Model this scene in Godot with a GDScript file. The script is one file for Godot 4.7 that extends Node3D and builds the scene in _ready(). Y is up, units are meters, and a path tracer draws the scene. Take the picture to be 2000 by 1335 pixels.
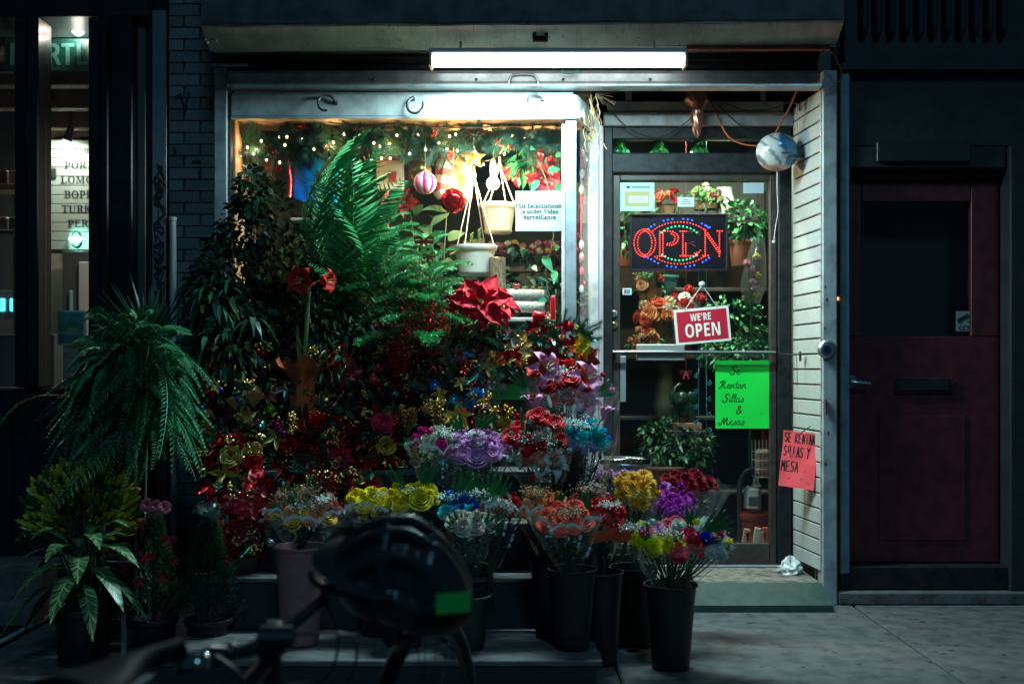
extends Node3D
# A flower shop front at night: sidewalk, shop facade with a lit window and door, flowers on steps, a bicycle close to the camera.
# Real places are given with at(): a direction as seen from the camera stand plus the real distance z of the thing.

class MB:
	var v := PackedVector3Array()
	var n := PackedVector3Array()
	var c := PackedColorArray()
	var uv := PackedVector2Array()
	var ix := PackedInt32Array()
	var x := Transform3D()
	var col := Color(1, 1, 1)
	func put(p: Vector3, nn: Vector3, u := Vector2()) -> void:
		v.append(x * p)
		n.append((x.basis * nn).normalized())
		c.append(col)
		uv.append(u)
	func tri(a: Vector3, b: Vector3, d: Vector3) -> void:
		var nn := (b - a).cross(d - a).normalized()
		var k := v.size()
		put(a, nn); put(b, nn, Vector2(1, 0)); put(d, nn, Vector2(0, 1))
		ix.append_array(PackedInt32Array([k, k + 2, k + 1]))
	func tri_out(a: Vector3, b: Vector3, d: Vector3, mid: Vector3) -> void:
		if (b - a).cross(d - a).dot((a + b + d) / 3.0 - mid) < 0.0:
			tri(a, d, b)
		else:
			tri(a, b, d)
	func quad(a: Vector3, b: Vector3, d: Vector3, e: Vector3) -> void:
		var nn := (b - a).cross(e - a).normalized()
		var k := v.size()
		put(a, nn, Vector2(0, 1)); put(b, nn, Vector2(1, 1)); put(d, nn, Vector2(1, 0)); put(e, nn, Vector2(0, 0))
		ix.append_array(PackedInt32Array([k, k + 2, k + 1, k, k + 3, k + 2]))
	func grid(p: PackedVector3Array, nu: int, nv: int) -> void:
		var k := v.size()
		for j in nv:
			for i in nu:
				var a := p[j * nu + mini(i + 1, nu - 1)] - p[j * nu + maxi(i - 1, 0)]
				var b := p[mini(j + 1, nv - 1) * nu + i] - p[maxi(j - 1, 0) * nu + i]
				var nn := a.cross(b)
				if nn.length_squared() < 1e-16:
					nn = Vector3.UP
				put(p[j * nu + i], nn, Vector2(float(i) / (nu - 1), 1.0 - float(j) / (nv - 1)))
		for j in nv - 1:
			for i in nu - 1:
				var q := k + j * nu + i
				ix.append_array(PackedInt32Array([q, q + nu, q + 1, q + 1, q + nu, q + nu + 1]))
	func box(at: Vector3, s: Vector3, bev := 0.004) -> void:
		var h := s / 2.0
		var b := minf(bev, minf(h.x, minf(h.y, h.z)) * 0.8)
		var p := []
		for k in 3:
			var row := []
			for m in 8:
				var sg := Vector3(-1 if m & 1 == 0 else 1, -1 if m & 2 == 0 else 1, -1 if m & 4 == 0 else 1)
				var q := h - Vector3(b, b, b)
				q[k] = h[k]
				row.append(at + sg * q)
			p.append(row)
		for k in 3:
			var k1 := 1 << ((k + 1) % 3)
			var k2 := 1 << ((k + 2) % 3)
			for s2 in 2:
				var m: int = s2 << k
				tri_out(p[k][m], p[k][m | k1], p[k][m | k1 | k2], at)
				tri_out(p[k][m], p[k][m | k1 | k2], p[k][m | k2], at)
		if b < 0.0015:
			return
		for k in 3:
			var ka := (k + 1) % 3
			var kb := (k + 2) % 3
			for s1 in 2:
				for s2 in 2:
					var m: int = (s1 << ka) | (s2 << kb)
					var m2: int = m | (1 << k)
					tri_out(p[ka][m], p[ka][m2], p[kb][m2], at)
					tri_out(p[ka][m], p[kb][m2], p[kb][m], at)
		for m in 8:
			tri_out(p[0][m], p[1][m], p[2][m], at)
	func tube(pts: PackedVector3Array, r0: float, r1 := -1.0, sides := 6, caps := true) -> void:
		if r1 < 0.0:
			r1 = r0
		var nv := pts.size()
		var g := PackedVector3Array()
		var d := (pts[1] - pts[0]).normalized()
		var s := d.cross(Vector3.UP if absf(d.y) < 0.9 else Vector3.RIGHT).normalized()
		for j in nv:
			var dd := (pts[mini(j + 1, nv - 1)] - pts[maxi(j - 1, 0)]).normalized()
			s = (s - dd * s.dot(dd)).normalized()
			var t := dd.cross(s)
			var r := lerpf(r0, r1, float(j) / (nv - 1))
			for i in sides + 1:
				var a := TAU * i / sides
				g.append(pts[j] + (s * cos(a) + t * sin(a)) * r)
		grid(g, sides + 1, nv)
		if caps:
			for e in [0, nv - 1]:
				for i in sides:
					tri_out(pts[e], g[e * (sides + 1) + i], g[e * (sides + 1) + i + 1], pts[1 if e == 0 else nv - 2])
	func rod(a: Vector3, b: Vector3, r: float, sides := 6, r1 := -1.0) -> void:
		tube(PackedVector3Array([a, b]), r, r1, sides)
	func lathe(at: Vector3, prof: Array, sides := 16, y := Vector3.UP, sq := 1.0) -> void:
		var zz := y.normalized()
		var s := zz.cross(Vector3.RIGHT if absf(zz.x) < 0.9 else Vector3.FORWARD).normalized()
		var t := s.cross(zz)
		var g := PackedVector3Array()
		for q in prof:
			for i in sides + 1:
				var a := TAU * i / sides
				g.append(at + (s * cos(a) + t * sin(a) * sq) * q[0] + zz * q[1])
		grid(g, sides + 1, prof.size())
	func ball(at: Vector3, r: float, sides := 12, rings := 8, sq := Vector3.ONE) -> void:
		var g := PackedVector3Array()
		for j in rings + 1:
			var b := -PI / 2 + PI * j / rings
			for i in sides + 1:
				var a := -TAU * i / sides
				g.append(at + Vector3(cos(b) * cos(a), sin(b), cos(b) * sin(a)) * sq * r)
		grid(g, sides + 1, rings + 1)
	func bead(at: Vector3, r: float) -> void:
		var q := [Vector3(r, 0, 0), Vector3(0, 0, r), Vector3(-r, 0, 0), Vector3(0, 0, -r)]
		var k := v.size()
		for d in [Vector3.RIGHT, Vector3.BACK, Vector3.LEFT, Vector3.FORWARD, Vector3.UP, Vector3.DOWN]:
			put(at + d * r, d)
		for i in 4:
			var j := (i + 1) % 4
			ix.append_array(PackedInt32Array([k + 4, k + i, k + j, k + 5, k + j, k + i]))
	# a leaf or blade from a base: along dir, face turned to up, drooping by gravity
	func blade(at: Vector3, dir: Vector3, up: Vector3, ln: float, wd: float, droop := 0.3, fold := 0.25, segs := 5, wide := 0.45, tip := 1.0) -> void:
		var d := dir.normalized()
		var s := d.cross(up)
		if s.length() < 0.01:
			s = d.cross(Vector3(0.3, 0.2, 0.9))
		s = s.normalized()
		var u := s.cross(d)
		var g := PackedVector3Array()
		for j in segs + 1:
			var t := float(j) / segs
			var q := at + d * ln * t + Vector3(0, -droop * ln * t * t, 0)
			var w := wd * 0.5 * pow(maxf(sin(PI * pow(t, log(0.5) / log(wide))), 0.0), tip) if wide > 0.0 else wd * 0.5 * (1.0 - t * t)
			if j == 0:
				w = maxf(w, wd * 0.06)
			g.append(q - s * w + u * w * fold)
			g.append(q)
			g.append(q + s * w + u * w * fold)
		grid(g, 3, segs + 1)
	func mesh() -> ArrayMesh:
		var a := []
		a.resize(Mesh.ARRAY_MAX)
		a[Mesh.ARRAY_VERTEX] = v
		a[Mesh.ARRAY_NORMAL] = n
		a[Mesh.ARRAY_COLOR] = c
		a[Mesh.ARRAY_TEX_UV] = uv
		a[Mesh.ARRAY_INDEX] = ix
		var m := ArrayMesh.new()
		m.add_surface_from_arrays(Mesh.PRIMITIVE_TRIANGLES, a)
		return m

var rng := RandomNumberGenerator.new()
var counts := {}
var mats := {}
const EYE := Vector3(0, 1.15, 5.5)
const LENS := 2200.0

func at(px: float, py: float, z: float) -> Vector3:
	var d := (EYE.z - z) / LENS
	return Vector3((px - 1000.0) * d, EYE.y - (py - 720.0) * d, z)

func on(px: float, y: float, z: float) -> Vector3:
	return Vector3((px - 1000.0) * (EYE.z - z) / LENS, y, z)

func rr(a: float, b: float) -> float:
	return rng.randf_range(a, b)

func rv() -> Vector3:
	return Vector3(rng.randfn(), rng.randfn(), rng.randfn()).normalized()

func lin(r: float, g: float, b: float) -> Color:
	return Color(r, g, b).linear_to_srgb()

func vary(c: Color, a := 0.2) -> Color:
	var k := 1.0 + rr(-a, a)
	return Color(c.r * k * (1.0 + rr(-a, a) * 0.4), c.g * k * (1.0 + rr(-a, a) * 0.3), c.b * k * (1.0 + rr(-a, a) * 0.4))

func mb(c := Color(1, 1, 1)) -> MB:
	var m := MB.new()
	m.col = c
	return m

# material of a linear base colour; vertex colours multiply it
func mat(key: String, c := Color(1, 1, 1), rough := 0.6, metal := 0.0) -> StandardMaterial3D:
	if mats.has(key):
		return mats[key]
	var m := StandardMaterial3D.new()
	m.resource_name = key
	m.albedo_color = c.linear_to_srgb()
	m.roughness = rough
	m.metallic = metal
	m.vertex_color_use_as_albedo = true
	mats[key] = m
	return m

func noise_tex(freq: float, octaves: int, ramp: Array, sd: int, size := 512, kind := FastNoiseLite.TYPE_SIMPLEX_SMOOTH) -> NoiseTexture2D:
	var f := FastNoiseLite.new()
	f.noise_type = kind
	f.seed = sd
	f.frequency = freq
	f.fractal_octaves = octaves
	var t := NoiseTexture2D.new()
	t.width = size
	t.height = size
	t.seamless = true
	t.noise = f
	if ramp.size():
		var g := Gradient.new()
		g.offsets = PackedFloat32Array(ramp.map(func(q): return q[0]))
		g.colors = PackedColorArray(ramp.map(func(q): return q[1]))
		t.color_ramp = g
	return t

# a triplanar material with a mottled colour and relief
func mottled(key: String, lo: Color, hi: Color, rough: float, metal: float, scale: float, relief: float, sd := 1, freq := 0.012) -> StandardMaterial3D:
	if mats.has(key):
		return mats[key]
	var m := mat(key, Color(1, 1, 1), rough, metal)
	m.albedo_texture = noise_tex(freq, 5, [[0.15, lo.linear_to_srgb()], [0.5, lo.lerp(hi, 0.6).linear_to_srgb()], [0.85, hi.linear_to_srgb()]], sd)
	m.uv1_triplanar = true
	m.uv1_world_triplanar = true
	m.uv1_scale = Vector3.ONE * scale
	if relief > 0.0:
		m.heightmap_enabled = true
		m.heightmap_scale = relief
		m.heightmap_texture = noise_tex(freq * 3.0, 4, [], sd + 7)
	return m

func glow(key: String, c: Color, e: float) -> StandardMaterial3D:
	if mats.has(key):
		return mats[key]
	var m := mat(key, Color(0.04, 0.04, 0.04), 0.5)
	m.vertex_color_use_as_albedo = false
	m.emission_enabled = true
	m.emission = c.linear_to_srgb()
	m.emission_energy_multiplier = e
	return m

func clear(key: String, c: Color, alpha: float, rough := 0.03) -> StandardMaterial3D:
	if mats.has(key):
		return mats[key]
	var m := mat(key, c, rough)
	m.vertex_color_use_as_albedo = false
	m.transparency = BaseMaterial3D.TRANSPARENCY_ALPHA
	m.albedo_color.a = alpha
	return m

func unique(called: String) -> String:
	var k: int = counts.get(called, 0)
	counts[called] = k + 1
	return called if k == 0 else "%s_%03d" % [called, k]

func tag(o: Node3D, label: String, category: String, group := "") -> Node3D:
	o.set_meta("label", label)
	o.set_meta("category", category)
	if group:
		o.set_meta("group", group)
	return o

func thing(called: String, label: String, category: String, pos := Vector3.ZERO, group := "") -> Node3D:
	var o := Node3D.new()
	o.name = unique(called)
	add_child(o)
	o.position = pos
	return tag(o, label, category, group)

# one mesh as a part; places are given relative to the parent
func part(parent: Node3D, called: String, m: Mesh, material: Material, xf := Transform3D(), kind := "") -> MeshInstance3D:
	var o := MeshInstance3D.new()
	o.name = called if parent != self else unique(called)
	o.mesh = m
	o.material_override = material
	o.transform = xf
	parent.add_child(o, true)
	if kind:
		o.set_meta("kind", kind)
	return o

func structure(called: String, m: Mesh, material: Material) -> MeshInstance3D:
	return part(self, called, m, material, Transform3D(), "structure")

func boxed(parent: Node3D, called: String, a: Vector3, b: Vector3, material: Material, bev := 0.004, c := Color(1, 1, 1)) -> MeshInstance3D:
	var m := mb(c)
	m.box((a + b) / 2.0, (b - a).abs(), bev)
	return part(parent, called, m.mesh(), material)

func facing(dir: Vector3, pos := Vector3.ZERO, s := 1.0, spin := 0.0) -> Transform3D:   # +Y of a mesh turned to dir
	var y := dir.normalized()
	var xx := y.cross(Vector3(0.13, 0.21, 0.97)).normalized()
	var b := Basis(xx, y, xx.cross(y))
	return Transform3D(b * Basis(Vector3.UP, spin) * Basis.from_scale(Vector3.ONE * s), pos)

func words(parent: Node3D, text: String, size: float, font: Font, material: Material, xf: Transform3D, deep := 0.002) -> MeshInstance3D:
	var t := TextMesh.new()
	t.text = text
	t.font = font
	t.font_size = 64
	t.pixel_size = size / 64.0
	t.depth = deep
	t.curve_step = 1.0
	return part(parent, "lettering", t, material, xf)

func sysfont(called: String, weight := 400) -> SystemFont:
	var f := SystemFont.new()
	f.font_names = PackedStringArray([called])
	f.font_weight = weight
	return f

func smooth(p: Array, k := 6) -> PackedVector3Array:   # Catmull-Rom through points
	var o := PackedVector3Array()
	for i in p.size() - 1:
		var a: Vector3 = p[maxi(i - 1, 0)]
		var b: Vector3 = p[i]
		var c: Vector3 = p[i + 1]
		var d: Vector3 = p[mini(i + 2, p.size() - 1)]
		for j in k:
			o.append(b.cubic_interpolate(c, a, d, float(j) / k))
	o.append(p[-1])
	return o

func brush(im: Image, p: PackedVector2Array, w: float, c: Color) -> void:   # an inked stroke
	for i in p.size() - 1:
		var steps := maxi(1, int(p[i].distance_to(p[i + 1]) / maxf(w * 0.3, 0.5)))
		for j in steps + 1:
			var q := p[i].lerp(p[i + 1], float(j) / steps)
			var r := int(ceil(w / 2))
			for dy in range(-r, r + 1):
				for dx in range(-r, r + 1):
					if dx * dx + dy * dy <= w * w / 4.0 + 0.3:
						var a := Vector2i(int(q.x) + dx, int(q.y) + dy)
						if a.x >= 0 and a.y >= 0 and a.x < im.get_width() and a.y < im.get_height():
							im.set_pixelv(a, c)

func curve2(p: Array, k := 8) -> PackedVector2Array:
	var o := PackedVector2Array()
	for i in p.size() - 1:
		var a: Vector2 = p[maxi(i - 1, 0)]
		var d: Vector2 = p[mini(i + 2, p.size() - 1)]
		for j in k:
			o.append(p[i].cubic_interpolate(p[i + 1], a, d, float(j) / k))
	o.append(p[-1])
	return o

func printed(key: String, im: Image, rough := 0.6) -> StandardMaterial3D:
	var m := mat(key, Color(1, 1, 1), rough)
	m.albedo_texture = ImageTexture.create_from_image(im)
	m.texture_repeat = false
	return m

# a sheet of paper or card: w by h, slightly curled, with UVs, facing +z, centred
func sheet(w: float, h: float, curl := 0.0, wav := 0.0, sd := 0) -> ArrayMesh:
	var m := mb()
	var g := PackedVector3Array()
	for j in 9:
		for i in 9:
			var a := i / 8.0 - 0.5
			var b := j / 8.0 - 0.5
			g.append(Vector3(a * w, b * h, curl * (a * a + b * b * 0.5) + wav * sin(a * 7.0 + sd) * cos(b * 9.0 + sd * 2.0)))
	m.grid(g, 9, 9)
	var k := PackedVector3Array()
	for j in 9:
		for i in 9:
			k.append(g[j * 9 + 8 - i] + Vector3(0, 0, -0.0008))
	m.grid(k, 9, 9)
	return m.mesh()

# ---------------------------------------------------------------- flowers and greenery (unit size, +Y is the face)
var shelf := {}

func rose(c: Color, sd := 0) -> ArrayMesh:
	var key := "rose%s%d" % [c, sd]
	if shelf.has(key):
		return shelf[key]
	var m := mb()
	var r2 := RandomNumberGenerator.new()
	r2.seed = 40 + sd
	# nested whorls of cupped petals whose lips turn outwards
	var num := [2, 3, 4, 5, 5]
	var rad := [0.14, 0.34, 0.56, 0.8, 0.98]
	for k in 5:
		for q in num[k]:
			var a0: float = TAU * q / num[k] + k * 1.1 + r2.randf_range(-0.25, 0.25)
			var span: float = TAU / num[k] * (1.3 if k < 4 else 1.08)
			var lip := [0.1, 0.13, 0.17, 0.22, 0.3][k] as float
			var top := [0.34, 0.4, 0.34, 0.2, -0.08][k] as float + r2.randf_range(-0.07, 0.07)
			var g := PackedVector3Array()
			for j in 7:
				var w := minf(j / 5.0, 1.0)
				var over := 1.0 if j == 6 else (0.35 if j == 5 else 0.0)
				for i in 7:
					var u := i / 3.0 - 1.0
					var ang: float = a0 + u * span * 0.5
					var rd: float = rad[k] * (0.3 + 0.6 * pow(w, 0.6)) + lip * over * (1.0 - 0.35 * u * u) + 0.03 * sin(u * 4.0 + q + k)
					g.append(Vector3(cos(ang) * rd, -0.75 + w * (0.75 + top) + over * (0.03 - lip * 0.25) - u * u * 0.12 * w, sin(ang) * rd))
			var f := 1.0 + r2.randf_range(-0.22, 0.2)
			m.col = Color(c.r * f, c.g * f, c.b * f)
			m.grid(g, 7, 7)
	shelf[key] = m.mesh()
	return shelf[key]

# a carnation, pompon or chrysanthemum: petals all over a dome
func pompon(c: Color, petals := 90, ln := 0.5, wd := 0.3, ragged := 0.3, sd := 0) -> ArrayMesh:
	var key := "pom%s%d%.2f%.2f%d" % [c, petals, ln, wd, sd]
	if shelf.has(key):
		return shelf[key]
	var m := mb()
	var r2 := RandomNumberGenerator.new()
	r2.seed = 90 + sd
	m.col = c * 0.8
	m.ball(Vector3(0, 0.05, 0), 1.0 - ln * 0.75, 10, 7)
	for q in petals:
		var f := (q + 0.5) / petals
		var ph := acos(1.0 - f * 1.25)
		var th := q * 2.39996
		var d := Vector3(sin(ph) * cos(th), cos(ph), sin(ph) * sin(th))
		d = (d + Vector3(r2.randfn(), r2.randfn(), r2.randfn()) * ragged * 0.35).normalized()
		var k := 1.0 + r2.randf_range(-0.22, 0.2)
		m.col = Color(c.r * k, c.g * k, c.b * k)
		var up := (Vector3.UP - d * d.y * 0.9 + Vector3(cos(th), 0, sin(th)) * 0.3) if ragged < 0.2 else Vector3(r2.randfn(), r2.randfn(), r2.randfn())
		m.blade(d * (1.0 - ln) * (1.0 if q % 2 else 0.86), d, up, ln * r2.randf_range(0.85, 1.1), wd, 0.0, 0.35, 3, 0.66, 0.7)
	shelf[key] = m.mesh()
	return shelf[key]

func daisy(c: Color, eye: Color, petals := 24, sd := 0) -> ArrayMesh:
	var key := "dai%s%d%d" % [c, petals, sd]
	if shelf.has(key):
		return shelf[key]
	var m := mb()
	var r2 := RandomNumberGenerator.new()
	r2.seed = 70 + sd
	for ring in 3:
		for q in petals:
			var th := TAU * (q + ring * 0.37) / petals
			var el := [0.12, 0.5, 0.95][ring] as float + r2.randf_range(-0.12, 0.12)
			var d := Vector3(cos(th) * cos(el), sin(el), sin(th) * cos(el))
			var k := 1.0 + r2.randf_range(-0.2, 0.18)
			m.col = Color(c.r * k, c.g * k, c.b * k)
			m.blade(d * 0.12, d, Vector3.UP, [1.0, 0.85, 0.55][ring] * r2.randf_range(0.85, 1.05), 0.2, 0.12, 0.3, 3, 0.7, 0.7)
	m.col = eye
	m.ball(Vector3(0, 0.12, 0), 0.2, 8, 5)
	shelf[key] = m.mesh()
	return shelf[key]

# lily or amaryllis: six petals that open into a trumpet
func lily(c: Color, mid: Color, wd := 0.55, back := 0.9, sd := 0) -> ArrayMesh:
	var key := "lil%s%.2f%d" % [c, wd, sd]
	if shelf.has(key):
		return shelf[key]
	var m := mb()
	for q in 6:
		var th := TAU * q / 6.0 + 0.1 * sin(q * 3.0 + sd)
		var o := Vector3(cos(th), 0, sin(th))
		var s := Vector3(-sin(th), 0, cos(th))
		var w0 := wd * (1.0 if q % 2 == 0 else 0.78)
		for half in 2:
			var g := PackedVector3Array()
			for j in 8:
				var t := j / 7.0
				var rd := 0.1 + 0.95 * pow(t, 1.25)
				var y := -0.9 + 1.15 * sin(t * 1.9) - back * 0.75 * pow(t, 3.2)
				var w := w0 * 0.5 * pow(maxf(sin(PI * pow(t, 0.8)), 0.0), 0.75) + 0.02 * (1.0 - t)
				for i in 3:
					var u := (i / 2.0 - 0.5) * 2.0
					if half == 0:
						u = i / 2.0 * 0.34 - 0.17
					g.append(o * rd + s * w * u + Vector3(0, y + absf(u) * w * 0.35 + 0.03 * sin(t * 14.0 + q) * absf(u) + (0.006 if half == 0 else 0.0), 0))
			m.col = mid if half == 0 else c
			m.grid(g, 3, 8)
	for q in 5:
		var th := TAU * q / 5.0
		var e := Vector3(cos(th) * 0.22, 0.45, sin(th) * 0.22)
		m.col = Color(0.55, 0.6, 0.3)
		m.rod(Vector3(0, -0.6, 0), e, 0.018, 4)
		m.col = Color(0.35, 0.13, 0.02)
		m.box(e, Vector3(0.12, 0.04, 0.04), 0.01)
	shelf[key] = m.mesh()
	return shelf[key]

func bract(c: Color, vein: Color, sd := 0) -> ArrayMesh:   # one large poinsettia leaf, along +Z, face +Y
	var key := "bract%s%d" % [c, sd]
	if shelf.has(key):
		return shelf[key]
	var m := mb()
	var g := PackedVector3Array()
	var k2 := [0.0, 0.16, 0.42, 0.5, 0.37, 0.3, 0.14, 0.0]
	for j in 8:
		var t := j / 7.0
		for i in 5:
			var u := i / 2.0 - 1.0
			g.append(Vector3(u * k2[j] * 0.62, absf(u) * 0.09 - 0.22 * t * t + 0.03 * sin(t * 16.0 + sd) * absf(u), t))
	m.col = c
	m.grid(g, 5, 8)
	m.col = vein
	m.tube(PackedVector3Array([Vector3(0, 0.004, 0), Vector3(0, -0.05, 0.5), Vector3(0, -0.21, 0.98)]), 0.012, 0.004, 4)
	for q in 5:
		for s in [-1.0, 1.0]:
			var t := 0.2 + q * 0.14
			m.rod(Vector3(0, -0.22 * t * t + 0.002, t), Vector3(s * 0.2, 0.065 - 0.22 * (t + 0.1) * (t + 0.1), t + 0.11), 0.005, 3)
	shelf[key] = m.mesh()
	return shelf[key]

# a poinsettia head: each bract a part
func poinsettia(parent: Node3D, pos: Vector3, dir: Vector3, s: float, c: Color, material: Material, eye := Color(0.55, 0.45, 0.08), n := 11) -> void:
	var base := facing(dir, pos)
	for q in n:
		var ring := 0 if q < n * 0.6 else 1
		var th := TAU * q / (n * (0.6 if ring == 0 else 0.4)) + ring * 0.5 + rr(-0.15, 0.15)
		var lift := (0.08 if ring == 0 else 0.45) + rr(-0.12, 0.12)
		var b := Basis(Vector3.UP, th) * Basis(Vector3.RIGHT, -lift)
		var sc := s * (1.0 if ring == 0 else 0.62) * rr(0.85, 1.1)
		part(parent, "bract", bract(c, c * 1.25, q % 3), material, base * Transform3D(b * Basis.from_scale(Vector3.ONE * sc), Vector3(0, 0.02 * ring * s, 0)))
	var m := mb()
	for q in 8:
		m.col = vary(eye, 0.4)
		var th := q * 2.4
		m.ball(Vector3(cos(th) * sqrt(q) * 0.03, 0.1, sin(th) * sqrt(q) * 0.03) * s, 0.035 * s, 6, 4)
	part(parent, "flower_eye", m.mesh(), mat("eye", Color(1, 1, 1), 0.4), base)

# gypsophila: a haze of white dots on hair stems
func babys_breath(r: float, n: int, c := Color(0.75, 0.8, 0.75), sd := 0, flat := 0.55) -> ArrayMesh:
	var m := mb()
	var r2 := RandomNumberGenerator.new()
	r2.seed = 300 + sd
	for q in n:
		var p := Vector3(r2.randfn() * 0.42, r2.randfn() * 0.3 * flat, r2.randfn() * 0.42) * r
		m.col = Color(0.08, 0.14, 0.06)
		if q % 3 == 0:
			m.rod(Vector3(p.x * 0.3, -r * 0.9, p.z * 0.3), p, 0.0006, 3)
		m.col = c * r2.randf_range(0.8, 1.1)
		m.bead(p, 0.0032 * r2.randf_range(0.7, 1.25))
	return m.mesh()

func pine_sprig(ln: float, c: Color, needle := 0.045, n := 130, sd := 0, frost := 0.0) -> ArrayMesh:   # along +Y
	var key := "pine%.3f%s%.3f%d%d%.1f" % [ln, c, needle, n, sd, frost]
	if shelf.has(key):
		return shelf[key]
	var m := mb(Color(0.06, 0.04, 0.02))
	var r2 := RandomNumberGenerator.new()
	r2.seed = 500 + sd
	var bow := r2.randf_range(-0.25, 0.25)
	m.tube(PackedVector3Array([Vector3.ZERO, Vector3(bow * ln * 0.25, ln * 0.5, 0), Vector3(bow * ln, ln, 0)]), 0.0022, 0.001, 4)
	for q in n:
		var t := float(q) / n
		var p := Vector3(bow * ln * t * t, ln * t, 0)
		var th := q * 2.39996
		var d := Vector3(cos(th), 0.7 + 0.6 * t, sin(th)).normalized()
		var f := r2.randf_range(0.6, 1.35)
		m.col = Color(c.r * f, c.g * f, c.b * f).lerp(Color(0.6, 0.66, 0.62), frost * r2.randf())
		var s := d.cross(Vector3.UP).normalized() * 0.0011
		var e := p + d * needle * r2.randf_range(0.7, 1.1)
		m.tri(p - s, p + s, e)
		var s2 := d.cross(s).normalized() * 0.0011
		m.tri(p - s2, p + s2, e)
	shelf[key] = m.mesh()
	return shelf[key]

func pine_cone(c := Color(0.09, 0.045, 0.02)) -> ArrayMesh:
	if shelf.has("cone"):
		return shelf["cone"]
	var m := mb(c * 0.6)
	m.lathe(Vector3.ZERO, [[0.01, -1.0], [0.4, -0.8], [0.5, -0.2], [0.3, 0.6], [0.01, 1.0]], 8)
	for q in 70:
		var t := q / 70.0
		var y := -0.95 + 1.85 * t
		var r := 0.75 * sin(PI * pow(t * 0.92 + 0.06, 0.75))
		var th := q * 2.39996
		var d := Vector3(cos(th), 0.35, sin(th)).normalized()
		m.col = vary(c, 0.35)
		m.blade(Vector3(0, y, 0) + Vector3(cos(th), 0, sin(th)) * r * 0.35, d, Vector3.UP, r * 0.62 + 0.1, 0.34, -0.1, 0.5, 3, 0.75, 0.5)
	shelf["cone"] = m.mesh()
	return shelf["cone"]

func bauble(parent: Node3D, pos: Vector3, r: float, c: Color, rough := 0.14, metal := 0.55, called := "bauble") -> MeshInstance3D:
	var m := mb(c)
	m.ball(Vector3.ZERO, r, 16, 10)
	m.col = Color(0.6, 0.5, 0.2)
	m.lathe(Vector3(0, r * 0.96, 0), [[r * 0.22, 0.0], [r * 0.22, r * 0.18], [0.0, r * 0.2]], 8)
	return part(parent, called, m.mesh(), mat("bauble%.2f%.2f" % [rough, metal], Color(1, 1, 1), rough, metal), Transform3D(Basis(), pos))

func berries(n: int, spread: float, r: float, c: Color, sd := 0) -> ArrayMesh:
	var m := mb()
	var r2 := RandomNumberGenerator.new()
	r2.seed = 800 + sd
	for q in n:
		var d := Vector3(r2.randfn(), r2.randfn() + 0.8, r2.randfn()).normalized()
		var p := d * spread * r2.randf_range(0.35, 1.0)
		m.col = Color(0.05, 0.05, 0.02)
		m.rod(Vector3.ZERO, p, 0.0008, 3)
		m.col = c * r2.randf_range(0.7, 1.2)
		m.ball(p, r * r2.randf_range(0.7, 1.1), 7, 5)
	return m.mesh()

func ribbon(m: MB, pts: PackedVector3Array, wd: float, side: Vector3) -> void:
	var g := PackedVector3Array()
	for p in pts:
		g.append(p - side * wd / 2.0)
		g.append(p)
		g.append(p + side * wd / 2.0)
	m.grid(g, 3, pts.size())

func bow(s: float, c: Color) -> ArrayMesh:   # faces +Z
	var key := "bow%.3f%s" % [s, c]
	if shelf.has(key):
		return shelf[key]
	var m := mb(c)
	for q in [-1.0, 1.0]:
		ribbon(m, smooth([Vector3(0, 0, 0.05), Vector3(q * 0.5, 0.32, 0.22), Vector3(q * 0.95, 0.22, 0.1), Vector3(q * 0.9, -0.12, -0.05), Vector3(q * 0.4, -0.08, -0.1), Vector3(0, 0, 0)].map(func(p): return p * s)), s * 0.42, Vector3(0.1 * q, 0.8, 0.6).normalized())
		ribbon(m, smooth([Vector3(0, 0, 0.03), Vector3(q * 0.25, -0.4, 0.12), Vector3(q * 0.42, -1.0, 0.03)].map(func(p): return p * s)), s * 0.3, Vector3(1, 0.25 * q, 0).normalized())
	m.ball(Vector3(0, 0, s * 0.08), s * 0.16, 8, 6)
	shelf[key] = m.mesh()
	return shelf[key]

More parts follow.
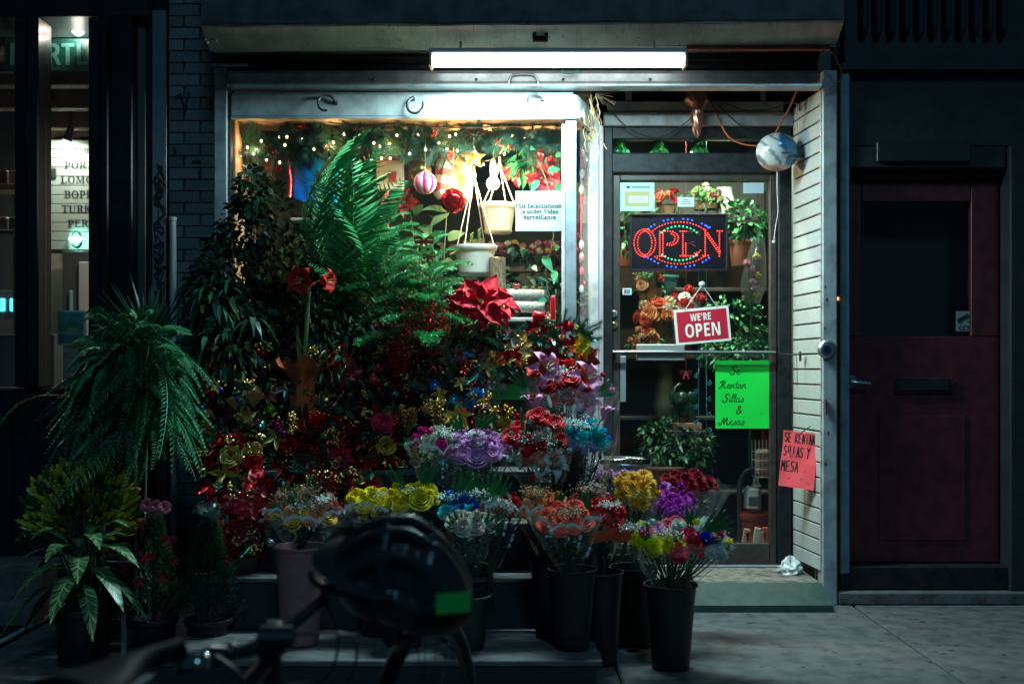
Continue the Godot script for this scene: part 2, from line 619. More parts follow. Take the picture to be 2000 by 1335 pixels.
func frond(ln: float, droop: float, pairs: int, leaf: float, wd: float, c: Color, sd := 0, sag := 0.25, out := 1.0, el := -9.0) -> ArrayMesh:   # along +Z, face +Y
	var key := "fr%.2f%.2f%d%.3f%.3f%s%d%.2f%.2f" % [ln, droop, pairs, leaf, wd, c, sd, out, el]
	if shelf.has(key):
		return shelf[key]
	var m := mb(c * 0.6)
	var r2 := RandomNumberGenerator.new()
	r2.seed = 1200 + sd
	var pts := PackedVector3Array()
	var side := r2.randf_range(-0.15, 0.15)
	for j in 15:
		var t := j / 14.0
		if el > -9.0:
			pts.append(Vector3(side * t * t * ln * 1.6, ln * (sin(el) * t - droop * t * t), ln * cos(el) * t * (1.0 - 0.2 * t)))
			continue
		pts.append(Vector3(side * t * t * ln, ln * (0.28 * sin(t * 2.2) - droop * t * t), ln * t * (1.0 - 0.25 * droop * t)))
	m.tube(pts, 0.004 * ln + 0.001, 0.0008, 4)
	for q in pairs:
		var t := 0.1 + 0.9 * (q + 0.5) / pairs
		var a := t * 14.0
		var i := mini(int(a), 13)
		var p := pts[i].lerp(pts[i + 1], a - i)
		var d := (pts[i + 1] - pts[i]).normalized()
		var l := leaf * pow(sin(PI * (0.12 + 0.86 * t)), 0.7)
		for s in [-1.0, 1.0]:
			m.col = c * r2.randf_range(0.65, 1.3)
			var dir := (Vector3(s * out, 0.05, 0) + d * (0.55 + r2.randf_range(-0.1, 0.15))).normalized()
			m.blade(p, dir, Vector3.UP + Vector3(s * 0.3, 0, 0), l * r2.randf_range(0.85, 1.1), wd, sag * r2.randf_range(0.6, 1.5), 0.3, 3, 0.35)
	shelf[key] = m.mesh()
	return shelf[key]

# leaves spread through a crown; lists of [centre, radii]
func leafage(m: MB, blobs: Array, n: int, ln: float, wd: float, colours: Array, droop := 0.3, tipshape := 0.45, shell := 0.55) -> void:
	for q in n:
		var b: Array = blobs[q % blobs.size()]
		var d := rv()
		var k := pow(rng.randf(), 0.4) * (1.0 - shell) + shell
		var p: Vector3 = b[0] + d * b[1] * k
		var dir := (d + rv() * 0.7 + Vector3(0, -0.15, 0)).normalized()
		m.col = vary(colours[rng.randi() % colours.size()], 0.35)
		m.blade(p, dir, Vector3.UP + rv() * 0.6, ln * rr(0.6, 1.2), wd * rr(0.7, 1.2), droop, 0.3, 3, tipshape)

func pot(parent: Node3D, pos: Vector3, r: float, h: float, material: Material, called := "pot", taper := 0.78) -> void:
	var m := mb()
	m.lathe(pos, [[0.0, 0.0], [r * taper, 0.0], [r * 0.96, h * 0.86], [r * 1.06, h * 0.86], [r * 1.08, h], [r * 0.98, h], [r * 0.93, h * 0.84], [0.0, h * 0.82]], 24)
	part(parent, called, m.mesh(), material)

# ---------------------------------------------------------------- the place
var shop: Node3D

func steel() -> StandardMaterial3D:
	return mottled("grey_paint", Color(0.2, 0.22, 0.23), Color(0.36, 0.38, 0.39), 0.42, 0.0, 1.3, 0.05, 11)

func white_paint() -> StandardMaterial3D:
	return mottled("white_paint", Color(0.3, 0.31, 0.31), Color(0.46, 0.47, 0.46), 0.45, 0.0, 1.6, 0.06, 21)

func bronze() -> StandardMaterial3D:
	return mottled("bronze", Color(0.035, 0.028, 0.025), Color(0.06, 0.048, 0.042), 0.4, 0.2, 3.0, 0.02, 31)

func black_steel() -> StandardMaterial3D:
	var m := mottled("black_steel", Color(0.008, 0.009, 0.01), Color(0.02, 0.022, 0.024), 0.5, 0.0, 2.0, 0.03, 41)
	m.metallic_specular = 0.3
	return m

func timber() -> StandardMaterial3D:
	if mats.has("timber"):
		return mats["timber"]
	var m := mottled("timber", Color(0.1, 0.085, 0.07), Color(0.26, 0.23, 0.2), 0.75, 0.0, 1.0, 0.15, 51, 0.02)
	m.uv1_scale = Vector3(0.5, 4.0, 4.0)
	return m

func concrete() -> StandardMaterial3D:
	if mats.has("concrete"):
		return mats["concrete"]
	var m := mottled("concrete", Color(0.05, 0.05, 0.051), Color(0.1, 0.1, 0.1), 0.85, 0.0, 0.8, 0.12, 61, 0.02)
	# old gum and oil marks
	var im := Image.create(1024, 1024, false, Image.FORMAT_RGBA8)
	im.fill(Color(1, 1, 1, 1))
	var r2 := RandomNumberGenerator.new()
	r2.seed = 9
	for q in 190:
		var p := Vector2(r2.randf(), r2.randf()) * 1024.0
		var k := r2.randf_range(0.35, 0.75)
		brush(im, PackedVector2Array([p, p + Vector2(r2.randf_range(-6, 6), r2.randf_range(-3, 3))]), r2.randf_range(3.0, 11.0), Color(k, k, k))
	for q in 26:
		var p := Vector2(r2.randf(), r2.randf()) * 1024.0
		var pts := PackedVector2Array([p])
		for j in 5:
			p += Vector2(r2.randf_range(-40, 40), r2.randf_range(-40, 40))
			pts.append(p)
		brush(im, pts, 1.5, Color(0.7, 0.7, 0.7))
	m.detail_enabled = true
	m.detail_blend_mode = BaseMaterial3D.BLEND_MODE_MUL
	m.detail_albedo = ImageTexture.create_from_image(im)
	m.detail_uv_layer = BaseMaterial3D.DETAIL_UV_2
	m.uv2_triplanar = true
	m.uv2_world_triplanar = true
	m.uv2_scale = Vector3.ONE * 0.42
	return m

func camera_and_light() -> void:
	var cam := Camera3D.new()
	cam.name = "camera"
	var lens := CameraAttributesPhysical.new()
	lens.frustum_near = 0.1
	lens.frustum_far = 120.0
	lens.frustum_focal_length = 40.0
	lens.exposure_aperture = 2.5
	lens.frustum_focus_distance = 5.25
	cam.attributes = lens
	add_child(cam)
	cam.position = EYE
	cam.set_frustum(0.1 * 1335.0 / LENS, Vector2(0, 0.1 * 52.5 / LENS), 0.1, 120.0)
	cam.current = true
	var we := WorldEnvironment.new()
	we.name = "environment"
	var e := Environment.new()
	e.background_mode = Environment.BG_SKY
	var sm := ProceduralSkyMaterial.new()
	sm.sky_top_color = Color(0.16, 0.24, 0.3)
	sm.sky_horizon_color = Color(0.2, 0.3, 0.34)
	sm.ground_bottom_color = Color(0.05, 0.07, 0.08)
	sm.ground_horizon_color = Color(0.1, 0.14, 0.16)
	var sk := Sky.new()
	sk.sky_material = sm
	e.sky = sk
	e.background_energy_multiplier = 0.14
	e.tonemap_mode = Environment.TONE_MAPPER_LINEAR
	e.tonemap_exposure = 2.1
	e.sdfgi_enabled = true
	e.ssao_enabled = true
	e.ssil_enabled = true
	we.environment = e
	add_child(we)
	# added directional fill from the front, in place of unseen street lighting
	var fill_light := DirectionalLight3D.new()
	fill_light.name = "street_fill"
	fill_light.light_color = Color(0.55, 0.85, 1.0)
	fill_light.light_energy = 0.07
	fill_light.light_angular_distance = 10.0
	fill_light.shadow_enabled = true
	fill_light.rotation_degrees = Vector3(-42, 14, 0)
	add_child(fill_light)

func omni(parent: Node3D, pos: Vector3, c: Color, e: float, size := 0.03) -> void:
	var l := OmniLight3D.new()
	l.name = "lamp_light"
	l.light_color = c.linear_to_srgb()
	l.light_energy = e
	l.omni_range = 9.0
	l.omni_attenuation = 2.0
	l.light_size = size
	l.shadow_enabled = true
	parent.add_child(l)
	l.position = pos

func area(parent: Node3D, pos: Vector3, turn: Vector3, size: Vector2, c: Color, e: float) -> void:
	var l := AreaLight3D.new()
	l.name = "tube_light"
	l.light_color = c.linear_to_srgb()
	l.light_energy = e
	l.area_size = size
	l.area_range = 12.0
	l.shadow_enabled = true
	parent.add_child(l)
	l.position = pos
	l.rotation_degrees = turn

func ground() -> void:
	var m := mb()
	m.box(Vector3(0, -0.22, 20), Vector3(80, 0.1, 90), 0.0)
	structure("road", m.mesh(), mottled("asphalt", Color(0.03, 0.03, 0.032), Color(0.06, 0.06, 0.062), 0.85, 0.0, 1.5, 0.2, 71))
	m = mb()
	m.box(Vector3(0, -0.1, 1.4), Vector3(40, 0.16, 4.4), 0.01)
	var walk := structure("pavement", m.mesh(), mottled("mortar", Color(0.06, 0.055, 0.05), Color(0.1, 0.09, 0.08), 0.9, 0.0, 2.0, 0.1, 81))
	m = mb()
	m.box(Vector3(0, -0.08, 3.69), Vector3(40, 0.18, 0.17), 0.02)
	structure("kerb", m.mesh(), concrete())
	var xs := [-7.0, -5.6, -4.2, -2.86, -2.12, -0.86, 0.4, 1.66, 2.92, 4.2, 5.5, 7.0]
	var zs := [-0.6, 1.9, 3.6]
	for i in xs.size() - 1:
		for j in 2:
			if i == 3 and j == 0:
				continue
			boxed(walk, "slab", Vector3(xs[i] + 0.006, -0.05, zs[j] + 0.006), Vector3(xs[i + 1] - 0.006, rr(-0.002, 0.002), zs[j + 1] - 0.006), concrete(), 0.008)
	# steel cellar plates in the pavement by the neighbour's steps
	var hatch := thing("cellar_hatch", "dark steel cellar hatch plates set in the pavement beside the steps", "hatch", Vector3(-2.49, 0, 0.65))
	m = mb()
	m.box(Vector3(0, -0.02, 0), Vector3(0.7, 0.04, 2.44), 0.006)
	part(hatch, "plate", m.mesh(), black_steel())
	m = mb()
	for i in 16:
		for j in 60:
			m.x = Transform3D(Basis(Vector3.UP, 0.6 if (i + j) % 2 == 0 else -0.6), Vector3(-0.32 + i * 0.042, 0.002, -1.18 + j * 0.04))
			m.box(Vector3.ZERO, Vector3(0.026, 0.003, 0.006), 0.001)
	part(hatch, "tread_pattern", m.mesh(), black_steel(), Transform3D(), "stuff")
	m = mb()
	m.box(Vector3(0.345, 0.006, 0), Vector3(0.025, 0.014, 2.44), 0.003)
	m.box(Vector3(-0.345, 0.006, 0), Vector3(0.025, 0.014, 2.44), 0.003)
	part(hatch, "rim", m.mesh(), steel())

func shop_building() -> void:
	shop = thing("flower_shop", "narrow flower shop with a lit display window, recessed glass door and white slatted side wall", "building")
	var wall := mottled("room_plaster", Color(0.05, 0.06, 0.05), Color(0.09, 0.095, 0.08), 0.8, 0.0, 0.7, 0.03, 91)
	var st := steel()
	# room shell
	boxed(shop, "room_floor", Vector3(-1.5, 0.0, -3.4), Vector3(1.6, 0.118, -0.46), mottled("shop_floor", Color(0.06, 0.06, 0.06), Color(0.13, 0.12, 0.11), 0.5, 0.0, 1.0, 0.0, 92))
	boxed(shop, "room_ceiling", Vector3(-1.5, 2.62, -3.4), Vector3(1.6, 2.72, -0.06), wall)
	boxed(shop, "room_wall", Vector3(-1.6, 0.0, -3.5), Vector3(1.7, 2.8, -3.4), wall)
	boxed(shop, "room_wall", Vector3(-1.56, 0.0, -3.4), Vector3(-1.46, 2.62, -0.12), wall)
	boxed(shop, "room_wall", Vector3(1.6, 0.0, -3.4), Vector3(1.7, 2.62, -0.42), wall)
	boxed(shop, "bulkhead", Vector3(-1.38, 0.0, -0.12), Vector3(0.32, 0.6, -0.02), black_steel())
	boxed(shop, "window_deck", Vector3(-1.36, 0.58, -0.62), Vector3(0.36, 0.62, -0.121), timber())
	boxed(shop, "window_soffit", Vector3(-1.38, 2.385, -0.35), Vector3(0.36, 2.41, -0.03), mottled("warm_board", Color(0.42, 0.27, 0.15), Color(0.6, 0.4, 0.24), 0.7, 0.0, 1.0, 0.04, 93))
	boxed(shop, "window_reveal", Vector3(-1.384, 0.62, -0.5), Vector3(-1.362, 2.385, -0.045), mats["warm_board"])
	# upper wall above the hood
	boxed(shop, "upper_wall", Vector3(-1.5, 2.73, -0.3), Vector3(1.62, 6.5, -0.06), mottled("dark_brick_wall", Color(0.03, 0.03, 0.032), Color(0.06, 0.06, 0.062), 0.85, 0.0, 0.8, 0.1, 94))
	# shutter hood, an extruded profile
	var hood := mb()
	var prof := [Vector2(0.34, 3.4), Vector2(0.33, 2.738), Vector2(0.325, 2.728), Vector2(0.205, 2.662), Vector2(0.196, 2.654), Vector2(0.19, 2.66), Vector2(0.0, 2.7), Vector2(-0.06, 2.7)]
	for k in prof.size() - 1:
		var g := PackedVector3Array()
		for i in 25:
			for q in [prof[k], prof[k + 1]]:
				var xx := lerpf(-1.425, 1.525, i / 24.0)
				g.append(Vector3(xx, q.y + xx * 0.008 + 0.0015 * sin(xx * 9.0 + k), q.x + 0.002 * sin(xx * 13.0 + k * 2.0)))
		hood.grid(g, 2, 25)
	for s in [-1.425, 1.525]:
		for k in prof.size() - 2:
			var a := Vector3(s, prof[0].y, -0.06)
			hood.tri(a, Vector3(s, prof[k].y + s * 0.008, prof[k].x), Vector3(s, prof[k + 1].y + s * 0.008, prof[k + 1].x))
	var hm := mottled("hood_sheet", Color(0.26, 0.24, 0.21), Color(0.45, 0.43, 0.4), 0.5, 0.0, 1.1, 0.08, 95)
	# rain streaks and rust spots in the paint
	var im := Image.create(1024, 512, false, Image.FORMAT_RGBA8)
	im.fill(Color(1, 1, 1))
	var r2 := RandomNumberGenerator.new()
	r2.seed = 5
	for q in 260:
		var p := Vector2(r2.randf() * 1024, r2.randf() * 512)
		var k := r2.randf_range(0.72, 0.95)
		brush(im, PackedVector2Array([p, p + Vector2(r2.randf_range(-2, 2), r2.randf_range(15, 70))]), r2.randf_range(1, 3), Color(k, k * 0.98, k * 0.95))
	for q in 70:
		var p := Vector2(r2.randf() * 1024, r2.randf() * 512)
		brush(im, PackedVector2Array([p, p + Vector2(r2.randf_range(-8, 8), r2.randf_range(-3, 6))]), r2.randf_range(2, 6), Color(0.42, 0.3, 0.22))
	hm.detail_enabled = true
	hm.detail_blend_mode = BaseMaterial3D.BLEND_MODE_MUL
	hm.detail_albedo = ImageTexture.create_from_image(im)
	hm.detail_uv_layer = BaseMaterial3D.DETAIL_UV_2
	hm.uv2_triplanar = true
	hm.uv2_world_triplanar = true
	hm.uv2_scale = Vector3(0.9, 1.3, 1.3)
	part(shop, "shutter_hood", hood.mesh(), hm)
	var fa := mb()
	var fg := PackedVector3Array()
	for i in 25:
		for yy in [2.742, 3.4]:
			var xx := lerpf(-1.424, 1.524, i / 24.0)
			fg.append(Vector3(xx, yy + xx * 0.008, 0.337 + (yy - 2.742) * 0.015 + 0.002 * sin(xx * 13.0)))
	fa.grid(fg, 2, 25)
	part(shop, "hood_fascia", fa.mesh(), mottled("fascia_shade", Color(0.03, 0.034, 0.04), Color(0.075, 0.085, 0.095), 0.5, 0.0, 1.1, 0.05, 88))  # shade on the hood's upper face, put into a darker colour
	boxed(shop, "hood_red_sheen", Vector3(0.82, 2.648, 0.19), Vector3(1.5, 2.664, 0.21), mat("red_sheen_tint", Color(0.42, 0.1, 0.1), 0.5), 0.003)  # red light along the hood's lower edge, put in as a coloured strip
	boxed(shop, "shutter_roll", Vector3(-1.4, 2.575, -0.06), Vector3(1.5, 2.7, -0.03), black_steel())
	var bar := mb()
	bar.rod(Vector3(-1.36, 2.615, 0.02), Vector3(1.48, 2.622, 0.02), 0.022, 12)
	bar.rod(Vector3(-1.3, 2.652, 0.06), Vector3(-0.38, 2.656, 0.06), 0.006, 6)
	bar.rod(Vector3(0.84, 2.645, 0.06), Vector3(1.38, 2.64, 0.06), 0.006, 6)
	part(shop, "conduit", bar.mesh(), black_steel())
	# bottom bar of the rolled-up shutter
	var sb := mb()
	var sp := [Vector2(0.0, 2.595), Vector2(0.05, 2.592), Vector2(0.062, 2.575), Vector2(0.056, 2.54), Vector2(0.062, 2.526), Vector2(0.085, 2.52), Vector2(0.087, 2.511), Vector2(0.06, 2.506), Vector2(0.0, 2.506)]
	for k in sp.size() - 1:
		var g := PackedVector3Array()
		for i in 25:
			for q in [sp[k], sp[k + 1]]:
				g.append(Vector3(lerpf(-1.372, 1.49, i / 24.0), q.y, q.x + 0.001 * sin(i * 2.0 + k)))
		sb.grid(g, 2, 25)
	var rail := part(shop, "shutter_rail", sb.mesh(), mottled("rail_metal", Color(0.3, 0.31, 0.32), Color(0.5, 0.52, 0.53), 0.34, 0.35, 1.5, 0.03, 96))
	for px in [930, 1100, 1270, 730]:
		var b := mb(Color(0.5, 0.5, 0.5))
		b.lathe(at(px, 155, 0.058), [[0.0, 0.007], [0.006, 0.006], [0.008, 0.0]], 8, Vector3.BACK)
		part(rail, "bolt", b.mesh(), mat("zinc", Color(0.45, 0.46, 0.47), 0.35, 0.9))
	var hd := mb()
	hd.tube(smooth([at(992, 167, 0.07), at(997, 152, 0.075), at(1005, 146, 0.08), at(1035, 145, 0.08), at(1047, 151, 0.075), at(1053, 167, 0.07)]), 0.006, 0.006, 8)
	part(rail, "handle", hd.mesh(), mats["zinc"])
	# posts
	boxed(shop, "guide_post", Vector3(-1.45, 0.0, -0.06), Vector3(-1.3845, 2.62, 0.03), st, 0.006)
	boxed(shop, "guide_channel", Vector3(-1.3838, 0.0, -0.06), Vector3(-1.372, 2.5, 0.012), black_steel())
	boxed(shop, "guide_bracket", Vector3(-1.46, 2.612, 0.0), Vector3(-1.28, 2.63, 0.05), st)
	var rp := boxed(shop, "guide_post", Vector3(1.509, 0.0, -0.06), Vector3(1.582, 2.6, 0.03), st, 0.006)
	for q in [[1612, 560], [1615, 585], [1611, 640], [1614, 790], [1618, 845], [1612, 905]]:
		var d := mb(Color(0.1, 0.07, 0.05))
		d.ball(at(q[0], q[1], 0.0305), 0.008, 8, 4, Vector3(rr(0.6, 1.1), rr(0.7, 1.5), 0.12))
		part(rp, "rust_spot", d.mesh(), mat("rust", Color(1, 1, 1), 0.9))
	var lk := mb()
	lk.lathe(at(1615, 682, 0.03), [[0.046, 0.0], [0.046, 0.012], [0.038, 0.02], [0.036, 0.024], [0.0, 0.024]], 20, Vector3.BACK)
	part(rp, "lock_collar", lk.mesh(), mats["zinc"])
	lk = mb(Color(0.05, 0.12, 0.22))
	lk.lathe(at(1615, 682, 0.0545), [[0.026, 0.0], [0.024, 0.003], [0.0, 0.003]], 16, Vector3.BACK)
	part(rp, "lock_face", lk.mesh(), mat("lock_face", Color(1, 1, 1), 0.3, 0.3))
	lk = mb()
	lk.box(at(1612, 790, 0.036), Vector3(0.014, 0.06, 0.012), 0.004)
	lk.rod(at(1612, 778, 0.04), at(1613, 810, 0.05), 0.006, 6)
	part(rp, "latch", lk.mesh(), mat("rusty_iron", Color(0.09, 0.055, 0.04), 0.7, 0.4))
	# window: header board, frames, panes
	var wp := white_paint()
	var head := boxed(shop, "header_board", Vector3(-1.37, 2.376, -0.02), Vector3(0.315, 2.486, 0.02), wp, 0.006)
	boxed(head, "drip_edge", Vector3(-1.37, 2.366, 0.0), Vector3(0.318, 2.3755, 0.028), wp, 0.003)
	boxed(head, "top_strip", Vector3(-1.37, 2.4865, -0.03), Vector3(0.3, 2.5, 0.0), st, 0.003)
	var ret := mb()
	var gg := [Vector3(0.316, 2.376, 0.018), Vector3(0.43, 2.376, -0.36), Vector3(0.43, 2.486, -0.36), Vector3(0.316, 2.486, 0.018)]
	ret.quad(gg[0], gg[1], gg[2], gg[3])
	ret.quad(gg[3] - Vector3(0.02, 0, 0), gg[2] - Vector3(0.02, 0, 0), gg[1] - Vector3(0.02, 0, 0), gg[0] - Vector3(0.02, 0, 0))
	ret.quad(gg[1] - Vector3(0.02, 0, 0), gg[1], gg[0], gg[0] - Vector3(0.02, 0, 0))
	part(head, "header_return", ret.mesh(), wp)
	var alu := mottled("aluminium", Color(0.2, 0.22, 0.25), Color(0.3, 0.32, 0.35), 0.4, 0.4, 1.5, 0.02, 97)
	var mul := boxed(shop, "window_mullion", Vector3(0.262, 0.6, -0.05), Vector3(0.314, 2.3655, 0.012), alu, 0.003)
	boxed(mul, "glazing_bead", Vector3(0.244, 0.6, -0.04), Vector3(0.2615, 2.3655, -0.01), wp, 0.003)
	var glass := clear("window_glass", Color(0.02, 0.03, 0.03), 0.03, 0.02)
	var pane := mb()
	pane.box(Vector3((-1.362 + 0.243) / 2, (0.605 + 2.372) / 2, -0.03), Vector3(1.605, 1.767, 0.006), 0.0)
	part(shop, "window_pane", pane.mesh(), glass)
	pane = mb()
	pane.quad(Vector3(0.3, 0.6, -0.04), Vector3(0.405, 0.6, -0.36), Vector3(0.405, 2.37, -0.36), Vector3(0.3, 2.37, -0.04))
	part(shop, "return_pane", pane.mesh(), glass)
	boxed(shop, "return_bulkhead", Vector3(0.3, 0.0, -0.4), Vector3(0.42, 0.6, -0.121), black_steel())
	boxed(shop, "corner_post", Vector3(0.4, 0.0, -0.44), Vector3(0.452, 2.5, -0.36), wp, 0.005)
	boxed(shop, "corner_post", Vector3(0.4525, 0.0, -0.44), Vector3(0.477, 2.42, -0.372), mat("pink_reflection_tint", Color(0.46, 0.36, 0.37), 0.5), 0.004)  # red reflection down the post's side, put into the colour
	# boards above the door
	var board := mottled("grey_board", Color(0.15, 0.15, 0.15), Color(0.26, 0.26, 0.26), 0.7, 0.0, 1.2, 0.06, 98)
	boxed(shop, "lintel_back", Vector3(0.43, 2.38, -0.56), Vector3(1.6, 2.62, -0.46), black_steel())
	boxed(shop, "lintel_board", Vector3(0.5, 2.492, -0.42), Vector3(1.42, 2.545, -0.37), board, 0.005)
	boxed(shop, "lintel_board", Vector3(0.478, 2.415, -0.42), Vector3(1.47, 2.488, -0.36), board, 0.005)
	for px in [1228, 1490]:
		boxed(shop, "batten", on(px - 7, 2.546, -0.4), on(px + 7, 2.64, -0.38), board)
	# transom and door
	var bz := bronze()
	boxed(shop, "transom_bar", Vector3(0.478, 2.352, -0.46), Vector3(1.45, 2.412, -0.385), black_steel())
	boxed(shop, "transom_bar", Vector3(0.478, 2.17, -0.46), Vector3(1.45, 2.278, -0.375), black_steel(), 0.008)
	pane = mb()
	pane.box(Vector3(0.965, 2.315, -0.43), Vector3(0.93, 0.072, 0.005), 0.0)
	part(shop, "transom_pane", pane.mesh(), glass)
	boxed(shop, "door_jamb", Vector3(0.4785, 0.118, -0.46), Vector3(0.526, 2.412, -0.37), black_steel(), 0.006)
	boxed(shop, "door_jamb", Vector3(1.389, 0.118, -0.46), Vector3(1.46, 2.412, -0.37), black_steel(), 0.006)
	var door := boxed(shop, "door", Vector3(0.529, 0.128, -0.43), Vector3(0.566, 2.164, -0.39), bz, 0.004)
	boxed(door, "stile", Vector3(1.349, 0.128, -0.43), Vector3(1.386, 2.164, -0.39), bz, 0.004)
	boxed(door, "rail", Vector3(0.5665, 2.134, -0.43), Vector3(1.3485, 2.164, -0.39), bz, 0.004)
	boxed(door, "rail", Vector3(0.5665, 0.128, -0.43), Vector3(1.3485, 0.238, -0.39), bz, 0.004)
	pane = mb()
	pane.box(Vector3(0.9575, 1.186, -0.41), Vector3(0.783, 1.896, 0.006), 0.0)
	part(door, "pane", pane.mesh(), glass)
	var pb := mb()
	pb.rod(at(1197, 687, -0.35), at(1515, 688, -0.35), 0.009, 10)
	pb.rod(at(1200, 687, -0.35), at(1200, 687, -0.392), 0.008, 8)
	pb.rod(at(1510, 688, -0.35), at(1510, 688, -0.392), 0.008, 8)
	part(door, "push_bar", pb.mesh(), mat("dull_steel", Color(0.16, 0.17, 0.18), 0.35, 0.8))
	pb = mb()
	pb.box(at(1290, 688, -0.372), Vector3(0.25, 0.085, 0.03), 0.004)
	part(door, "latch_box", pb.mesh(), mat("latch_grey", Color(0.3, 0.3, 0.29), 0.45, 0.4))
	pb = mb()
	pb.box(at(1217, 740, -0.395), Vector3(0.03, 0.24, 0.012), 0.003)
	part(door, "pull_plate", pb.mesh(), mat("plate_grey", Color(0.25, 0.28, 0.28), 0.4, 0.3))
	for q in [[612, Color(0.6, 0.62, 0.62)], [635, Color(0.5, 0.42, 0.2)]]:
		pb = mb(q[1])
		pb.lathe(at(1199, q[0], -0.39), [[0.019, 0.0], [0.019, 0.008], [0.012, 0.013], [0.0, 0.013]], 16, Vector3.BACK)
		part(door, "lock_cylinder", pb.mesh(), mat("brass", Color(1, 1, 1), 0.3, 0.9))
	# threshold and ramp
	boxed(shop, "threshold", Vector3(0.42, 0.0, -0.46), Vector3(1.5, 0.117, 0.05), mottled("worn_threshold", Color(0.07, 0.062, 0.05), Color(0.2, 0.18, 0.15), 0.85, 0.0, 2.2, 0.1, 99), 0.008)
	boxed(shop, "door_sill", Vector3(0.478, 0.1175, -0.45), Vector3(1.45, 0.127, -0.36), alu, 0.003)
	var ramp := mb()
	ramp.quad(Vector3(0.44, 0.035, 0.19), Vector3(1.515, 0.035, 0.19), Vector3(1.5, 0.116, 0.052), Vector3(0.44, 0.116, 0.052))
	ramp.quad(Vector3(0.44, 0.0, 0.192), Vector3(1.515, 0.0, 0.192), Vector3(1.515, 0.035, 0.19), Vector3(0.44, 0.035, 0.19))
	ramp.tri(Vector3(1.515, 0.0, 0.19), Vector3(1.5, 0.0, 0.052), Vector3(1.515, 0.035, 0.19))
	ramp.tri(Vector3(1.5, 0.0, 0.052), Vector3(1.5, 0.116, 0.052), Vector3(1.515, 0.035, 0.19))
	part(shop, "ramp", ramp.mesh(), mottled("green_step_paint", Color(0.01, 0.036, 0.028), Color(0.03, 0.066, 0.052), 0.55, 0.0, 2.0, 0.06, 100))
	# slatted side wall
	var bkm := mb()
	bkm.x = Transform3D(Basis(Vector3.UP, atan2(0.036, 0.385)), Vector3(1.466, 0, -0.37))
	bkm.box(Vector3(0.018, 1.335, 0.193), Vector3(0.01, 2.37, 0.38), 0.001)
	part(shop, "slat_backing", bkm.mesh(), mat("slot_dark", Color(0.05, 0.025, 0.015), 0.7))
	var sw: Array[Mesh] = []
	for q in 3:
		var m := mb(vary(Color(0.4, 0.42, 0.41), 0.06))
		var a := Vector3(1.466, 0, -0.37)
		var d := Vector3(0.036, 0, 0.385)
		m.x = Transform3D(Basis(Vector3.UP, atan2(d.x, d.z)), a)
		m.box(Vector3(0.006, 0.0, d.length() / 2), Vector3(0.012, 0.068, d.length()), 0.003)
		sw.append(m.mesh())
	var swm := mottled("slat_white", Color(0.82, 0.82, 0.8), Color(1, 1, 1), 0.4, 0.0, 2.5, 0.0, 105, 0.03)
	var strip := mb(Color(0.5, 0.22, 0.1))
	strip.box(Vector3(1.5035, 0, 0.018), Vector3(0.006, 0.012, 0.006), 0.002)
	var stm := strip.mesh()
	for k in 31:
		var y := 0.2 + k * 0.0758
		part(shop, "slat", sw[k % 3], swm, Transform3D(Basis(), Vector3(0, y, 0)))
		part(shop, "slot_clip", stm, mat("copper", Color(1, 1, 1), 0.35, 0.7), Transform3D(Basis(), Vector3(0, y + 0.0379, 0)))
	# painted brick pier
	var pier := boxed(shop, "brick_pier", Vector3(-1.688, 0.0, -0.2), Vector3(-1.4605, 3.2, -0.06), mottled("pier_mortar", Color(0.055, 0.06, 0.065), Color(0.085, 0.09, 0.1), 0.9, 0.0, 2.0, 0.05, 101), 0.0)
	var bmesh: Array[Mesh] = []
	for q in 8:
		var m := mb(vary(Color(0.11, 0.125, 0.135), 0.22))
		var w := 0.15 if q % 2 == 0 else 0.07
		m.box(Vector3.ZERO, Vector3(w, 0.0535, 0.022), 0.003)
		bmesh.append(m.mesh())
	var brick_paint := mat("brick_paint", Color(1, 1, 1), 0.7)
	brick_paint.heightmap_enabled = true
	brick_paint.heightmap_scale = 0.15
	brick_paint.heightmap_texture = noise_tex(0.05, 4, [], 44)
	brick_paint.uv1_triplanar = true
	brick_paint.uv1_scale = Vector3.ONE * 3.0
	for row in 53:
		var y := 0.04 + row * 0.0575
		for q in 2:
			var long := (q + row) % 2 == 0
			var xc := (-1.688 + 0.074 if long else -1.688 + 0.034) if q == 0 else (-1.4605 - 0.074 if long else -1.4605 - 0.034)
			part(pier, "brick", bmesh[(row * 3 + q * 2) % 4 * 2 + (0 if long else 1)], brick_paint, Transform3D(Basis(Vector3.UP, rr(-0.01, 0.01)), Vector3(xc, y, -0.052 + rr(-0.002, 0.002))))
	for st2 in [[Vector2(343, 190), Vector2(352, 184), Vector2(357, 200), Vector2(362, 214), Vector2(364, 195), Vector2(369, 180)], [Vector2(339, 288), Vector2(342, 296), Vector2(338, 302)], [Vector2(375, 316), Vector2(388, 315), Vector2(391, 317)], [Vector2(388, 335), Vector2(390, 345)]]:
		var m := mb(Color(0.015, 0.015, 0.018))
		for i in st2.size() - 1:
			var a := at(st2[i].x, st2[i].y, -0.0345)
			var b := at(st2[i + 1].x, st2[i + 1].y, -0.0345)
			m.x = Transform3D(Basis(Vector3.BACK, (b - a).angle_to(Vector3.RIGHT) * (1.0 if b.y > a.y else -1.0)), (a + b) / 2)
			m.box(Vector3.ZERO, Vector3((b - a).length() + 0.008, 0.012, 0.002), 0.0008)
		part(pier, "graffiti_stroke", m.mesh(), mat("spray_black", Color(1, 1, 1), 0.5))
	var pipe := mb()
	pipe.rod(at(338, 520, -0.01), at(337, 430, -0.01), 0.016, 10)
	pipe.rod(Vector3(-1.655, 0.0, -0.01), at(338, 520, -0.01), 0.016, 10)
	pipe.rod(at(337, 431, -0.01), at(337, 424, -0.01), 0.02, 10)
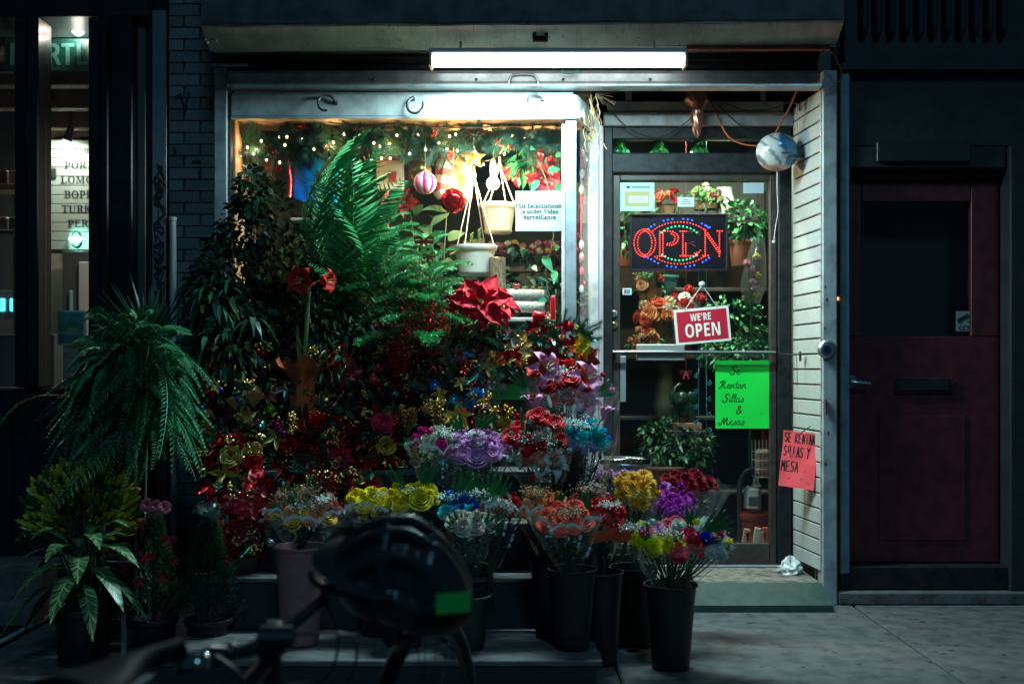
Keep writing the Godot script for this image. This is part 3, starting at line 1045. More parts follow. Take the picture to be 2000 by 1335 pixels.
	part(shop, "standpipe", pipe.mesh(), mat("pipe_white", Color(0.42, 0.43, 0.42), 0.5))

func neighbour_left() -> void:
	var b := thing("corner_cafe", "dark framed cafe front with tall panes beside the brick pier", "building")
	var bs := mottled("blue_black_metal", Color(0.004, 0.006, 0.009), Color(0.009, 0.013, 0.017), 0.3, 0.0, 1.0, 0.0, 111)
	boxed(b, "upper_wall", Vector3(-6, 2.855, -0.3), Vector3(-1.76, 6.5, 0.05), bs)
	boxed(b, "mullion", Vector3(-2.41, 1.06, -0.1), Vector3(-2.352, 2.853, 0.05), bs, 0.006)
	boxed(b, "mullion", Vector3(-2.346, 1.06, -0.1), Vector3(-2.29, 2.853, 0.06), bs, 0.006)
	boxed(b, "mullion", Vector3(-2.052, 1.06, -0.1), Vector3(-1.99, 2.853, 0.05), bs, 0.006)
	boxed(b, "corner_pier", Vector3(-1.985, 0.0, -0.1), Vector3(-1.945, 2.853, 0.08), bs, 0.006)
	boxed(b, "corner_pier", Vector3(-1.94, 0.0, -0.1), Vector3(-1.835, 2.853, 0.06), bs, 0.006)
	boxed(b, "corner_pier", Vector3(-1.832, 0.0, -0.1), Vector3(-1.79, 2.853, 0.0), mat("pier_edge", Color(0.05, 0.05, 0.045), 0.5), 0.004)
	# graffiti covered board between the two fronts
	var im := Image.create(128, 2048, false, Image.FORMAT_RGBA8)
	im.fill(Color(0.34, 0.38, 0.4))
	var r2 := RandomNumberGenerator.new()
	r2.seed = 77
	for q in 700:
		var k := r2.randf_range(0.26, 0.44)
		var p := Vector2(r2.randf() * 128, r2.randf() * 2048)
		brush(im, PackedVector2Array([p, p + Vector2(0, r2.randf_range(5, 40))]), r2.randf_range(1, 3), Color(k, k * 1.08, k * 1.1))
	for q in 26:
		var cy := 560.0 + q * 34.0 + r2.randf_range(-10, 10)
		var pts := []
		for j in 7:
			pts.append(Vector2(64 + r2.randf_range(-58, 58), cy + r2.randf_range(-34, 34)))
		brush(im, curve2(pts), r2.randf_range(9, 15), Color(0.02, 0.02, 0.025))
	var gm := mb()
	gm.quad(Vector3(-1.757, 0.0, 0.0), Vector3(-1.69, 0.0, 0.0), Vector3(-1.69, 2.9, 0.0), Vector3(-1.757, 2.9, 0.0))
	boxed(b, "side_board", Vector3(-1.7895, 0.0, -0.1), Vector3(-1.69, 3.0, -0.004), bs)
	part(b, "graffiti_panel", gm.mesh(), printed("graffiti", im, 0.6))
	boxed(b, "window_sill", Vector3(-6, 1.04, -0.12), Vector3(-2.0, 1.058, 0.02), mat("red_sill", Color(0.07, 0.02, 0.015), 0.5))
	boxed(b, "stall_riser", Vector3(-6, 0.0, -0.1), Vector3(-1.99, 1.038, 0.03), bs)
	for k in 2:
		boxed(b, "riser_panel", Vector3(-2.9 + k * 0.6, 0.32, 0.0305), Vector3(-2.42 + k * 0.46, 0.98, 0.05), bs, 0.008)
	var gl := clear("window_glass", Color(0.02, 0.03, 0.03), 0.03, 0.02)
	for q in [[-2.9, -2.411], [-2.289, -2.053]]:
		var m := mb()
		m.box(Vector3((q[0] + q[1]) / 2, 1.956, -0.03), Vector3(q[1] - q[0], 1.793, 0.006), 0.0)
		part(b, "window_pane", m.mesh(), gl)
	boxed(b, "mullion", Vector3(-2.96, 1.06, -0.1), Vector3(-2.9, 2.853, 0.05), bs, 0.006)
	boxed(b, "wall", Vector3(-6.0, 1.058, -0.1), Vector3(-2.97, 2.853, 0.05), bs)
	boxed(b, "transom_bar", Vector3(-2.9, 2.605, -0.06), Vector3(-2.415, 2.615, 0.0), bs)
	# room
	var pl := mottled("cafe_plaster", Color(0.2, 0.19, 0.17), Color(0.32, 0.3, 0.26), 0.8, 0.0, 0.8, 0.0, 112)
	boxed(b, "room_floor", Vector3(-6.0, 0.0, -3.4), Vector3(-1.58, 0.2, -0.12), timber())
	boxed(b, "room_wall", Vector3(-6.0, 0.0, -3.5), Vector3(-1.6, 3.0, -3.4), pl)
	boxed(b, "room_wall", Vector3(-6.1, 0.0, -3.4), Vector3(-6.0, 3.0, -0.1), pl)
	boxed(b, "room_wall", Vector3(-1.68, 0.0, -3.4), Vector3(-1.575, 3.0, -0.21), pl)
	boxed(b, "room_wall", Vector3(-5.2, 0.2, -2.45), Vector3(-3.32, 2.95, -2.35), mat("dark_partition", Color(0.05, 0.06, 0.07), 0.7))
	boxed(b, "ceiling", Vector3(-6.0, 2.96, -3.5), Vector3(-1.575, 3.06, -0.1), mottled("wood_ceiling", Color(0.1, 0.06, 0.04), Color(0.24, 0.15, 0.1), 0.7, 0.0, 0.9, 0.05, 113))
	for k in 5:
		boxed(b, "ceiling_beam", Vector3(-6.0, 2.84, -3.1 + k * 0.6), Vector3(-1.7, 2.958, -3.0 + k * 0.6), mats["wood_ceiling"], 0.006)
	# steps
	boxed(b, "step", Vector3(-4.5, 0.0, -0.05), Vector3(-2.15, 0.24, 0.36), concrete(), 0.012)
	boxed(b, "step", Vector3(-4.5, 0.0, 0.361), Vector3(-2.13, 0.11, 0.5), concrete(), 0.012)
	# things inside the cafe
	var menu := thing("menu_wall", "white boarded menu wall with rows of dark words seen through the cafe pane", "menu board", at(150, 380, -2.6))
	var fs := sysfont("Droid Serif", 700)
	var rows := ["Saus", "PORTEC", "LOMOES", "BOPPED", "TURKEY", "PERRO"]
	var pm: Array[Mesh] = []
	for q in 3:
		var m := mb(vary(Color(0.4, 0.42, 0.38), 0.08))
		m.box(Vector3.ZERO, Vector3(0.62, 0.062, 0.02), 0.004)
		pm.append(m.mesh())
	for k in 12:
		part(menu, "board", pm[k % 3], mat("menu_white", Color(1, 1, 1), 0.6), Transform3D(Basis(), Vector3(0.11, 0.36 - k * 0.066, 0)))
	for k in 6:
		words(menu, rows[k], 0.075 if k else 0.06, fs, mat("menu_ink", Color(0.02, 0.02, 0.02), 0.7), Transform3D(Basis(), Vector3(0.05 + 0.015 * (k % 2), 0.313 - k * 0.1045, 0.012)), 0.003)
	var note := mb(Color(0.03, 0.035, 0.035))
	note.box(Vector3(-0.18, 0.15, 0.02), Vector3(0.075, 0.07, 0.012), 0.003)
	part(menu, "black_card", note.mesh(), mat("card", Color(1, 1, 1), 0.6))
	boxed(menu, "support_panel", Vector3(-0.2, -1.58, -0.1), Vector3(0.5, 0.4, -0.02), mat("menu_support", Color(0.36, 0.33, 0.25), 0.7))
	var ex := thing("exit_lamp", "small glowing green oval lamp under the cafe menu wall", "lamp", at(147, 467, -2.5))
	var m2 := mb()
	m2.ball(Vector3.ZERO, 0.05, 16, 10, Vector3(1.0, 0.55, 0.3))
	part(ex, "diffuser", m2.mesh(), glow("exit_glow", Color(0.3, 1.0, 0.8), 2.2))
	m2 = mb(Color(0.05, 0.2, 0.17))
	m2.lathe(Vector3(0, 0, -0.04), [[0.062, 0.0], [0.062, 0.03], [0.05, 0.035]], 20, Vector3.BACK, 0.6)
	part(ex, "rim", m2.mesh(), mat("exit_rim", Color(1, 1, 1), 0.4))
	omni(ex, Vector3(0, 0, 0.0), Color(0.3, 1.0, 0.8), 0.02, 0.01)
	var cl := thing("cafe_ceiling_lamp", "round white ceiling lamp inside the cafe", "lamp", Vector3(-2.4, 2.76, -1.8))
	var cm := mb()
	cm.lathe(Vector3.ZERO, [[0.0, -0.05], [0.09, -0.035], [0.13, 0.0]], 20)
	part(cl, "diffuser", cm.mesh(), glow("cafe_glow", Color(1.0, 0.95, 0.8), 1.5))
	cm = mb(Color(0.3, 0.3, 0.3))
	cm.lathe(Vector3.ZERO, [[0.14, 0.0], [0.14, 0.04], [0.0, 0.04]], 20)
	cm.rod(Vector3(0, 0.04, 0), Vector3(0, 0.16, 0), 0.01, 6)
	part(cl, "base", cm.mesh(), mat("pipe_white", Color(0.42, 0.43, 0.42), 0.5))
	area(cl, Vector3(0, -0.06, 0), Vector3(-90, 0, 0), Vector2(0.2, 0.2), Color(1.0, 0.95, 0.78), 0.8)
	var idoor := thing("inner_door", "pale inner door in a dark frame below the green cafe lamp", "door", at(160, 600, -2.48))
	boxed(idoor, "frame", Vector3(-0.14, -0.95, -0.04), Vector3(0.3, 0.4, 0.0), mat("inner_frame", Color(0.05, 0.05, 0.055), 0.5))
	boxed(idoor, "leaf", Vector3(-0.015, -0.95, 0.001), Vector3(0.28, 0.32, 0.03), mat("inner_leaf", Color(0.34, 0.33, 0.32), 0.6))
	boxed(idoor, "handle", Vector3(-0.09, -0.05, 0.001), Vector3(-0.06, 0.12, 0.03), mat("teal_handle", Color(0.2, 0.4, 0.42), 0.3, 0.5), 0.01)
	var pic := thing("green_picture", "teal and green picture standing by the cafe window ledge", "picture", at(140, 640, -0.4))
	var pim := Image.create(128, 128, false, Image.FORMAT_RGBA8)
	for y in 128:
		for x in 128:
			var h := 60.0 + 12.0 * sin(x * 0.07) + 6.0 * sin(x * 0.19)
			pim.set_pixel(x, y, Color(0.12, 0.52, 0.5) if y < h - 22 else (Color(0.16, 0.42, 0.24) if y < h + 10 else Color(0.4, 0.52, 0.44) if y < 92 else Color(0.1, 0.4, 0.36)))
	part(pic, "print", sheet(0.13, 0.16), printed("landscape_print", pim), Transform3D(Basis(), Vector3(0, 0, 0.013)))
	boxed(pic, "frame", Vector3(-0.075, -0.09, 0.0), Vector3(0.075, 0.09, 0.01), mat("pic_frame", Color(0.3, 0.5, 0.5), 0.5))
	boxed(pic, "easel", Vector3(-0.05, -1.1, -0.03), Vector3(0.05, -0.09, -0.005), timber())
	var st := thing("street_sign", "green street name sign reading MYRTLE hanging behind the cafe pane", "sign", at(107, 107, -0.25))
	var plate := mb(Color(0.01, 0.06, 0.05))
	plate.box(Vector3(0.0, 0, 0), Vector3(0.52, 0.165, 0.006), 0.006)
	part(st, "plate", plate.mesh(), mat("sign_green", Color(1, 1, 1), 0.4))
	words(st, "MYRTLE", 0.155, sysfont("Droid Sans", 700), mat("sign_letters", Color(0.07, 0.26, 0.21), 0.4), Transform3D(Basis.from_scale(Vector3(0.82, 1, 1)), Vector3(0.0, 0, 0.004)), 0.003)
	var hang := mb(Color(0.1, 0.1, 0.1))
	for s in [-0.2, 0.2]:
		hang.rod(Vector3(s, 0.08, 0), Vector3(s, 0.32, 0), 0.003, 5)
	part(st, "hanger", hang.mesh(), mat("wire_dark", Color(1, 1, 1), 0.5, 0.6))
	var gl2 := thing("globe_lamp", "bright pinkish globe lamp near the cafe ceiling", "lamp", at(152, 58, -0.2))
	m2 = mb()
	m2.ball(Vector3.ZERO, 0.034, 16, 10, Vector3(1, 0.95, 1))
	part(gl2, "globe", m2.mesh(), glow("globe_glow", Color(1.0, 0.72, 0.86), 1.3))
	m2 = mb(Color(0.05, 0.05, 0.05))
	m2.lathe(Vector3(0, 0.03, 0), [[0.018, 0.0], [0.018, 0.03], [0.0, 0.035]], 10)
	m2.rod(Vector3(0, 0.06, 0), Vector3(0, 0.09, 0), 0.005, 6)
	part(gl2, "socket", m2.mesh(), mat("socket_dark", Color(1, 1, 1), 0.5))
	omni(gl2, Vector3.ZERO, Color(1.0, 0.86, 0.74), 0.25, 0.03)
	var spot := thing("track_spot", "black ceiling spotlight above the cafe menu wall", "lamp", at(138, 262, -2.4))
	m2 = mb(Color(0.02, 0.02, 0.02))
	m2.rod(Vector3(0, 0.06, 0), Vector3(0, 0.28, 0), 0.012, 8)
	m2.lathe(Vector3(0.0, 0.05, 0), [[0.02, 0.0], [0.035, -0.1], [0.03, -0.1], [0.0, -0.06]], 12, Vector3(0.3, 1, 0))
	part(spot, "housing", m2.mesh(), mat("spot_black", Color(1, 1, 1), 0.4))
	m2 = mb()
	m2.ball(Vector3(-0.03, -0.045, 0), 0.018, 10, 6)
	part(spot, "bulb", m2.mesh(), glow("spot_glow", Color(0.8, 1.0, 0.9), 0.9))
	omni(spot, Vector3(-0.03, -0.045, 0), Color(0.85, 1.0, 0.85), 0.2, 0.012)
	# the shelf wall at the far left
	var sh := thing("bottle_shelf", "cafe wall shelf with colourful packets behind the leftmost pane", "shelf", at(15, 420, -1.6))
	boxed(sh, "board", Vector3(-0.4, -0.12, -0.2), Vector3(0.16, -0.09, 0.0), timber())
	boxed(sh, "board", Vector3(-0.4, 0.16, -0.2), Vector3(0.16, 0.2, 0.0), mat("yellow_board", Color(0.4, 0.3, 0.16), 0.6))
	boxed(sh, "upright", Vector3(-0.06, -1.3, -0.23), Vector3(-0.02, 0.4, -0.201), mat("green_upright", Color(0.08, 0.2, 0.05), 0.6))
	boxed(sh, "counter", Vector3(-0.5, -1.36, -0.25), Vector3(0.3, -0.75, 0.02), mat("counter_grey", Color(0.1, 0.11, 0.11), 0.5))
	for k in 12:
		var m := mb(vary([Color(0.35, 0.1, 0.08), Color(0.4, 0.3, 0.18), Color(0.28, 0.27, 0.24), Color(0.1, 0.1, 0.1)][k % 4], 0.3))
		m.box(Vector3(-0.16 + (k % 6) * 0.055, -0.045 if k < 6 else 0.25, -0.07), Vector3(0.045, 0.085, 0.05), 0.006)
		part(sh, "packet", m.mesh(), mat("packet", Color(1, 1, 1), 0.5))
	var fr := thing("drinks_cooler", "glowing blue drinks cooler in the cafe behind the leftmost pane", "cooler", at(14, 595, -2.2))
	boxed(fr, "cabinet", Vector3(-0.3, -1.0, -0.3), Vector3(0.12, 0.1, -0.01), mat("cooler_grey", Color(0.12, 0.13, 0.14), 0.5))
	for s in [-0.045, 0.045]:
		m2 = mb()
		m2.box(Vector3(s, 0, 0.0), Vector3(0.06, 0.09, 0.018), 0.01)
		part(fr, "light_panel", m2.mesh(), glow("cooler_glow", Color(0.1, 0.75, 1.0), 0.9))

func neighbour_right() -> void:
	var b := thing("right_building", "dark house front with a red door beside the flower shop", "building")
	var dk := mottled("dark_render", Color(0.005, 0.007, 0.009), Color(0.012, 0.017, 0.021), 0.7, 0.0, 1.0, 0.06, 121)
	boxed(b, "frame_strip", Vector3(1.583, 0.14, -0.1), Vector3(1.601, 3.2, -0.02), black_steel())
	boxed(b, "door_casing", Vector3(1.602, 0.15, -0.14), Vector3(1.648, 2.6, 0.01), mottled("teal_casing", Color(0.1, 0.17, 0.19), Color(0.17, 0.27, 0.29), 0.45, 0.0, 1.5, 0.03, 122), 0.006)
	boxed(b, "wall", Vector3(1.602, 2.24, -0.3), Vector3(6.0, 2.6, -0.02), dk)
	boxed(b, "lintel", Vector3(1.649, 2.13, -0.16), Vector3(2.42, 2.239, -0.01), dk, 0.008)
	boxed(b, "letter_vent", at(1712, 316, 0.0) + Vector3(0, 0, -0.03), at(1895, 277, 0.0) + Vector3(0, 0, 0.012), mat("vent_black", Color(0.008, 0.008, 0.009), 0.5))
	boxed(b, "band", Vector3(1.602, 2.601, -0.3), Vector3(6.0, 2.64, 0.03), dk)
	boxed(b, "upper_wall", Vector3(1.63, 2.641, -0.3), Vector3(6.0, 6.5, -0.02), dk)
	var rib := mb()
	for k in 11:
		rib.lathe(Vector3(1.72 + k * 0.068, 2.79, -0.005), [[0.0, -0.03], [0.022, -0.012], [0.03, 0.03], [0.03, 0.6]], 12, Vector3.UP, 0.7)
		part(b, "rib", rib.mesh(), dk)
		rib = mb()
	boxed(b, "pier", Vector3(2.425, 0.0, -0.2), Vector3(2.6, 2.239, 0.02), dk, 0.008)
	boxed(b, "wall", Vector3(2.601, 0.0, -0.3), Vector3(6.0, 2.239, 0.0), dk)
	boxed(b, "back_wall", Vector3(1.6, 0.0, -0.4), Vector3(2.5, 2.3, -0.301), dk)
	# door
	var rd := mottled("red_door_paint", Color(0.05, 0.005, 0.008), Color(0.1, 0.011, 0.016), 0.5, 0.0, 1.4, 0.05, 123)
	var door := boxed(b, "door", Vector3(1.65, 0.19, -0.13), Vector3(2.42, 1.31, -0.09), rd, 0.004)
	boxed(door, "stile", Vector3(1.65, 1.3105, -0.13), Vector3(1.735, 2.126, -0.09), rd, 0.004)
	boxed(door, "stile", Vector3(2.28, 1.3105, -0.13), Vector3(2.42, 2.126, -0.09), rd, 0.004)
	boxed(door, "rail", Vector3(1.7355, 1.98, -0.13), Vector3(2.2795, 2.126, -0.09), rd, 0.004)
	boxed(door, "panel_moulding", Vector3(1.82, 0.3, -0.0895), Vector3(2.25, 0.92, -0.083), rd, 0.005)
	var p := mb()
	p.box(Vector3(2.0075, 1.645, -0.115), Vector3(0.545, 0.67, 0.006), 0.0)
	part(door, "pane", p.mesh(), clear("window_glass", Color(0.02, 0.03, 0.03), 0.03, 0.02))
	var ms := boxed(door, "mail_slot", at(1748, 768, -0.088), at(1862, 738, -0.088) + Vector3(0, 0, 0.012), black_steel(), 0.004)
	ms.set_meta("label", "black letter slot")
	boxed(door, "slot_flap", at(1757, 762, -0.075), at(1853, 744, -0.075) + Vector3(0, 0, 0.004), mat("vent_black", Color(0.008, 0.008, 0.009), 0.5))
	var hn := mb()
	hn.lathe(at(1663, 744, -0.09), [[0.03, 0.0], [0.03, 0.008], [0.014, 0.014], [0.012, 0.05], [0.0, 0.05]], 16, Vector3.BACK)
	hn.tube(smooth([at(1663, 744, -0.045), at(1676, 746, -0.04), at(1700, 748, -0.045)]), 0.009, 0.008, 8)
	part(door, "handle", hn.mesh(), mat("teal_chrome", Color(0.35, 0.5, 0.52), 0.25, 0.8))
	# dark hall behind the door's pane
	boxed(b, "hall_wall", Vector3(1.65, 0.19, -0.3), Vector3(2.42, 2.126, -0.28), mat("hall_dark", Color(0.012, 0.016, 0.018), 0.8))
	boxed(b, "sill", Vector3(1.603, 0.07, -0.3), Vector3(2.6, 0.185, 0.0), black_steel(), 0.006)
	boxed(b, "base", Vector3(1.584, 0.0, -0.3), Vector3(6.0, 0.068, 0.03), mottled("base_concrete", Color(0.05, 0.05, 0.05), Color(0.12, 0.12, 0.12), 0.85, 0.0, 1.5, 0.1, 124), 0.01)
	var cc := thing("camera_notice", "small white CCTV sticker with a camera symbol on the red door's pane", "sign", at(1887, 627, -0.105))
	p = mb(Color(0.2, 0.24, 0.24))
	p.box(Vector3.ZERO, Vector3(0.098, 0.1, 0.002), 0.0)
	part(cc, "card", p.mesh(), mat("card", Color(1, 1, 1), 0.6))
	p = mb(Color(0.01, 0.015, 0.015))
	p.x = Transform3D(Basis(Vector3.BACK, 0.45), Vector3(-0.008, 0.018, 0.002))
	p.box(Vector3.ZERO, Vector3(0.052, 0.02, 0.002), 0.0008)
	p.box(Vector3(-0.03, -0.004, 0), Vector3(0.014, 0.028, 0.002), 0.0008)
	p.x = Transform3D(Basis(), Vector3(0, 0, 0.002))
	p.box(Vector3(0.022, -0.002, 0), Vector3(0.03, 0.008, 0.002), 0.0008)
	p.box(Vector3(0.036, 0.002, 0), Vector3(0.006, 0.026, 0.002), 0.0008)
	part(cc, "camera_symbol", p.mesh(), mat("ink", Color(1, 1, 1), 0.6))
	words(cc, "CCTV", 0.03, sysfont("Droid Sans", 700), mat("ink_black", Color(0.015, 0.015, 0.015), 0.6), Transform3D(Basis(), Vector3(0, -0.034, 0.002)), 0.001)
	var pilot := thing("pilot_lamp", "tiny orange pilot lamp on the steel strip beside the red door", "lamp", at(1637, 583, -0.01))
	p = mb()
	p.ball(Vector3.ZERO, 0.006, 10, 8, Vector3(0.8, 1.5, 0.8))
	part(pilot, "bulb", p.mesh(), glow("pilot_glow", Color(1.0, 0.3, 0.08), 1.6))

# ---------------------------------------------------------------- lamp, hooks, cables and hangings on the front
func fittings() -> void:
	var zinc: Material = mats["zinc"]
	# the strip light over the window
	var lt := thing("strip_light", "long white fluorescent strip light under the shutter hood", "lamp", at(1090, 120, 0.33))
	var m := mb()
	m.box(Vector3(0, 0.038, -0.01), Vector3(1.18, 0.03, 0.11), 0.008)
	part(lt, "housing", m.mesh(), mat("lamp_housing", Color(0.3, 0.33, 0.34), 0.45))
	m = mb()
	var g := PackedVector3Array()
	for i in 9:
		for xx in [-0.575, 0.575]:
			var a := PI * i / 8.0
			g.append(Vector3(xx, 0.02 - 0.046 * sin(a) - (0.004 if i == 0 or i == 8 else 0.0), -0.048 * cos(a)))
	m.grid(g, 2, 9)
	part(lt, "tube_diffuser", m.mesh(), glow("tube_glow", Color(0.86, 1.0, 0.97), 5.0))
	for s in [-1.0, 1.0]:
		m = mb()
		m.box(Vector3(s * 0.583, -0.002, 0.0), Vector3(0.014, 0.055, 0.1), 0.004)
		part(lt, "end_cap", m.mesh(), mat("end_cap", Color(0.34, 0.26, 0.16), 0.5))
	m = mb()
	for s in [-0.45, 0.45]:
		m.rod(Vector3(s, 0.05, -0.03), Vector3(s, 0.11, -0.07), 0.006, 6)
	part(lt, "bracket", m.mesh(), zinc)
	area(lt, Vector3(0, -0.03, 0.0), Vector3(-90, 0, 0), Vector2(1.12, 0.08), TUBE, 4.3)
	area(lt, Vector3(0, 0.0, 0.053), Vector3(-180, 0, 0), Vector2(1.12, 0.05), TUBE, 1.4)
	# hooks on the header board, one on the hood
	var hk := [["steel C hook at the dim end of the header board", 640, 205, 0.3], ["steel C hook in the middle of the header board", 812, 208, 1.9], ["bright steel C hook near the header board's lit corner", 1046, 203, 0.6]]
	for q in hk:
		var h := thing("wall_hook", q[0], "hook", at(q[1], q[2], 0.023), "hooks above the window")
		m = mb()
		var pts := []
		for k in 9:
			var a: float = q[3] + k * 0.58
			pts.append(Vector3(cos(a) * 0.04, sin(a) * 0.042, 0.01 + k * 0.007))
		m.tube(smooth(pts, 3), 0.0075, 0.0055, 8)
		m.rod(Vector3(cos(q[3]) * 0.04, sin(q[3]) * 0.042, 0.014), Vector3(cos(q[3]) * 0.04, sin(q[3]) * 0.042, -0.003), 0.007, 8)
		part(h, "hook_body", m.mesh(), mat("dark_zinc", Color(0.1, 0.105, 0.11), 0.35, 0.8))
		m = mb(Color(0.5, 0.5, 0.5))
		m.lathe(Vector3(cos(q[3]) * 0.04, sin(q[3]) * 0.042, -0.0025), [[0.014, 0.0], [0.013, 0.004], [0.0, 0.005]], 10, Vector3.BACK)
		part(h, "wall_plate", m.mesh(), zinc)
	var hh := thing("staple_hook", "rusty iron staple hook on the shutter hood above the lamp", "hook", at(1055, 70, 0.262))
	m = mb()
	m.tube(smooth([Vector3(-0.028, -0.02, 0.006), Vector3(-0.026, 0.012, 0.018), Vector3(0, 0.022, 0.02), Vector3(0.026, 0.012, 0.018), Vector3(0.03, -0.028, 0.006)]), 0.007, 0.007, 8)
	m.box(Vector3(0, -0.002, -0.004), Vector3(0.07, 0.05, 0.012), 0.004)
	part(hh, "loop", m.mesh(), mats["rusty_iron"])
	# padlock chain at the hood's left end
	var ch := thing("hood_fastener", "small metal fastener hanging from a wire at the hood's end", "fastener", at(402, 80, 0.3))
	m = mb()
	m.rod(Vector3(-0.005, 0.4, -0.005), Vector3(0, 0.0, 0), 0.002, 5)
	part(ch, "wire", m.mesh(), zinc)
	m = mb(Color(0.6, 0.62, 0.62))
	m.ball(Vector3(0, 0, 0.0), 0.014, 10, 8)
	m.tube(smooth([Vector3(0.02, 0.01, 0), Vector3(0.05, 0.0, 0.01), Vector3(0.052, -0.03, 0.01), Vector3(0.03, -0.04, 0.0)]), 0.005, 0.004, 8)
	part(ch, "clasp", m.mesh(), zinc)
	# green wire loop under the lamp
	var gw := thing("green_wire_loop", "small green wire loop under the strip light", "wire", at(1113, 140, 0.12))
	m = mb(Color(0.02, 0.3, 0.16))
	m.tube(smooth([Vector3(-0.035, 0.012, 0), Vector3(-0.03, -0.006, 0), Vector3(0, -0.01, 0), Vector3(0.035, -0.004, 0), Vector3(0.038, 0.012, 0)]), 0.003, 0.003, 6)
	part(gw, "loop", m.mesh(), mat("wire_plastic", Color(1, 1, 1), 0.4))
	# cables along the window head and over the door
	var cb := thing("window_cable", "thin black cable along the top of the display window", "cable", at(780, 243, -0.06))
	m = mb(Color(0.012, 0.012, 0.012))
	m.tube(smooth([at(640, 238, -0.06), at(700, 246, -0.06), at(790, 243, -0.065), at(880, 249, -0.07), at(1000, 247, -0.06), at(1095, 240, -0.05)].map(func(p): return p - cb.position)), 0.0035, 0.0035, 6)
	part(cb, "wire", m.mesh(), mat("cable_black", Color(1, 1, 1), 0.5))
	var paths := [
		["orange extension cord looping across the lintel to the balloon", Color(0.3, 0.07, 0.03), 0.0045, [at(1390, 200, -0.34), at(1405, 235, -0.33), at(1425, 268, -0.33), at(1460, 283, -0.3), at(1500, 280, -0.26), at(1520, 250, -0.2), at(1545, 205, -0.1), at(1555, 178, -0.04)]],
		["thin black wire hanging across the lintel boards", Color(0.012, 0.012, 0.012), 0.003, [at(1195, 218, -0.34), at(1235, 255, -0.34), at(1290, 268, -0.34), at(1345, 235, -0.335), at(1385, 195, -0.34), at(1440, 240, -0.335), at(1475, 252, -0.33)]],
		["black cable drooping beside the hanging foil", Color(0.015, 0.015, 0.015), 0.003, [at(1400, 195, -0.34), at(1435, 208, -0.33), at(1470, 216, -0.33), at(1530, 205, -0.25), at(1565, 172, -0.05)]],
		["copper wire loop at the hood's right end", Color(0.25, 0.12, 0.08), 0.003, [at(1617, 92, 0.12), at(1632, 112, 0.1), at(1646, 148, 0.08), at(1630, 165, 0.07), at(1608, 178, 0.04)]],
	]
	for q in paths:
		var c: Node3D = thing("cable", q[0], "cable", q[3][0])
		m = mb(q[1])
		m.tube(smooth(q[3].map(func(p): return p - q[3][0])), q[2], q[2], 6)
		part(c, "wire", m.mesh(), mat("wire_plastic", Color(1, 1, 1), 0.4))
	# raffia and ribbon bundle by the corner post
	var rf := thing("ribbon_bundle", "bundle of yellow raffia and ribbon loops hanging by the corner post", "ribbon", at(1155, 190, -0.02))
	var cols := [Color(0.42, 0.3, 0.12), Color(0.5, 0.4, 0.2), Color(0.35, 0.2, 0.1), Color(0.45, 0.36, 0.25)]
	for k in 16:
		m = mb(vary(cols[k % 4], 0.2))
		var x0 := rr(-0.02, 0.025)
		var y0 := -k * 0.014
		var w := rr(0.012, 0.03)
		var l := rr(0.05, 0.11)
		ribbon(m, smooth([Vector3(x0, y0, 0.0), Vector3(x0 - w, y0 - l * 0.5, rr(0, 0.03)), Vector3(x0 - w * 0.3, y0 - l, 0.02), Vector3(x0 + w, y0 - l * 0.55, rr(0, 0.03)), Vector3(x0 + 0.004, y0 + 0.005, 0.01)]), 0.009, Vector3(0.3, 0.2, 1).normalized())
		part(rf, "ribbon_loop", m.mesh(), mat("satin", Color(1, 1, 1), 0.4))
	m = mb(Color(0.2, 0.12, 0.06))
	m.rod(Vector3(0.0, 0.06, -0.02), Vector3(0, -0.2, 0), 0.004, 6)
	m.rod(Vector3(0.05, -0.2, -0.02), Vector3(0.075, -0.255, 0.0), 0.002, 5)
	for k in 22:
		m.rod(Vector3(0.02, 0.02, 0), Vector3(rr(0.03, 0.13), rr(-0.05, 0.06), rr(-0.05, 0.06)), 0.0012, 3)
	part(rf, "twigs", m.mesh(), mat("twig", Color(1, 1, 1), 0.8))
	# crumpled copper foil hanging over the door
	var fo := thing("foil_ornament", "crumpled copper foil paper hanging above the door", "ornament", at(1362, 215, -0.3))
	m = mb(Color(0.34, 0.16, 0.12))
	var g2 := PackedVector3Array()
	var pr := [[0.006, 0.13], [0.045, 0.085], [0.052, 0.05], [0.03, 0.02], [0.034, -0.02], [0.03, -0.06], [0.022, -0.1], [0.002, -0.135]]
	for j in pr.size():
		for i in 25:
			var a := TAU * i / 24.0
			var rd: float = pr[j][0] * (1.0 + 0.45 * sin(a * 5.0 + j * 1.3) * sin(a * 3.0 + j * 2.0))
			g2.append(Vector3(cos(a) * rd, pr[j][1] + 0.012 * sin(a * 4.0 + j), sin(a) * rd * 0.7))
	m.grid(g2, 25, pr.size())
	part(fo, "foil", m.mesh(), mat("foil", Color(1, 1, 1), 0.3, 0.9))
	m = mb(Color(0.2, 0.1, 0.06))
	m.rod(Vector3(0, 0.1, 0), Vector3(0.02, 0.3, -0.04), 0.002, 5)
	part(fo, "string", m.mesh(), mat("twig", Color(1, 1, 1), 0.8))
	# foil ball balloon on its bracket
	var bl := thing("foil_balloon", "blue and white patterned ball balloon by the door's upper corner", "balloon", at(1518, 297, -0.22))
	m = mb()
	var gb := PackedVector3Array()
	for j in 25:
		var b := -PI / 2 + PI * j / 24.0
		for i in 33:
			var a := -TAU * i / 32.0
			var crease := 1.0 + 0.012 * sin(a * 16.0) * pow(absf(sin(b)), 4.0)
			gb.append(Vector3(cos(b) * cos(a), sin(b), cos(b) * sin(a)) * Vector3(0.107, 0.098, 0.09) * crease)
	m.grid(gb, 33, 25)
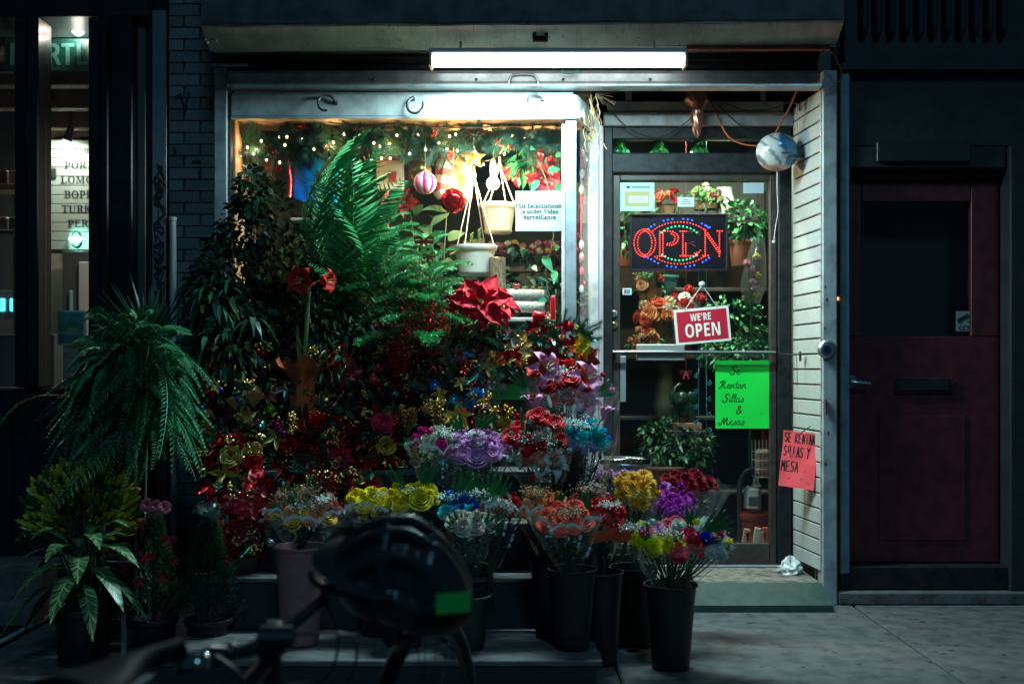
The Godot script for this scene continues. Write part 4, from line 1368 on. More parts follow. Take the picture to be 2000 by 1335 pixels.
	for i in m.v.size():
		var p := m.v[i] / 0.1
		var k := sin(p.x * 3.2 + p.y * 1.5) + 0.6 * sin(p.y * 5.0 - p.x * 2.0) + p.x * 1.6
		m.c[i] = Color(0.03, 0.13, 0.26) if k > 0.45 else (Color(0.55, 0.58, 0.58) if sin(p.x * 9.0 + p.y * 7.0) < 0.8 else Color(0.14, 0.18, 0.2))
		if p.y < -0.75:
			m.c[i] = Color(0.45, 0.26, 0.22)
	part(bl, "skin", m.mesh(), mat("balloon", Color(1, 1, 1), 0.16, 0.35))
	m = mb(Color(0.4, 0.4, 0.4))
	m.tube(smooth([Vector3(0.0, -0.02, 0.092), Vector3(0.06, -0.025, 0.1), Vector3(0.12, -0.02, 0.02), Vector3(0.19, -0.02, 0.0)]), 0.004, 0.004, 6)
	m.tube(smooth([Vector3(0.02, -0.045, 0.085), Vector3(0.08, -0.045, 0.08), Vector3(0.15, -0.045, 0.02)]), 0.003, 0.003, 6)
	part(bl, "bracket", m.mesh(), zinc)
	m = mb(Color(0.5, 0.5, 0.48))
	m.tube(smooth([Vector3(0.0, -0.098, 0), Vector3(-0.002, -0.2, 0.01), Vector3(0.004, -0.3, 0.0), Vector3(-0.008, -0.38, 0), Vector3(-0.016, -0.45, 0)]), 0.0025, 0.002, 5)
	m.ball(Vector3(-0.017, -0.455, 0), 0.008, 8, 6)
	part(bl, "cord", m.mesh(), mat("string", Color(1, 1, 1), 0.7))
	# wire hooks in the slat wall
	for q in [["long wire display hook high on the slat wall", 205, 0.0], ["bent wire display hook beside the door's push bar", 692, 0.0]]:
		var w := thing("slat_hook", q[0], "hook", at(1560, q[1], -0.2), "hooks in the slat wall")
		m = mb(Color(0.3, 0.3, 0.3))
		m.tube(smooth([Vector3(0.0, 0.0, 0.03), Vector3(-0.03, 0.0, 0.04), Vector3(-0.1, 0.003, 0.05), Vector3(-0.108, 0.016, 0.05)], 3), 0.0025, 0.0025, 5)
		m.tube(smooth([Vector3(-0.02, 0.0, 0.04), Vector3(-0.018, -0.06, 0.04), Vector3(-0.012, -0.16, 0.03)], 3), 0.0016, 0.0016, 5)
		m.box(Vector3(0.004, -0.01, 0.02), Vector3(0.006, 0.05, 0.03), 0.002)
		part(w, "wire", m.mesh(), zinc)
	# neon pink hand-lettered sign on the slat wall
	var pim := Image.create(256, 512, false, Image.FORMAT_RGBA8)
	pim.fill(Color(0.9, 0.3, 0.34))
	caps(pim, "SE RENTAN", 14, 20, 22, 84, 9.5)
	caps(pim, "SILLAS Y", 14, 140, 22, 92, 9.5)
	caps(pim, "MESA", 10, 278, 27, 92, 9.5)
	for q in [[Vector2(60, 440), Vector2(76, 432)], [Vector2(150, 430), Vector2(166, 424)], [Vector2(205, 455), Vector2(215, 462)]]:
		brush(pim, PackedVector2Array(q), 5, Color(0.3, 0.1, 0.14))
	var ps := thing("pink_rental_sign", "neon pink sheet lettered SE RENTAN SILLAS Y MESA on the slat wall", "sign", at(1562, 898, -0.11))
	var xf := Transform3D(Basis(Vector3.BACK, -0.1) * Basis(Vector3.UP, -0.7), Vector3.ZERO)
	part(ps, "sheet", sheet(0.19, 0.28, 0.04, 0.004, 2), printed("pink_print", pim, 0.55), xf)
	m = mb(Color(0.015, 0.015, 0.015))
	m.rod(Vector3(-0.02, 0.13, 0.06), Vector3(0.05, 0.17, 0.02), 0.003, 5)
	part(ps, "tape", m.mesh(), mat("cable_black", Color(1, 1, 1), 0.5))
	var bag := thing("plastic_bag", "crumpled white plastic bag in the corner of the door step", "bag", Vector3(1.41, 0.118, -0.2))
	m = mb(Color(0.55, 0.57, 0.56))
	var gp := PackedVector3Array()
	for j in 9:
		var b := PI / 2 * j / 8.0
		for i in 19:
			var a := TAU * i / 18.0
			var k := 1.0 + 0.4 * sin(a * 5.0 + j) * sin(a * 2.0 - j * 1.7)
			gp.append(Vector3(cos(b) * cos(a) * 0.06 * k, sin(b) * 0.07 * (1.0 + 0.3 * sin(a * 3.0)), cos(b) * sin(a) * 0.06 * k))
	m.grid(gp, 19, 9)
	part(bag, "film", m.mesh(), mat("bag", Color(1, 1, 1), 0.35))

const TUBE := Color(0.58, 0.94, 1.0)

# block capitals drawn as marker strokes; unit box 0..1, y down
const CAPS := {
	"S": [[[1, .1], [.5, 0], [.05, .2], [.3, .45], [.8, .55], [.95, .8], [.5, 1], [0, .9]]],
	"E": [[[.9, 0], [.05, 0], [.05, 1], [.95, 1]], [[.05, .5], [.7, .5]]],
	"R": [[[.05, 1], [.05, 0], [.8, .08], [.85, .4], [.1, .5], [.95, 1]]],
	"N": [[[.05, 1], [.05, 0], [.9, 1], [.92, 0]]],
	"T": [[[0, 0], [1, 0]], [[.5, 0], [.5, 1]]],
	"A": [[[0, 1], [.5, 0], [1, 1]], [[.2, .62], [.8, .62]]],
	"I": [[[.5, 0], [.5, 1]]],
	"L": [[[.1, 0], [.1, 1], [.9, 1]]],
	"Y": [[[0, 0], [.5, .4]], [[1, 0], [.5, .45], [.3, 1]]],
	"M": [[[0, 1], [.1, 0], [.5, .6], [.9, 0], [1, 1]]],
}

func caps(im: Image, text: String, x0: float, y0: float, w: float, h: float, pen: float) -> void:
	var x := x0
	for ch in text:
		if CAPS.has(ch):
			for st in CAPS[ch]:
				var p := PackedVector2Array()
				for q in st:
					p.append(Vector2(x + q[0] * (w * 0.78 if ch != "I" else w * 0.5), y0 + q[1] * h + rr(-2, 2)))
				brush(im, p, pen, Color(0.03, 0.02, 0.03))
		x += (w if ch != "I" else w * 0.7) * 1.12

# ---------------------------------------------------------------- inside the display window
func window_contents() -> void:
	var needle_m := mat("needles", Color(1, 1, 1), 0.5)
	var greens := [Color(0.018, 0.1, 0.07), Color(0.03, 0.14, 0.1), Color(0.03, 0.085, 0.04)]
	var gl := thing("pine_garland", "green pine garland with cones and berries along the top of the window", "garland", at(780, 285, -0.2))
	var m := mb(Color(0.03, 0.04, 0.02))
	var spine := []
	for k in 14:
		spine.append(at(470 + k * 48.0, 272 + 10.0 * sin(k * 1.1) + (8 if k < 4 else 0), -0.2) - gl.position)
	var sp := smooth(spine, 6)
	m.tube(sp, 0.006, 0.006, 6)
	part(gl, "stem", m.mesh(), mat("twig", Color(1, 1, 1), 0.8))
	for k in 260:
		var t := rng.randf() * (sp.size() - 1.01)
		var p := sp[int(t)].lerp(sp[int(t) + 1], t - int(t))
		var d := Vector3(rr(-0.8, 0.8), rr(-0.9, 0.8), rr(-0.5, 0.9)).normalized()
		part(gl, "pine_sprig", pine_sprig(0.12 if k % 2 else 0.1, greens[k % 3], 0.042, 110, k % 4), needle_m, facing(d, p + Vector3(0, rr(-0.03, 0.03), 0), rr(0.85, 1.3), rr(0, TAU)))
	for q in [[918, 258, 0.028], [935, 254, 0.024], [812, 268, 0.024], [620, 300, 0.022], [520, 290, 0.024]]:
		part(gl, "pine_cone", pine_cone(), mat("cone", Color(1, 1, 1), 0.6), facing(Vector3(rr(-1, 1), 0.2, 1), at(q[0], q[1], -0.12) - gl.position, q[2]))
	for q in [[846, 262], [880, 300], [950, 262], [975, 280], [1000, 290], [1030, 265], [700, 290], [540, 300], [640, 290], [590, 250]]:
		part(gl, "berry_cluster", berries(9, 0.022, 0.0065, Color(0.35, 0.02, 0.02), q[0]), mat("berry", Color(1, 1, 1), 0.2), Transform3D(Basis(), at(q[0], q[1], -0.13) - gl.position))
	# fairy lights in it
	var fl := thing("fairy_lights", "string of warm white fairy lights woven through the garland", "string lights", at(780, 300, -0.15))
	var spots := [[483, 288], [500, 292], [495, 300], [468, 305], [510, 275], [545, 268], [560, 267], [556, 283], [520, 312], [546, 317], [456, 338], [613, 291], [637, 284], [651, 278], [672, 262], [705, 268], [730, 279], [742, 285], [760, 280], [762, 309], [745, 309], [775, 264], [816, 264], [847, 263], [878, 266], [890, 262], [857, 279], [873, 291], [893, 294], [831, 292], [912, 310], [944, 321], [927, 296], [985, 301], [1000, 265], [1025, 270], [800, 300], [725, 312], [471, 416], [590, 272]]
	m = mb(Color(0.01, 0.02, 0.012))
	var order := spots.duplicate()
	order.sort_custom(func(a, b): return a[0] < b[0])
	m.tube(smooth(order.map(func(q): return at(q[0], q[1] - 6, -0.16) - fl.position), 3), 0.0014, 0.0014, 4)
	part(fl, "wire", m.mesh(), mat("wire_plastic", Color(1, 1, 1), 0.4))
	var bm := mb()
	bm.ball(Vector3.ZERO, 0.0056, 8, 6, Vector3(1, 1.3, 1))
	var bulb := bm.mesh()
	for q in spots:
		part(fl, "bulb", bulb, glow("fairy_glow", Color(1.0, 0.74, 0.36), 7.0), Transform3D(Basis(), at(q[0], q[1], -0.15) - fl.position))
	for q in [[500, 293], [650, 285], [760, 285], [870, 280], [985, 290]]:
		omni(fl, at(q[0], q[1], -0.12) - fl.position, Color(1.0, 0.66, 0.3), 0.02, 0.02)
	# the bare bulb
	var lamp := thing("hanging_bulb", "bare glowing light bulb hanging in the display window", "lamp", at(963, 358, -0.22))
	m = mb()
	m.ball(Vector3.ZERO, 0.034, 16, 12)
	part(lamp, "bulb", m.mesh(), glow("bulb_glow", Color(1.0, 0.86, 0.56), 9.0))
	omni(lamp, Vector3.ZERO, Color(1.0, 0.72, 0.38), 0.75, 0.028)
	m = mb(Color(0.6, 0.55, 0.42))
	m.lathe(Vector3(0, 0.025, 0), [[0.014, 0.0], [0.016, 0.03], [0.018, 0.035], [0.018, 0.075], [0.01, 0.1], [0.0, 0.1]], 14)
	part(lamp, "socket", m.mesh(), mat("socket", Color(1, 1, 1), 0.5))
	m = mb(Color(0.5, 0.45, 0.35))
	m.rod(Vector3(0, 0.12, 0), Vector3(0.005, 0.31, 0), 0.003, 5)
	part(lamp, "flex", m.mesh(), mat("string", Color(1, 1, 1), 0.7))
	# hanging pots
	hanging_pot("white plastic hanging planter with cactus stems on four cords", 928, 480, 538, 0.108, 0.088, at(925, 318, -0.27), -0.27, Color(0.42, 0.41, 0.37), true)
	hanging_pot("cream hanging pot right under the bare bulb", 973, 398, 456, 0.092, 0.072, at(976, 300, -0.32), -0.32, Color(0.5, 0.4, 0.26), false)
	# baubles
	for q in [["pink and white striped glass bauble", 830, 357, 0.058, Color(0.62, 0.05, 0.2), -0.14, 0.15], ["large shiny red bauble with glitter", 885, 392, 0.064, Color(0.42, 0.008, 0.015), -0.12, 0.1], ["bronze green bauble behind the striped one", 822, 335, 0.056, Color(0.16, 0.11, 0.04), -0.24, 0.3]]:
		var o := thing("hanging_bauble", q[0] + " hanging in the window", "bauble", at(q[1], q[2], q[5]), "baubles hung in the window")
		var r: float = q[3]
		if q[1] == 830:
			m = mb()
			var g := PackedVector3Array()
			for j in 19:
				for i in 65:
					var a := -TAU * i / 64.0
					var b := -PI / 2 + PI * j / 18.0
					g.append(Vector3(cos(b) * cos(a), sin(b), cos(b) * sin(a)) * r)
			m.grid(g, 65, 19)
			for i in m.v.size():
				var a := fposmod(atan2(m.v[i].z, m.v[i].x) / TAU * 16.0 + 0.3, 2.0)
				m.c[i] = Color(0.55, 0.02, 0.14) if a < 0.75 else (Color(0.68, 0.6, 0.55) if a < 1.3 else Color(0.62, 0.2, 0.34))
			part(o, "glass_ball", m.mesh(), mat("striped_glass", Color(1, 1, 1), 0.15, 0.2))
		else:
			m = mb(q[4])
			m.ball(Vector3.ZERO, r, 28, 18)
			part(o, "glass_ball", m.mesh(), mat("ball%s" % q[1], Color(1, 1, 1), q[6], 0.9))
		m = mb(Color(0.6, 0.5, 0.25))
		m.lathe(Vector3(0, r * 0.98, 0), [[r * 0.2, 0], [r * 0.2, r * 0.18], [0.0, r * 0.2]], 10)
		m.rod(Vector3(0, r * 1.1, 0), Vector3(0.002, 0.27, -0.02), 0.001, 4)
		part(o, "cap_and_thread", m.mesh(), mat("brass", Color(1, 1, 1), 0.3, 0.9))
	# streamer, gift bags, stockings
	var rs := thing("red_streamer", "glossy red foil streamer hanging at the window's left", "streamer", at(566, 320, -0.2))
	m = mb(Color(0.4, 0.03, 0.04))
	m.tube(smooth([Vector3(0.0, 0.18, 0), Vector3(0.006, 0.1, 0.005), Vector3(-0.004, 0.0, 0), Vector3(0.003, -0.08, 0), Vector3(-0.004, -0.17, 0)]), 0.009, 0.011, 6)
	part(rs, "foil", m.mesh(), mat("foil", Color(1, 1, 1), 0.3, 0.9))
	var bim := Image.create(256, 256, false, Image.FORMAT_RGBA8)
	var nz := FastNoiseLite.new()
	nz.seed = 3
	nz.frequency = 0.02
	for y in 256:
		for x in 256:
			var k := clampf(x / 230.0 + nz.get_noise_2d(x, y) * 0.35 - 0.15, 0, 1)
			var c := Color(0.02, 0.4, 0.85).lerp(Color(0.1, 0.8, 0.82), k)
			if nz.get_noise_2d(x * 3.0, y * 3.0 + 500) > 0.42:
				c = c.lerp(Color(0.4, 0.8, 0.9), 0.6)
			bim.set_pixel(x, y, c)
	var bb := thing("blue_foil_bag", "shiny blue and turquoise foil bag behind the palm fronds", "bag", at(622, 352, -0.26))
	m = mb()
	var gq := PackedVector3Array()
	for j in 9:
		for i in 9:
			var a := i / 8.0 - 0.5
			var b := j / 8.0 - 0.5
			gq.append(Vector3(a * 0.25, b * 0.28 - a * 0.1, 0.018 * cos(a * 3.0) + 0.004 * sin(a * 17.0 + b * 9.0)))
	m.grid(gq, 9, 9)
	part(bb, "bag_front", m.mesh(), printed("blue_foil", bim, 0.25))
	boxed(bb, "bag_back", Vector3(-0.12, -0.1, -0.03), Vector3(0.12, 0.09, -0.003), mat("blue_back", Color(0.01, 0.05, 0.16), 0.3))
	boxed(bb, "shelf_support", Vector3(-0.14, -0.21, -0.09), Vector3(0.14, -0.195, 0.03), white_paint())
	gift_bag("cream print gift bag with a red band beside the palm", at(762, 336, -0.3), 0.14, 0.19, Color(0.5, 0.38, 0.26), Color(0.32, 0.03, 0.03))
	gift_bag("cream and yellow gift bag behind the hanging planter's cords", at(897, 342, -0.34), 0.13, 0.25, Color(0.6, 0.46, 0.28), Color(0.5, 0.3, 0.06))
	gift_bag("navy blue gift bag behind the bronze green bauble", at(800, 334, -0.36), 0.11, 0.17, Color(0.03, 0.04, 0.07), Color(0.2, 0.02, 0.03))
	stocking("red and white striped stocking behind the red bauble", at(862, 345, -0.3), Color(0.42, 0.03, 0.03), Color(0.6, 0.5, 0.42))
	var ys := thing("yellow_star", "yellow paper star hanging behind the planter cords", "star", at(926, 308, -0.3))
	m = mb(Color(0.6, 0.42, 0.04))
	for k in 5:
		var a := PI / 2 + TAU * k / 5.0
		for s in [-1.0, 1.0]:
			var e: float = a + s * PI / 5
			m.tri(Vector3(0, 0, 0.012), Vector3(cos(a), sin(a), 0) * 0.062, Vector3(cos(e), sin(e), 0) * 0.03)
			m.tri(Vector3(0, 0, -0.012), Vector3(cos(e), sin(e), 0) * 0.03, Vector3(cos(a), sin(a), 0) * 0.062)
	m.rod(Vector3(0, 0.05, 0), Vector3(0, 0.17, 0.02), 0.001, 4)
	part(ys, "paper", m.mesh(), mat("paper", Color(1, 1, 1), 0.7))
	# paper notice taped inside the pane
	var no := thing("video_notice", "white paper notice about video surveillance taped inside the window", "sign", at(1055, 412, -0.05))
	part(no, "paper_sheet", sheet(0.242, 0.197, 0.0, 0.0007, 5), mat("paper_white", Color(0.42, 0.46, 0.44), 0.7))
	var df := sysfont("Droid Serif", 700)
	var rows := ["This Establishment", "is under Video", "Surveillance"]
	for k in 3:
		words(no, rows[k], 0.0275, df, mat("ink_black", Color(0.015, 0.015, 0.015), 0.6), Transform3D(Basis.from_scale(Vector3(0.92, 1, 1)), Vector3(-0.002, 0.026 - k * 0.028, 0.0018)), 0.001)
	# log post, log planter with cacti
	boxed_shelf("window_shelf", "narrow white shelf carrying the logs and cacti in the window", at(1000, 625, -0.2), 0.44, 0.16)
	var lg := thing("log_post", "upright split wooden log beside the hanging planter", "log", at(972, 530, -0.2))
	m = mb()
	var gl2 := PackedVector3Array()
	for j in 7:
		for i in 17:
			var a := TAU * i / 16.0
			var rd := 0.041 * (1.0 + 0.05 * sin(a * 6.0) + 0.03 * sin(a * 3.0 + j))
			gl2.append(Vector3(cos(a) * rd, lerpf(-0.24, 0.07, j / 6.0), sin(a) * rd))
	m.grid(gl2, 17, 7)
	part(lg, "bark", m.mesh(), bark())
	m = mb(Color(0.36, 0.26, 0.16))
	m.lathe(Vector3(0, 0.0702, 0), [[0.041, -0.003], [0.04, 0.0], [0.0, 0.001]], 16)
	part(lg, "cut_end", m.mesh(), mat("cut_wood", Color(1, 1, 1), 0.7))
	var lp := thing("log_planter", "small planter of grey logs with cacti along its top", "planter", at(1018, 590, -0.19))
	for k in 2:
		m = mb()
		m.x = Transform3D(Basis(Vector3.BACK, PI / 2 - 0.02), Vector3(0.12, 0.035 - k * 0.062, 0.0 + k * 0.02))
		m.lathe(Vector3.ZERO, [[0.0, 0.0], [0.026, 0.001], [0.03, 0.01], [0.029, 0.12], [0.031, 0.23], [0.027, 0.245], [0.0, 0.246]], 14)
		part(lp, "log", m.mesh(), mottled("grey_log", Color(0.16, 0.15, 0.14), Color(0.42, 0.41, 0.39), 0.8, 0.0, 6.0, 0.2, 131, 0.02))
	for q in [[-0.11, 0.014, Color(0.1, 0.22, 0.06)], [-0.07, 0.018, Color(0.06, 0.13, 0.04)], [-0.025, 0.02, Color(0.4, 0.1, 0.08)], [0.02, 0.012, Color(0.3, 0.32, 0.14)], [0.06, 0.012, Color(0.22, 0.18, 0.05)], [0.1, 0.012, Color(0.3, 0.2, 0.05)]]:
		m = mb()
		for k in 12:
			var a := TAU * k / 12.0
			m.col = vary(q[2], 0.2)
			m.blade(Vector3(cos(a) * 0.3, 0.0, sin(a) * 0.3) * q[1], Vector3(cos(a) * 0.6, 1.2, sin(a) * 0.6), Vector3(cos(a), 0, sin(a)), q[1] * rr(1.4, 2.2), q[1] * 0.8, 0.0, 0.4, 3)
		m.ball(Vector3(0, q[1] * 0.7, 0), q[1] * 0.9, 10, 8)
		part(lp, "cactus", m.mesh(), mat("cactus", Color(1, 1, 1), 0.55), Transform3D(Basis(), Vector3(q[0], 0.06, 0)))
	# vines, red foliage, leaves
	var vine := thing("window_vine", "green leafy vine climbing the right edge of the window", "plant", at(1085, 610, -0.14))
	m = mb(Color(0.06, 0.12, 0.05))
	var vp := smooth([Vector3(0.03, -0.25, 0), Vector3(0.0, 0.0, 0), Vector3(-0.04, 0.12, 0), Vector3(-0.045, 0.24, 0.0), Vector3(-0.01, 0.38, 0), Vector3(-0.03, 0.62, -0.04), Vector3(-0.09, 0.78, -0.05)])
	m.tube(vp, 0.003, 0.002, 5)
	part(vine, "stem", m.mesh(), mat("stem_green", Color(1, 1, 1), 0.6))
	for q in [[1060, 500, 0.085], [1083, 528, 0.07], [1045, 290, 0.07], [1070, 335, 0.075], [1052, 352, 0.07], [1085, 305, 0.06], [1093, 358, 0.06], [1090, 480, 0.05], [1068, 585, 0.06], [1040, 520, 0.05]]:
		m = mb(vary(Color(0.03, 0.17, 0.07), 0.2))
		m.blade(Vector3.ZERO, Vector3(rr(-0.7, 0.7), rr(-0.6, 0.4), rr(0.1, 0.5)), Vector3(0, 0.4, 1), q[2], q[2] * 0.55, 0.3, 0.2, 6, 0.35)
		part(vine, "leaf", m.mesh(), leaf_soft(), Transform3D(Basis(), at(q[0], q[1], -0.13) - vine.position))
	var rp := thing("red_silk_spray", "glittery red silk foliage spray above the video notice", "artificial flowers", at(1068, 350, -0.3))
	for k in 3:
		poinsettia(rp, Vector3([-0.03, 0.03, 0.0][k], [0.0, -0.03, 0.09][k], 0.02), Vector3(rr(-0.5, 0.3), rr(-0.2, 0.4), 1), 0.09, Color(0.36, 0.015, 0.03), mat("silk_red", Color(1, 1, 1), 0.4), Color(0.5, 0.4, 0.2), 9)
	m = mb(Color(0.05, 0.1, 0.03))
	m.rod(Vector3(0, -0.05, 0), Vector3(0.02, 0.28, -0.03), 0.003, 5)
	part(rp, "stem", m.mesh(), mat("stem_green", Color(1, 1, 1), 0.6))
	var rt := thing("red_tinsel_string", "red tinsel garland with little white charms hanging in the side pane", "garland", at(1136, 400, -0.5))
	m = mb(Color(0.34, 0.02, 0.03))
	for k in 1300:
		var y := rr(-0.75, 0.5)
		var p := Vector3(0.02 * sin(y * 9.0), y, 0)
		m.col = vary(Color(0.34, 0.02, 0.03), 0.5)
		var d := rv() * rr(0.02, 0.05)
		var s := d.cross(Vector3.UP).normalized() * 0.0015
		m.tri(p - s, p + s, p + d)
	m.rod(Vector3(0, -0.75, 0), Vector3(0, 0.56, 0), 0.004, 5)
	part(rt, "tinsel", m.mesh(), mat("foil", Color(1, 1, 1), 0.3, 0.9), Transform3D(), "stuff")
	for q in [[478, Color(0.5, 0.45, 0.42)], [502, Color(0.42, 0.22, 0.24)], [530, Color(0.6, 0.04, 0.06)], [565, Color(0.5, 0.5, 0.48)], [370, Color(0.4, 0.38, 0.36)], [300, Color(0.3, 0.02, 0.03)], [340, Color(0.36, 0.36, 0.38)], [600, Color(0.3, 0.12, 0.06)]]:
		m = mb(q[1])
		m.ball(Vector3.ZERO, 0.017, 10, 8, Vector3(0.8, 1.4, 0.7))
		part(rt, "charm", m.mesh(), mat("charm", Color(1, 1, 1), 0.4), Transform3D(Basis(), at(1136, q[0], -0.46) - rt.position))
	# leafy pot plants on the deck behind the pane
	var wp := thing("window_pothos", "broad leaved green pot plant behind the baubles", "plant", at(850, 560, -0.42))
	pot(wp, Vector3(0, 0.62 - wp.position.y, 0), 0.1, 0.18, mat("terracotta", Color(0.25, 0.1, 0.06), 0.75))
	m = mb(Color(0.06, 0.1, 0.04))
	for k in 10:
		m.rod(Vector3(0, -0.6, 0), Vector3(rr(-0.16, 0.14), rr(0.1, 0.4), rr(-0.1, 0.1)), 0.003, 4)
	part(wp, "stems", m.mesh(), mat("stem_green", Color(1, 1, 1), 0.6))
	for k in 26:
		m = mb(vary(Color(0.07, 0.13, 0.05), 0.3))
		m.blade(Vector3.ZERO, Vector3(rr(-1, 1), rr(-0.6, 0.5), rr(0, 1)), Vector3(0, 0.8, 0.6), rr(0.1, 0.15), rr(0.06, 0.09), 0.4, 0.2, 6, 0.35)
		part(wp, "leaf", m.mesh(), leaf_soft(), Transform3D(Basis(), Vector3(rr(-0.16, 0.18), rr(0.0, 0.42), rr(-0.08, 0.1))))

	bush("hanging_philodendron", "bright green broad leaves hanging at the window's top right", on(1040, 2.36, -0.36), 0.03, 0.02, [[Vector3(0, -0.1, 0), Vector3(0.12, 0.1, 0.06)]], 150, 0.075, 0.035, [Color(0.02, 0.14, 0.06), Color(0.03, 0.2, 0.09)], mat("twig", Color(1, 1, 1), 0.8), leaf_soft())
	for q in [["red velvet poinsettia garland end near the window corner", 1078, 300, -0.34], ["red poinsettia cluster behind the bare bulb", 1005, 335, -0.45], ["red silk poinsettia behind the striped bauble", 790, 395, -0.4], ["dark red silk bloom in the window's left corner", 520, 330, -0.35]]:
		var o := thing("window_bloom", q[0], "artificial flowers", at(q[1], q[2], q[3]))
		poinsettia(o, Vector3.ZERO, Vector3(rr(-0.3, 0.3), 0.2, 1), 0.09, Color(0.42, 0.012, 0.025), mat("silk_red", Color(1, 1, 1), 0.4))
		m = mb(Color(0.05, 0.08, 0.03))
		m.rod(Vector3(0, 0, -0.02), Vector3(0.02, 2.38 - o.position.y, 0.0), 0.003, 5)
		part(o, "stem", m.mesh(), mat("stem_green", Color(1, 1, 1), 0.6))
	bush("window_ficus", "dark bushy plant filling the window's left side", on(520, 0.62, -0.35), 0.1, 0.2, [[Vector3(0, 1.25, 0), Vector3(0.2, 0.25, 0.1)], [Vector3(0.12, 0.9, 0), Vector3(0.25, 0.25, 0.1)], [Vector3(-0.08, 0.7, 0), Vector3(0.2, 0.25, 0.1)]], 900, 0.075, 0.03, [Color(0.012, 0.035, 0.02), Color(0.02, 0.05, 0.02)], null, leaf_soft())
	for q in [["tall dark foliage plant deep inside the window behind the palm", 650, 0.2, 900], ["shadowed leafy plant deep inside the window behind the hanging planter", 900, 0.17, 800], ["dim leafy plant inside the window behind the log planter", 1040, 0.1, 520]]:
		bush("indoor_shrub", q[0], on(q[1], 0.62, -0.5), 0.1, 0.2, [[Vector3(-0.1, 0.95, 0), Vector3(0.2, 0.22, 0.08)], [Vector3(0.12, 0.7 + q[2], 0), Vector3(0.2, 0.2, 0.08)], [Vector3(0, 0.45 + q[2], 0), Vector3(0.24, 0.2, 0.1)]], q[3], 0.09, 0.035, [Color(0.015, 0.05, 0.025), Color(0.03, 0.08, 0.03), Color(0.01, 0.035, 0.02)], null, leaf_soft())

func bark() -> StandardMaterial3D:
	var m := mottled("bark", Color(0.06, 0.035, 0.02), Color(0.34, 0.23, 0.14), 0.85, 0.0, 1.0, 0.4, 141, 0.02)
	m.uv1_scale = Vector3(14.0, 2.5, 14.0)
	return m

func boxed_shelf(called: String, label: String, pos: Vector3, w: float, d: float) -> void:
	var s := thing(called, label, "shelf", pos)
	boxed(s, "board", Vector3(-w / 2, -0.01, -d / 2), Vector3(w / 2, 0.01, d / 2), white_paint(), 0.003)
	for k in [-1, 1]:
		boxed(s, "leg", Vector3(k * (w / 2 - 0.03) - 0.012, 0.62 - pos.y, -0.03), Vector3(k * (w / 2 - 0.03) + 0.012, -0.0105, 0.0), white_paint(), 0.003)

func hanging_pot(label: String, px: float, top: float, low: float, r0: float, r1: float, hook: Vector3, z: float, c: Color, cacti: bool) -> void:
	var o := thing("hanging_pot", label, "planter", at(px, low, z))
	var h := at(px, top, z).y - o.position.y
	var m := mb(c)
	m.lathe(Vector3.ZERO, [[0.0, 0.0], [r1 * 0.9, 0.0], [r1 * 1.02, 0.012], [r1 * 0.96, 0.02], [r0 * 0.95, h * 0.84], [r0 * 1.04, h * 0.86], [r0 * 1.06, h], [r0 * 0.96, h], [r0 * 0.9, h * 0.8], [0.0, h * 0.78]], 32)
	part(o, "pot", m.mesh(), mat("pot_plastic", Color(1, 1, 1), 0.45))
	var hk := hook - o.position
	m = mb(c * 0.95)
	for k in 4:
		var a := TAU * (k + 0.3) / 4.0
		m.rod(Vector3(cos(a) * r0, h, sin(a) * r0), hk + Vector3(0, -0.06, 0), 0.003, 5)
		m.ball(Vector3(cos(a) * r0, h, sin(a) * r0), 0.006, 8, 6)
	m.lathe(hk + Vector3(0, -0.075, 0), [[0.012, 0.0], [0.016, 0.012], [0.007, 0.03], [0.006, 0.06]], 8)
	m.tube(smooth([hk, hk + Vector3(0.012, 0.02, 0), hk + Vector3(0.02, 0.05, 0), hk + Vector3(0.0, 0.08, 0), hk + Vector3(0.0, 0.17, 0)]), 0.004, 0.003, 6)
	part(o, "hanger", m.mesh(), mat("pot_plastic", Color(1, 1, 1), 0.45))
	m = mb(Color(0.03, 0.02, 0.015))
	m.lathe(Vector3(0, h * 0.79, 0), [[r0 * 0.9, 0.0], [0.0, 0.004]], 20)
	part(o, "soil", m.mesh(), mat("soil", Color(1, 1, 1), 0.9))
	if cacti:
		for q in [[-0.018, 0.09], [0.022, 0.115], [0.0, 0.06]]:
			m = mb()
			for k in 40:
				var t := k / 40.0
				m.col = vary(Color(0.14, 0.25, 0.08), 0.3)
				var a := k * 2.4
				m.blade(Vector3(0, t * q[1], 0), Vector3(cos(a), 0.9, sin(a)), Vector3.UP, 0.018, 0.011, 0.0, 0.3, 3)
			part(o, "cactus_stem", m.mesh(), mat("cactus", Color(1, 1, 1), 0.55), Transform3D(Basis(), Vector3(q[0], h * 0.8, 0.02)))

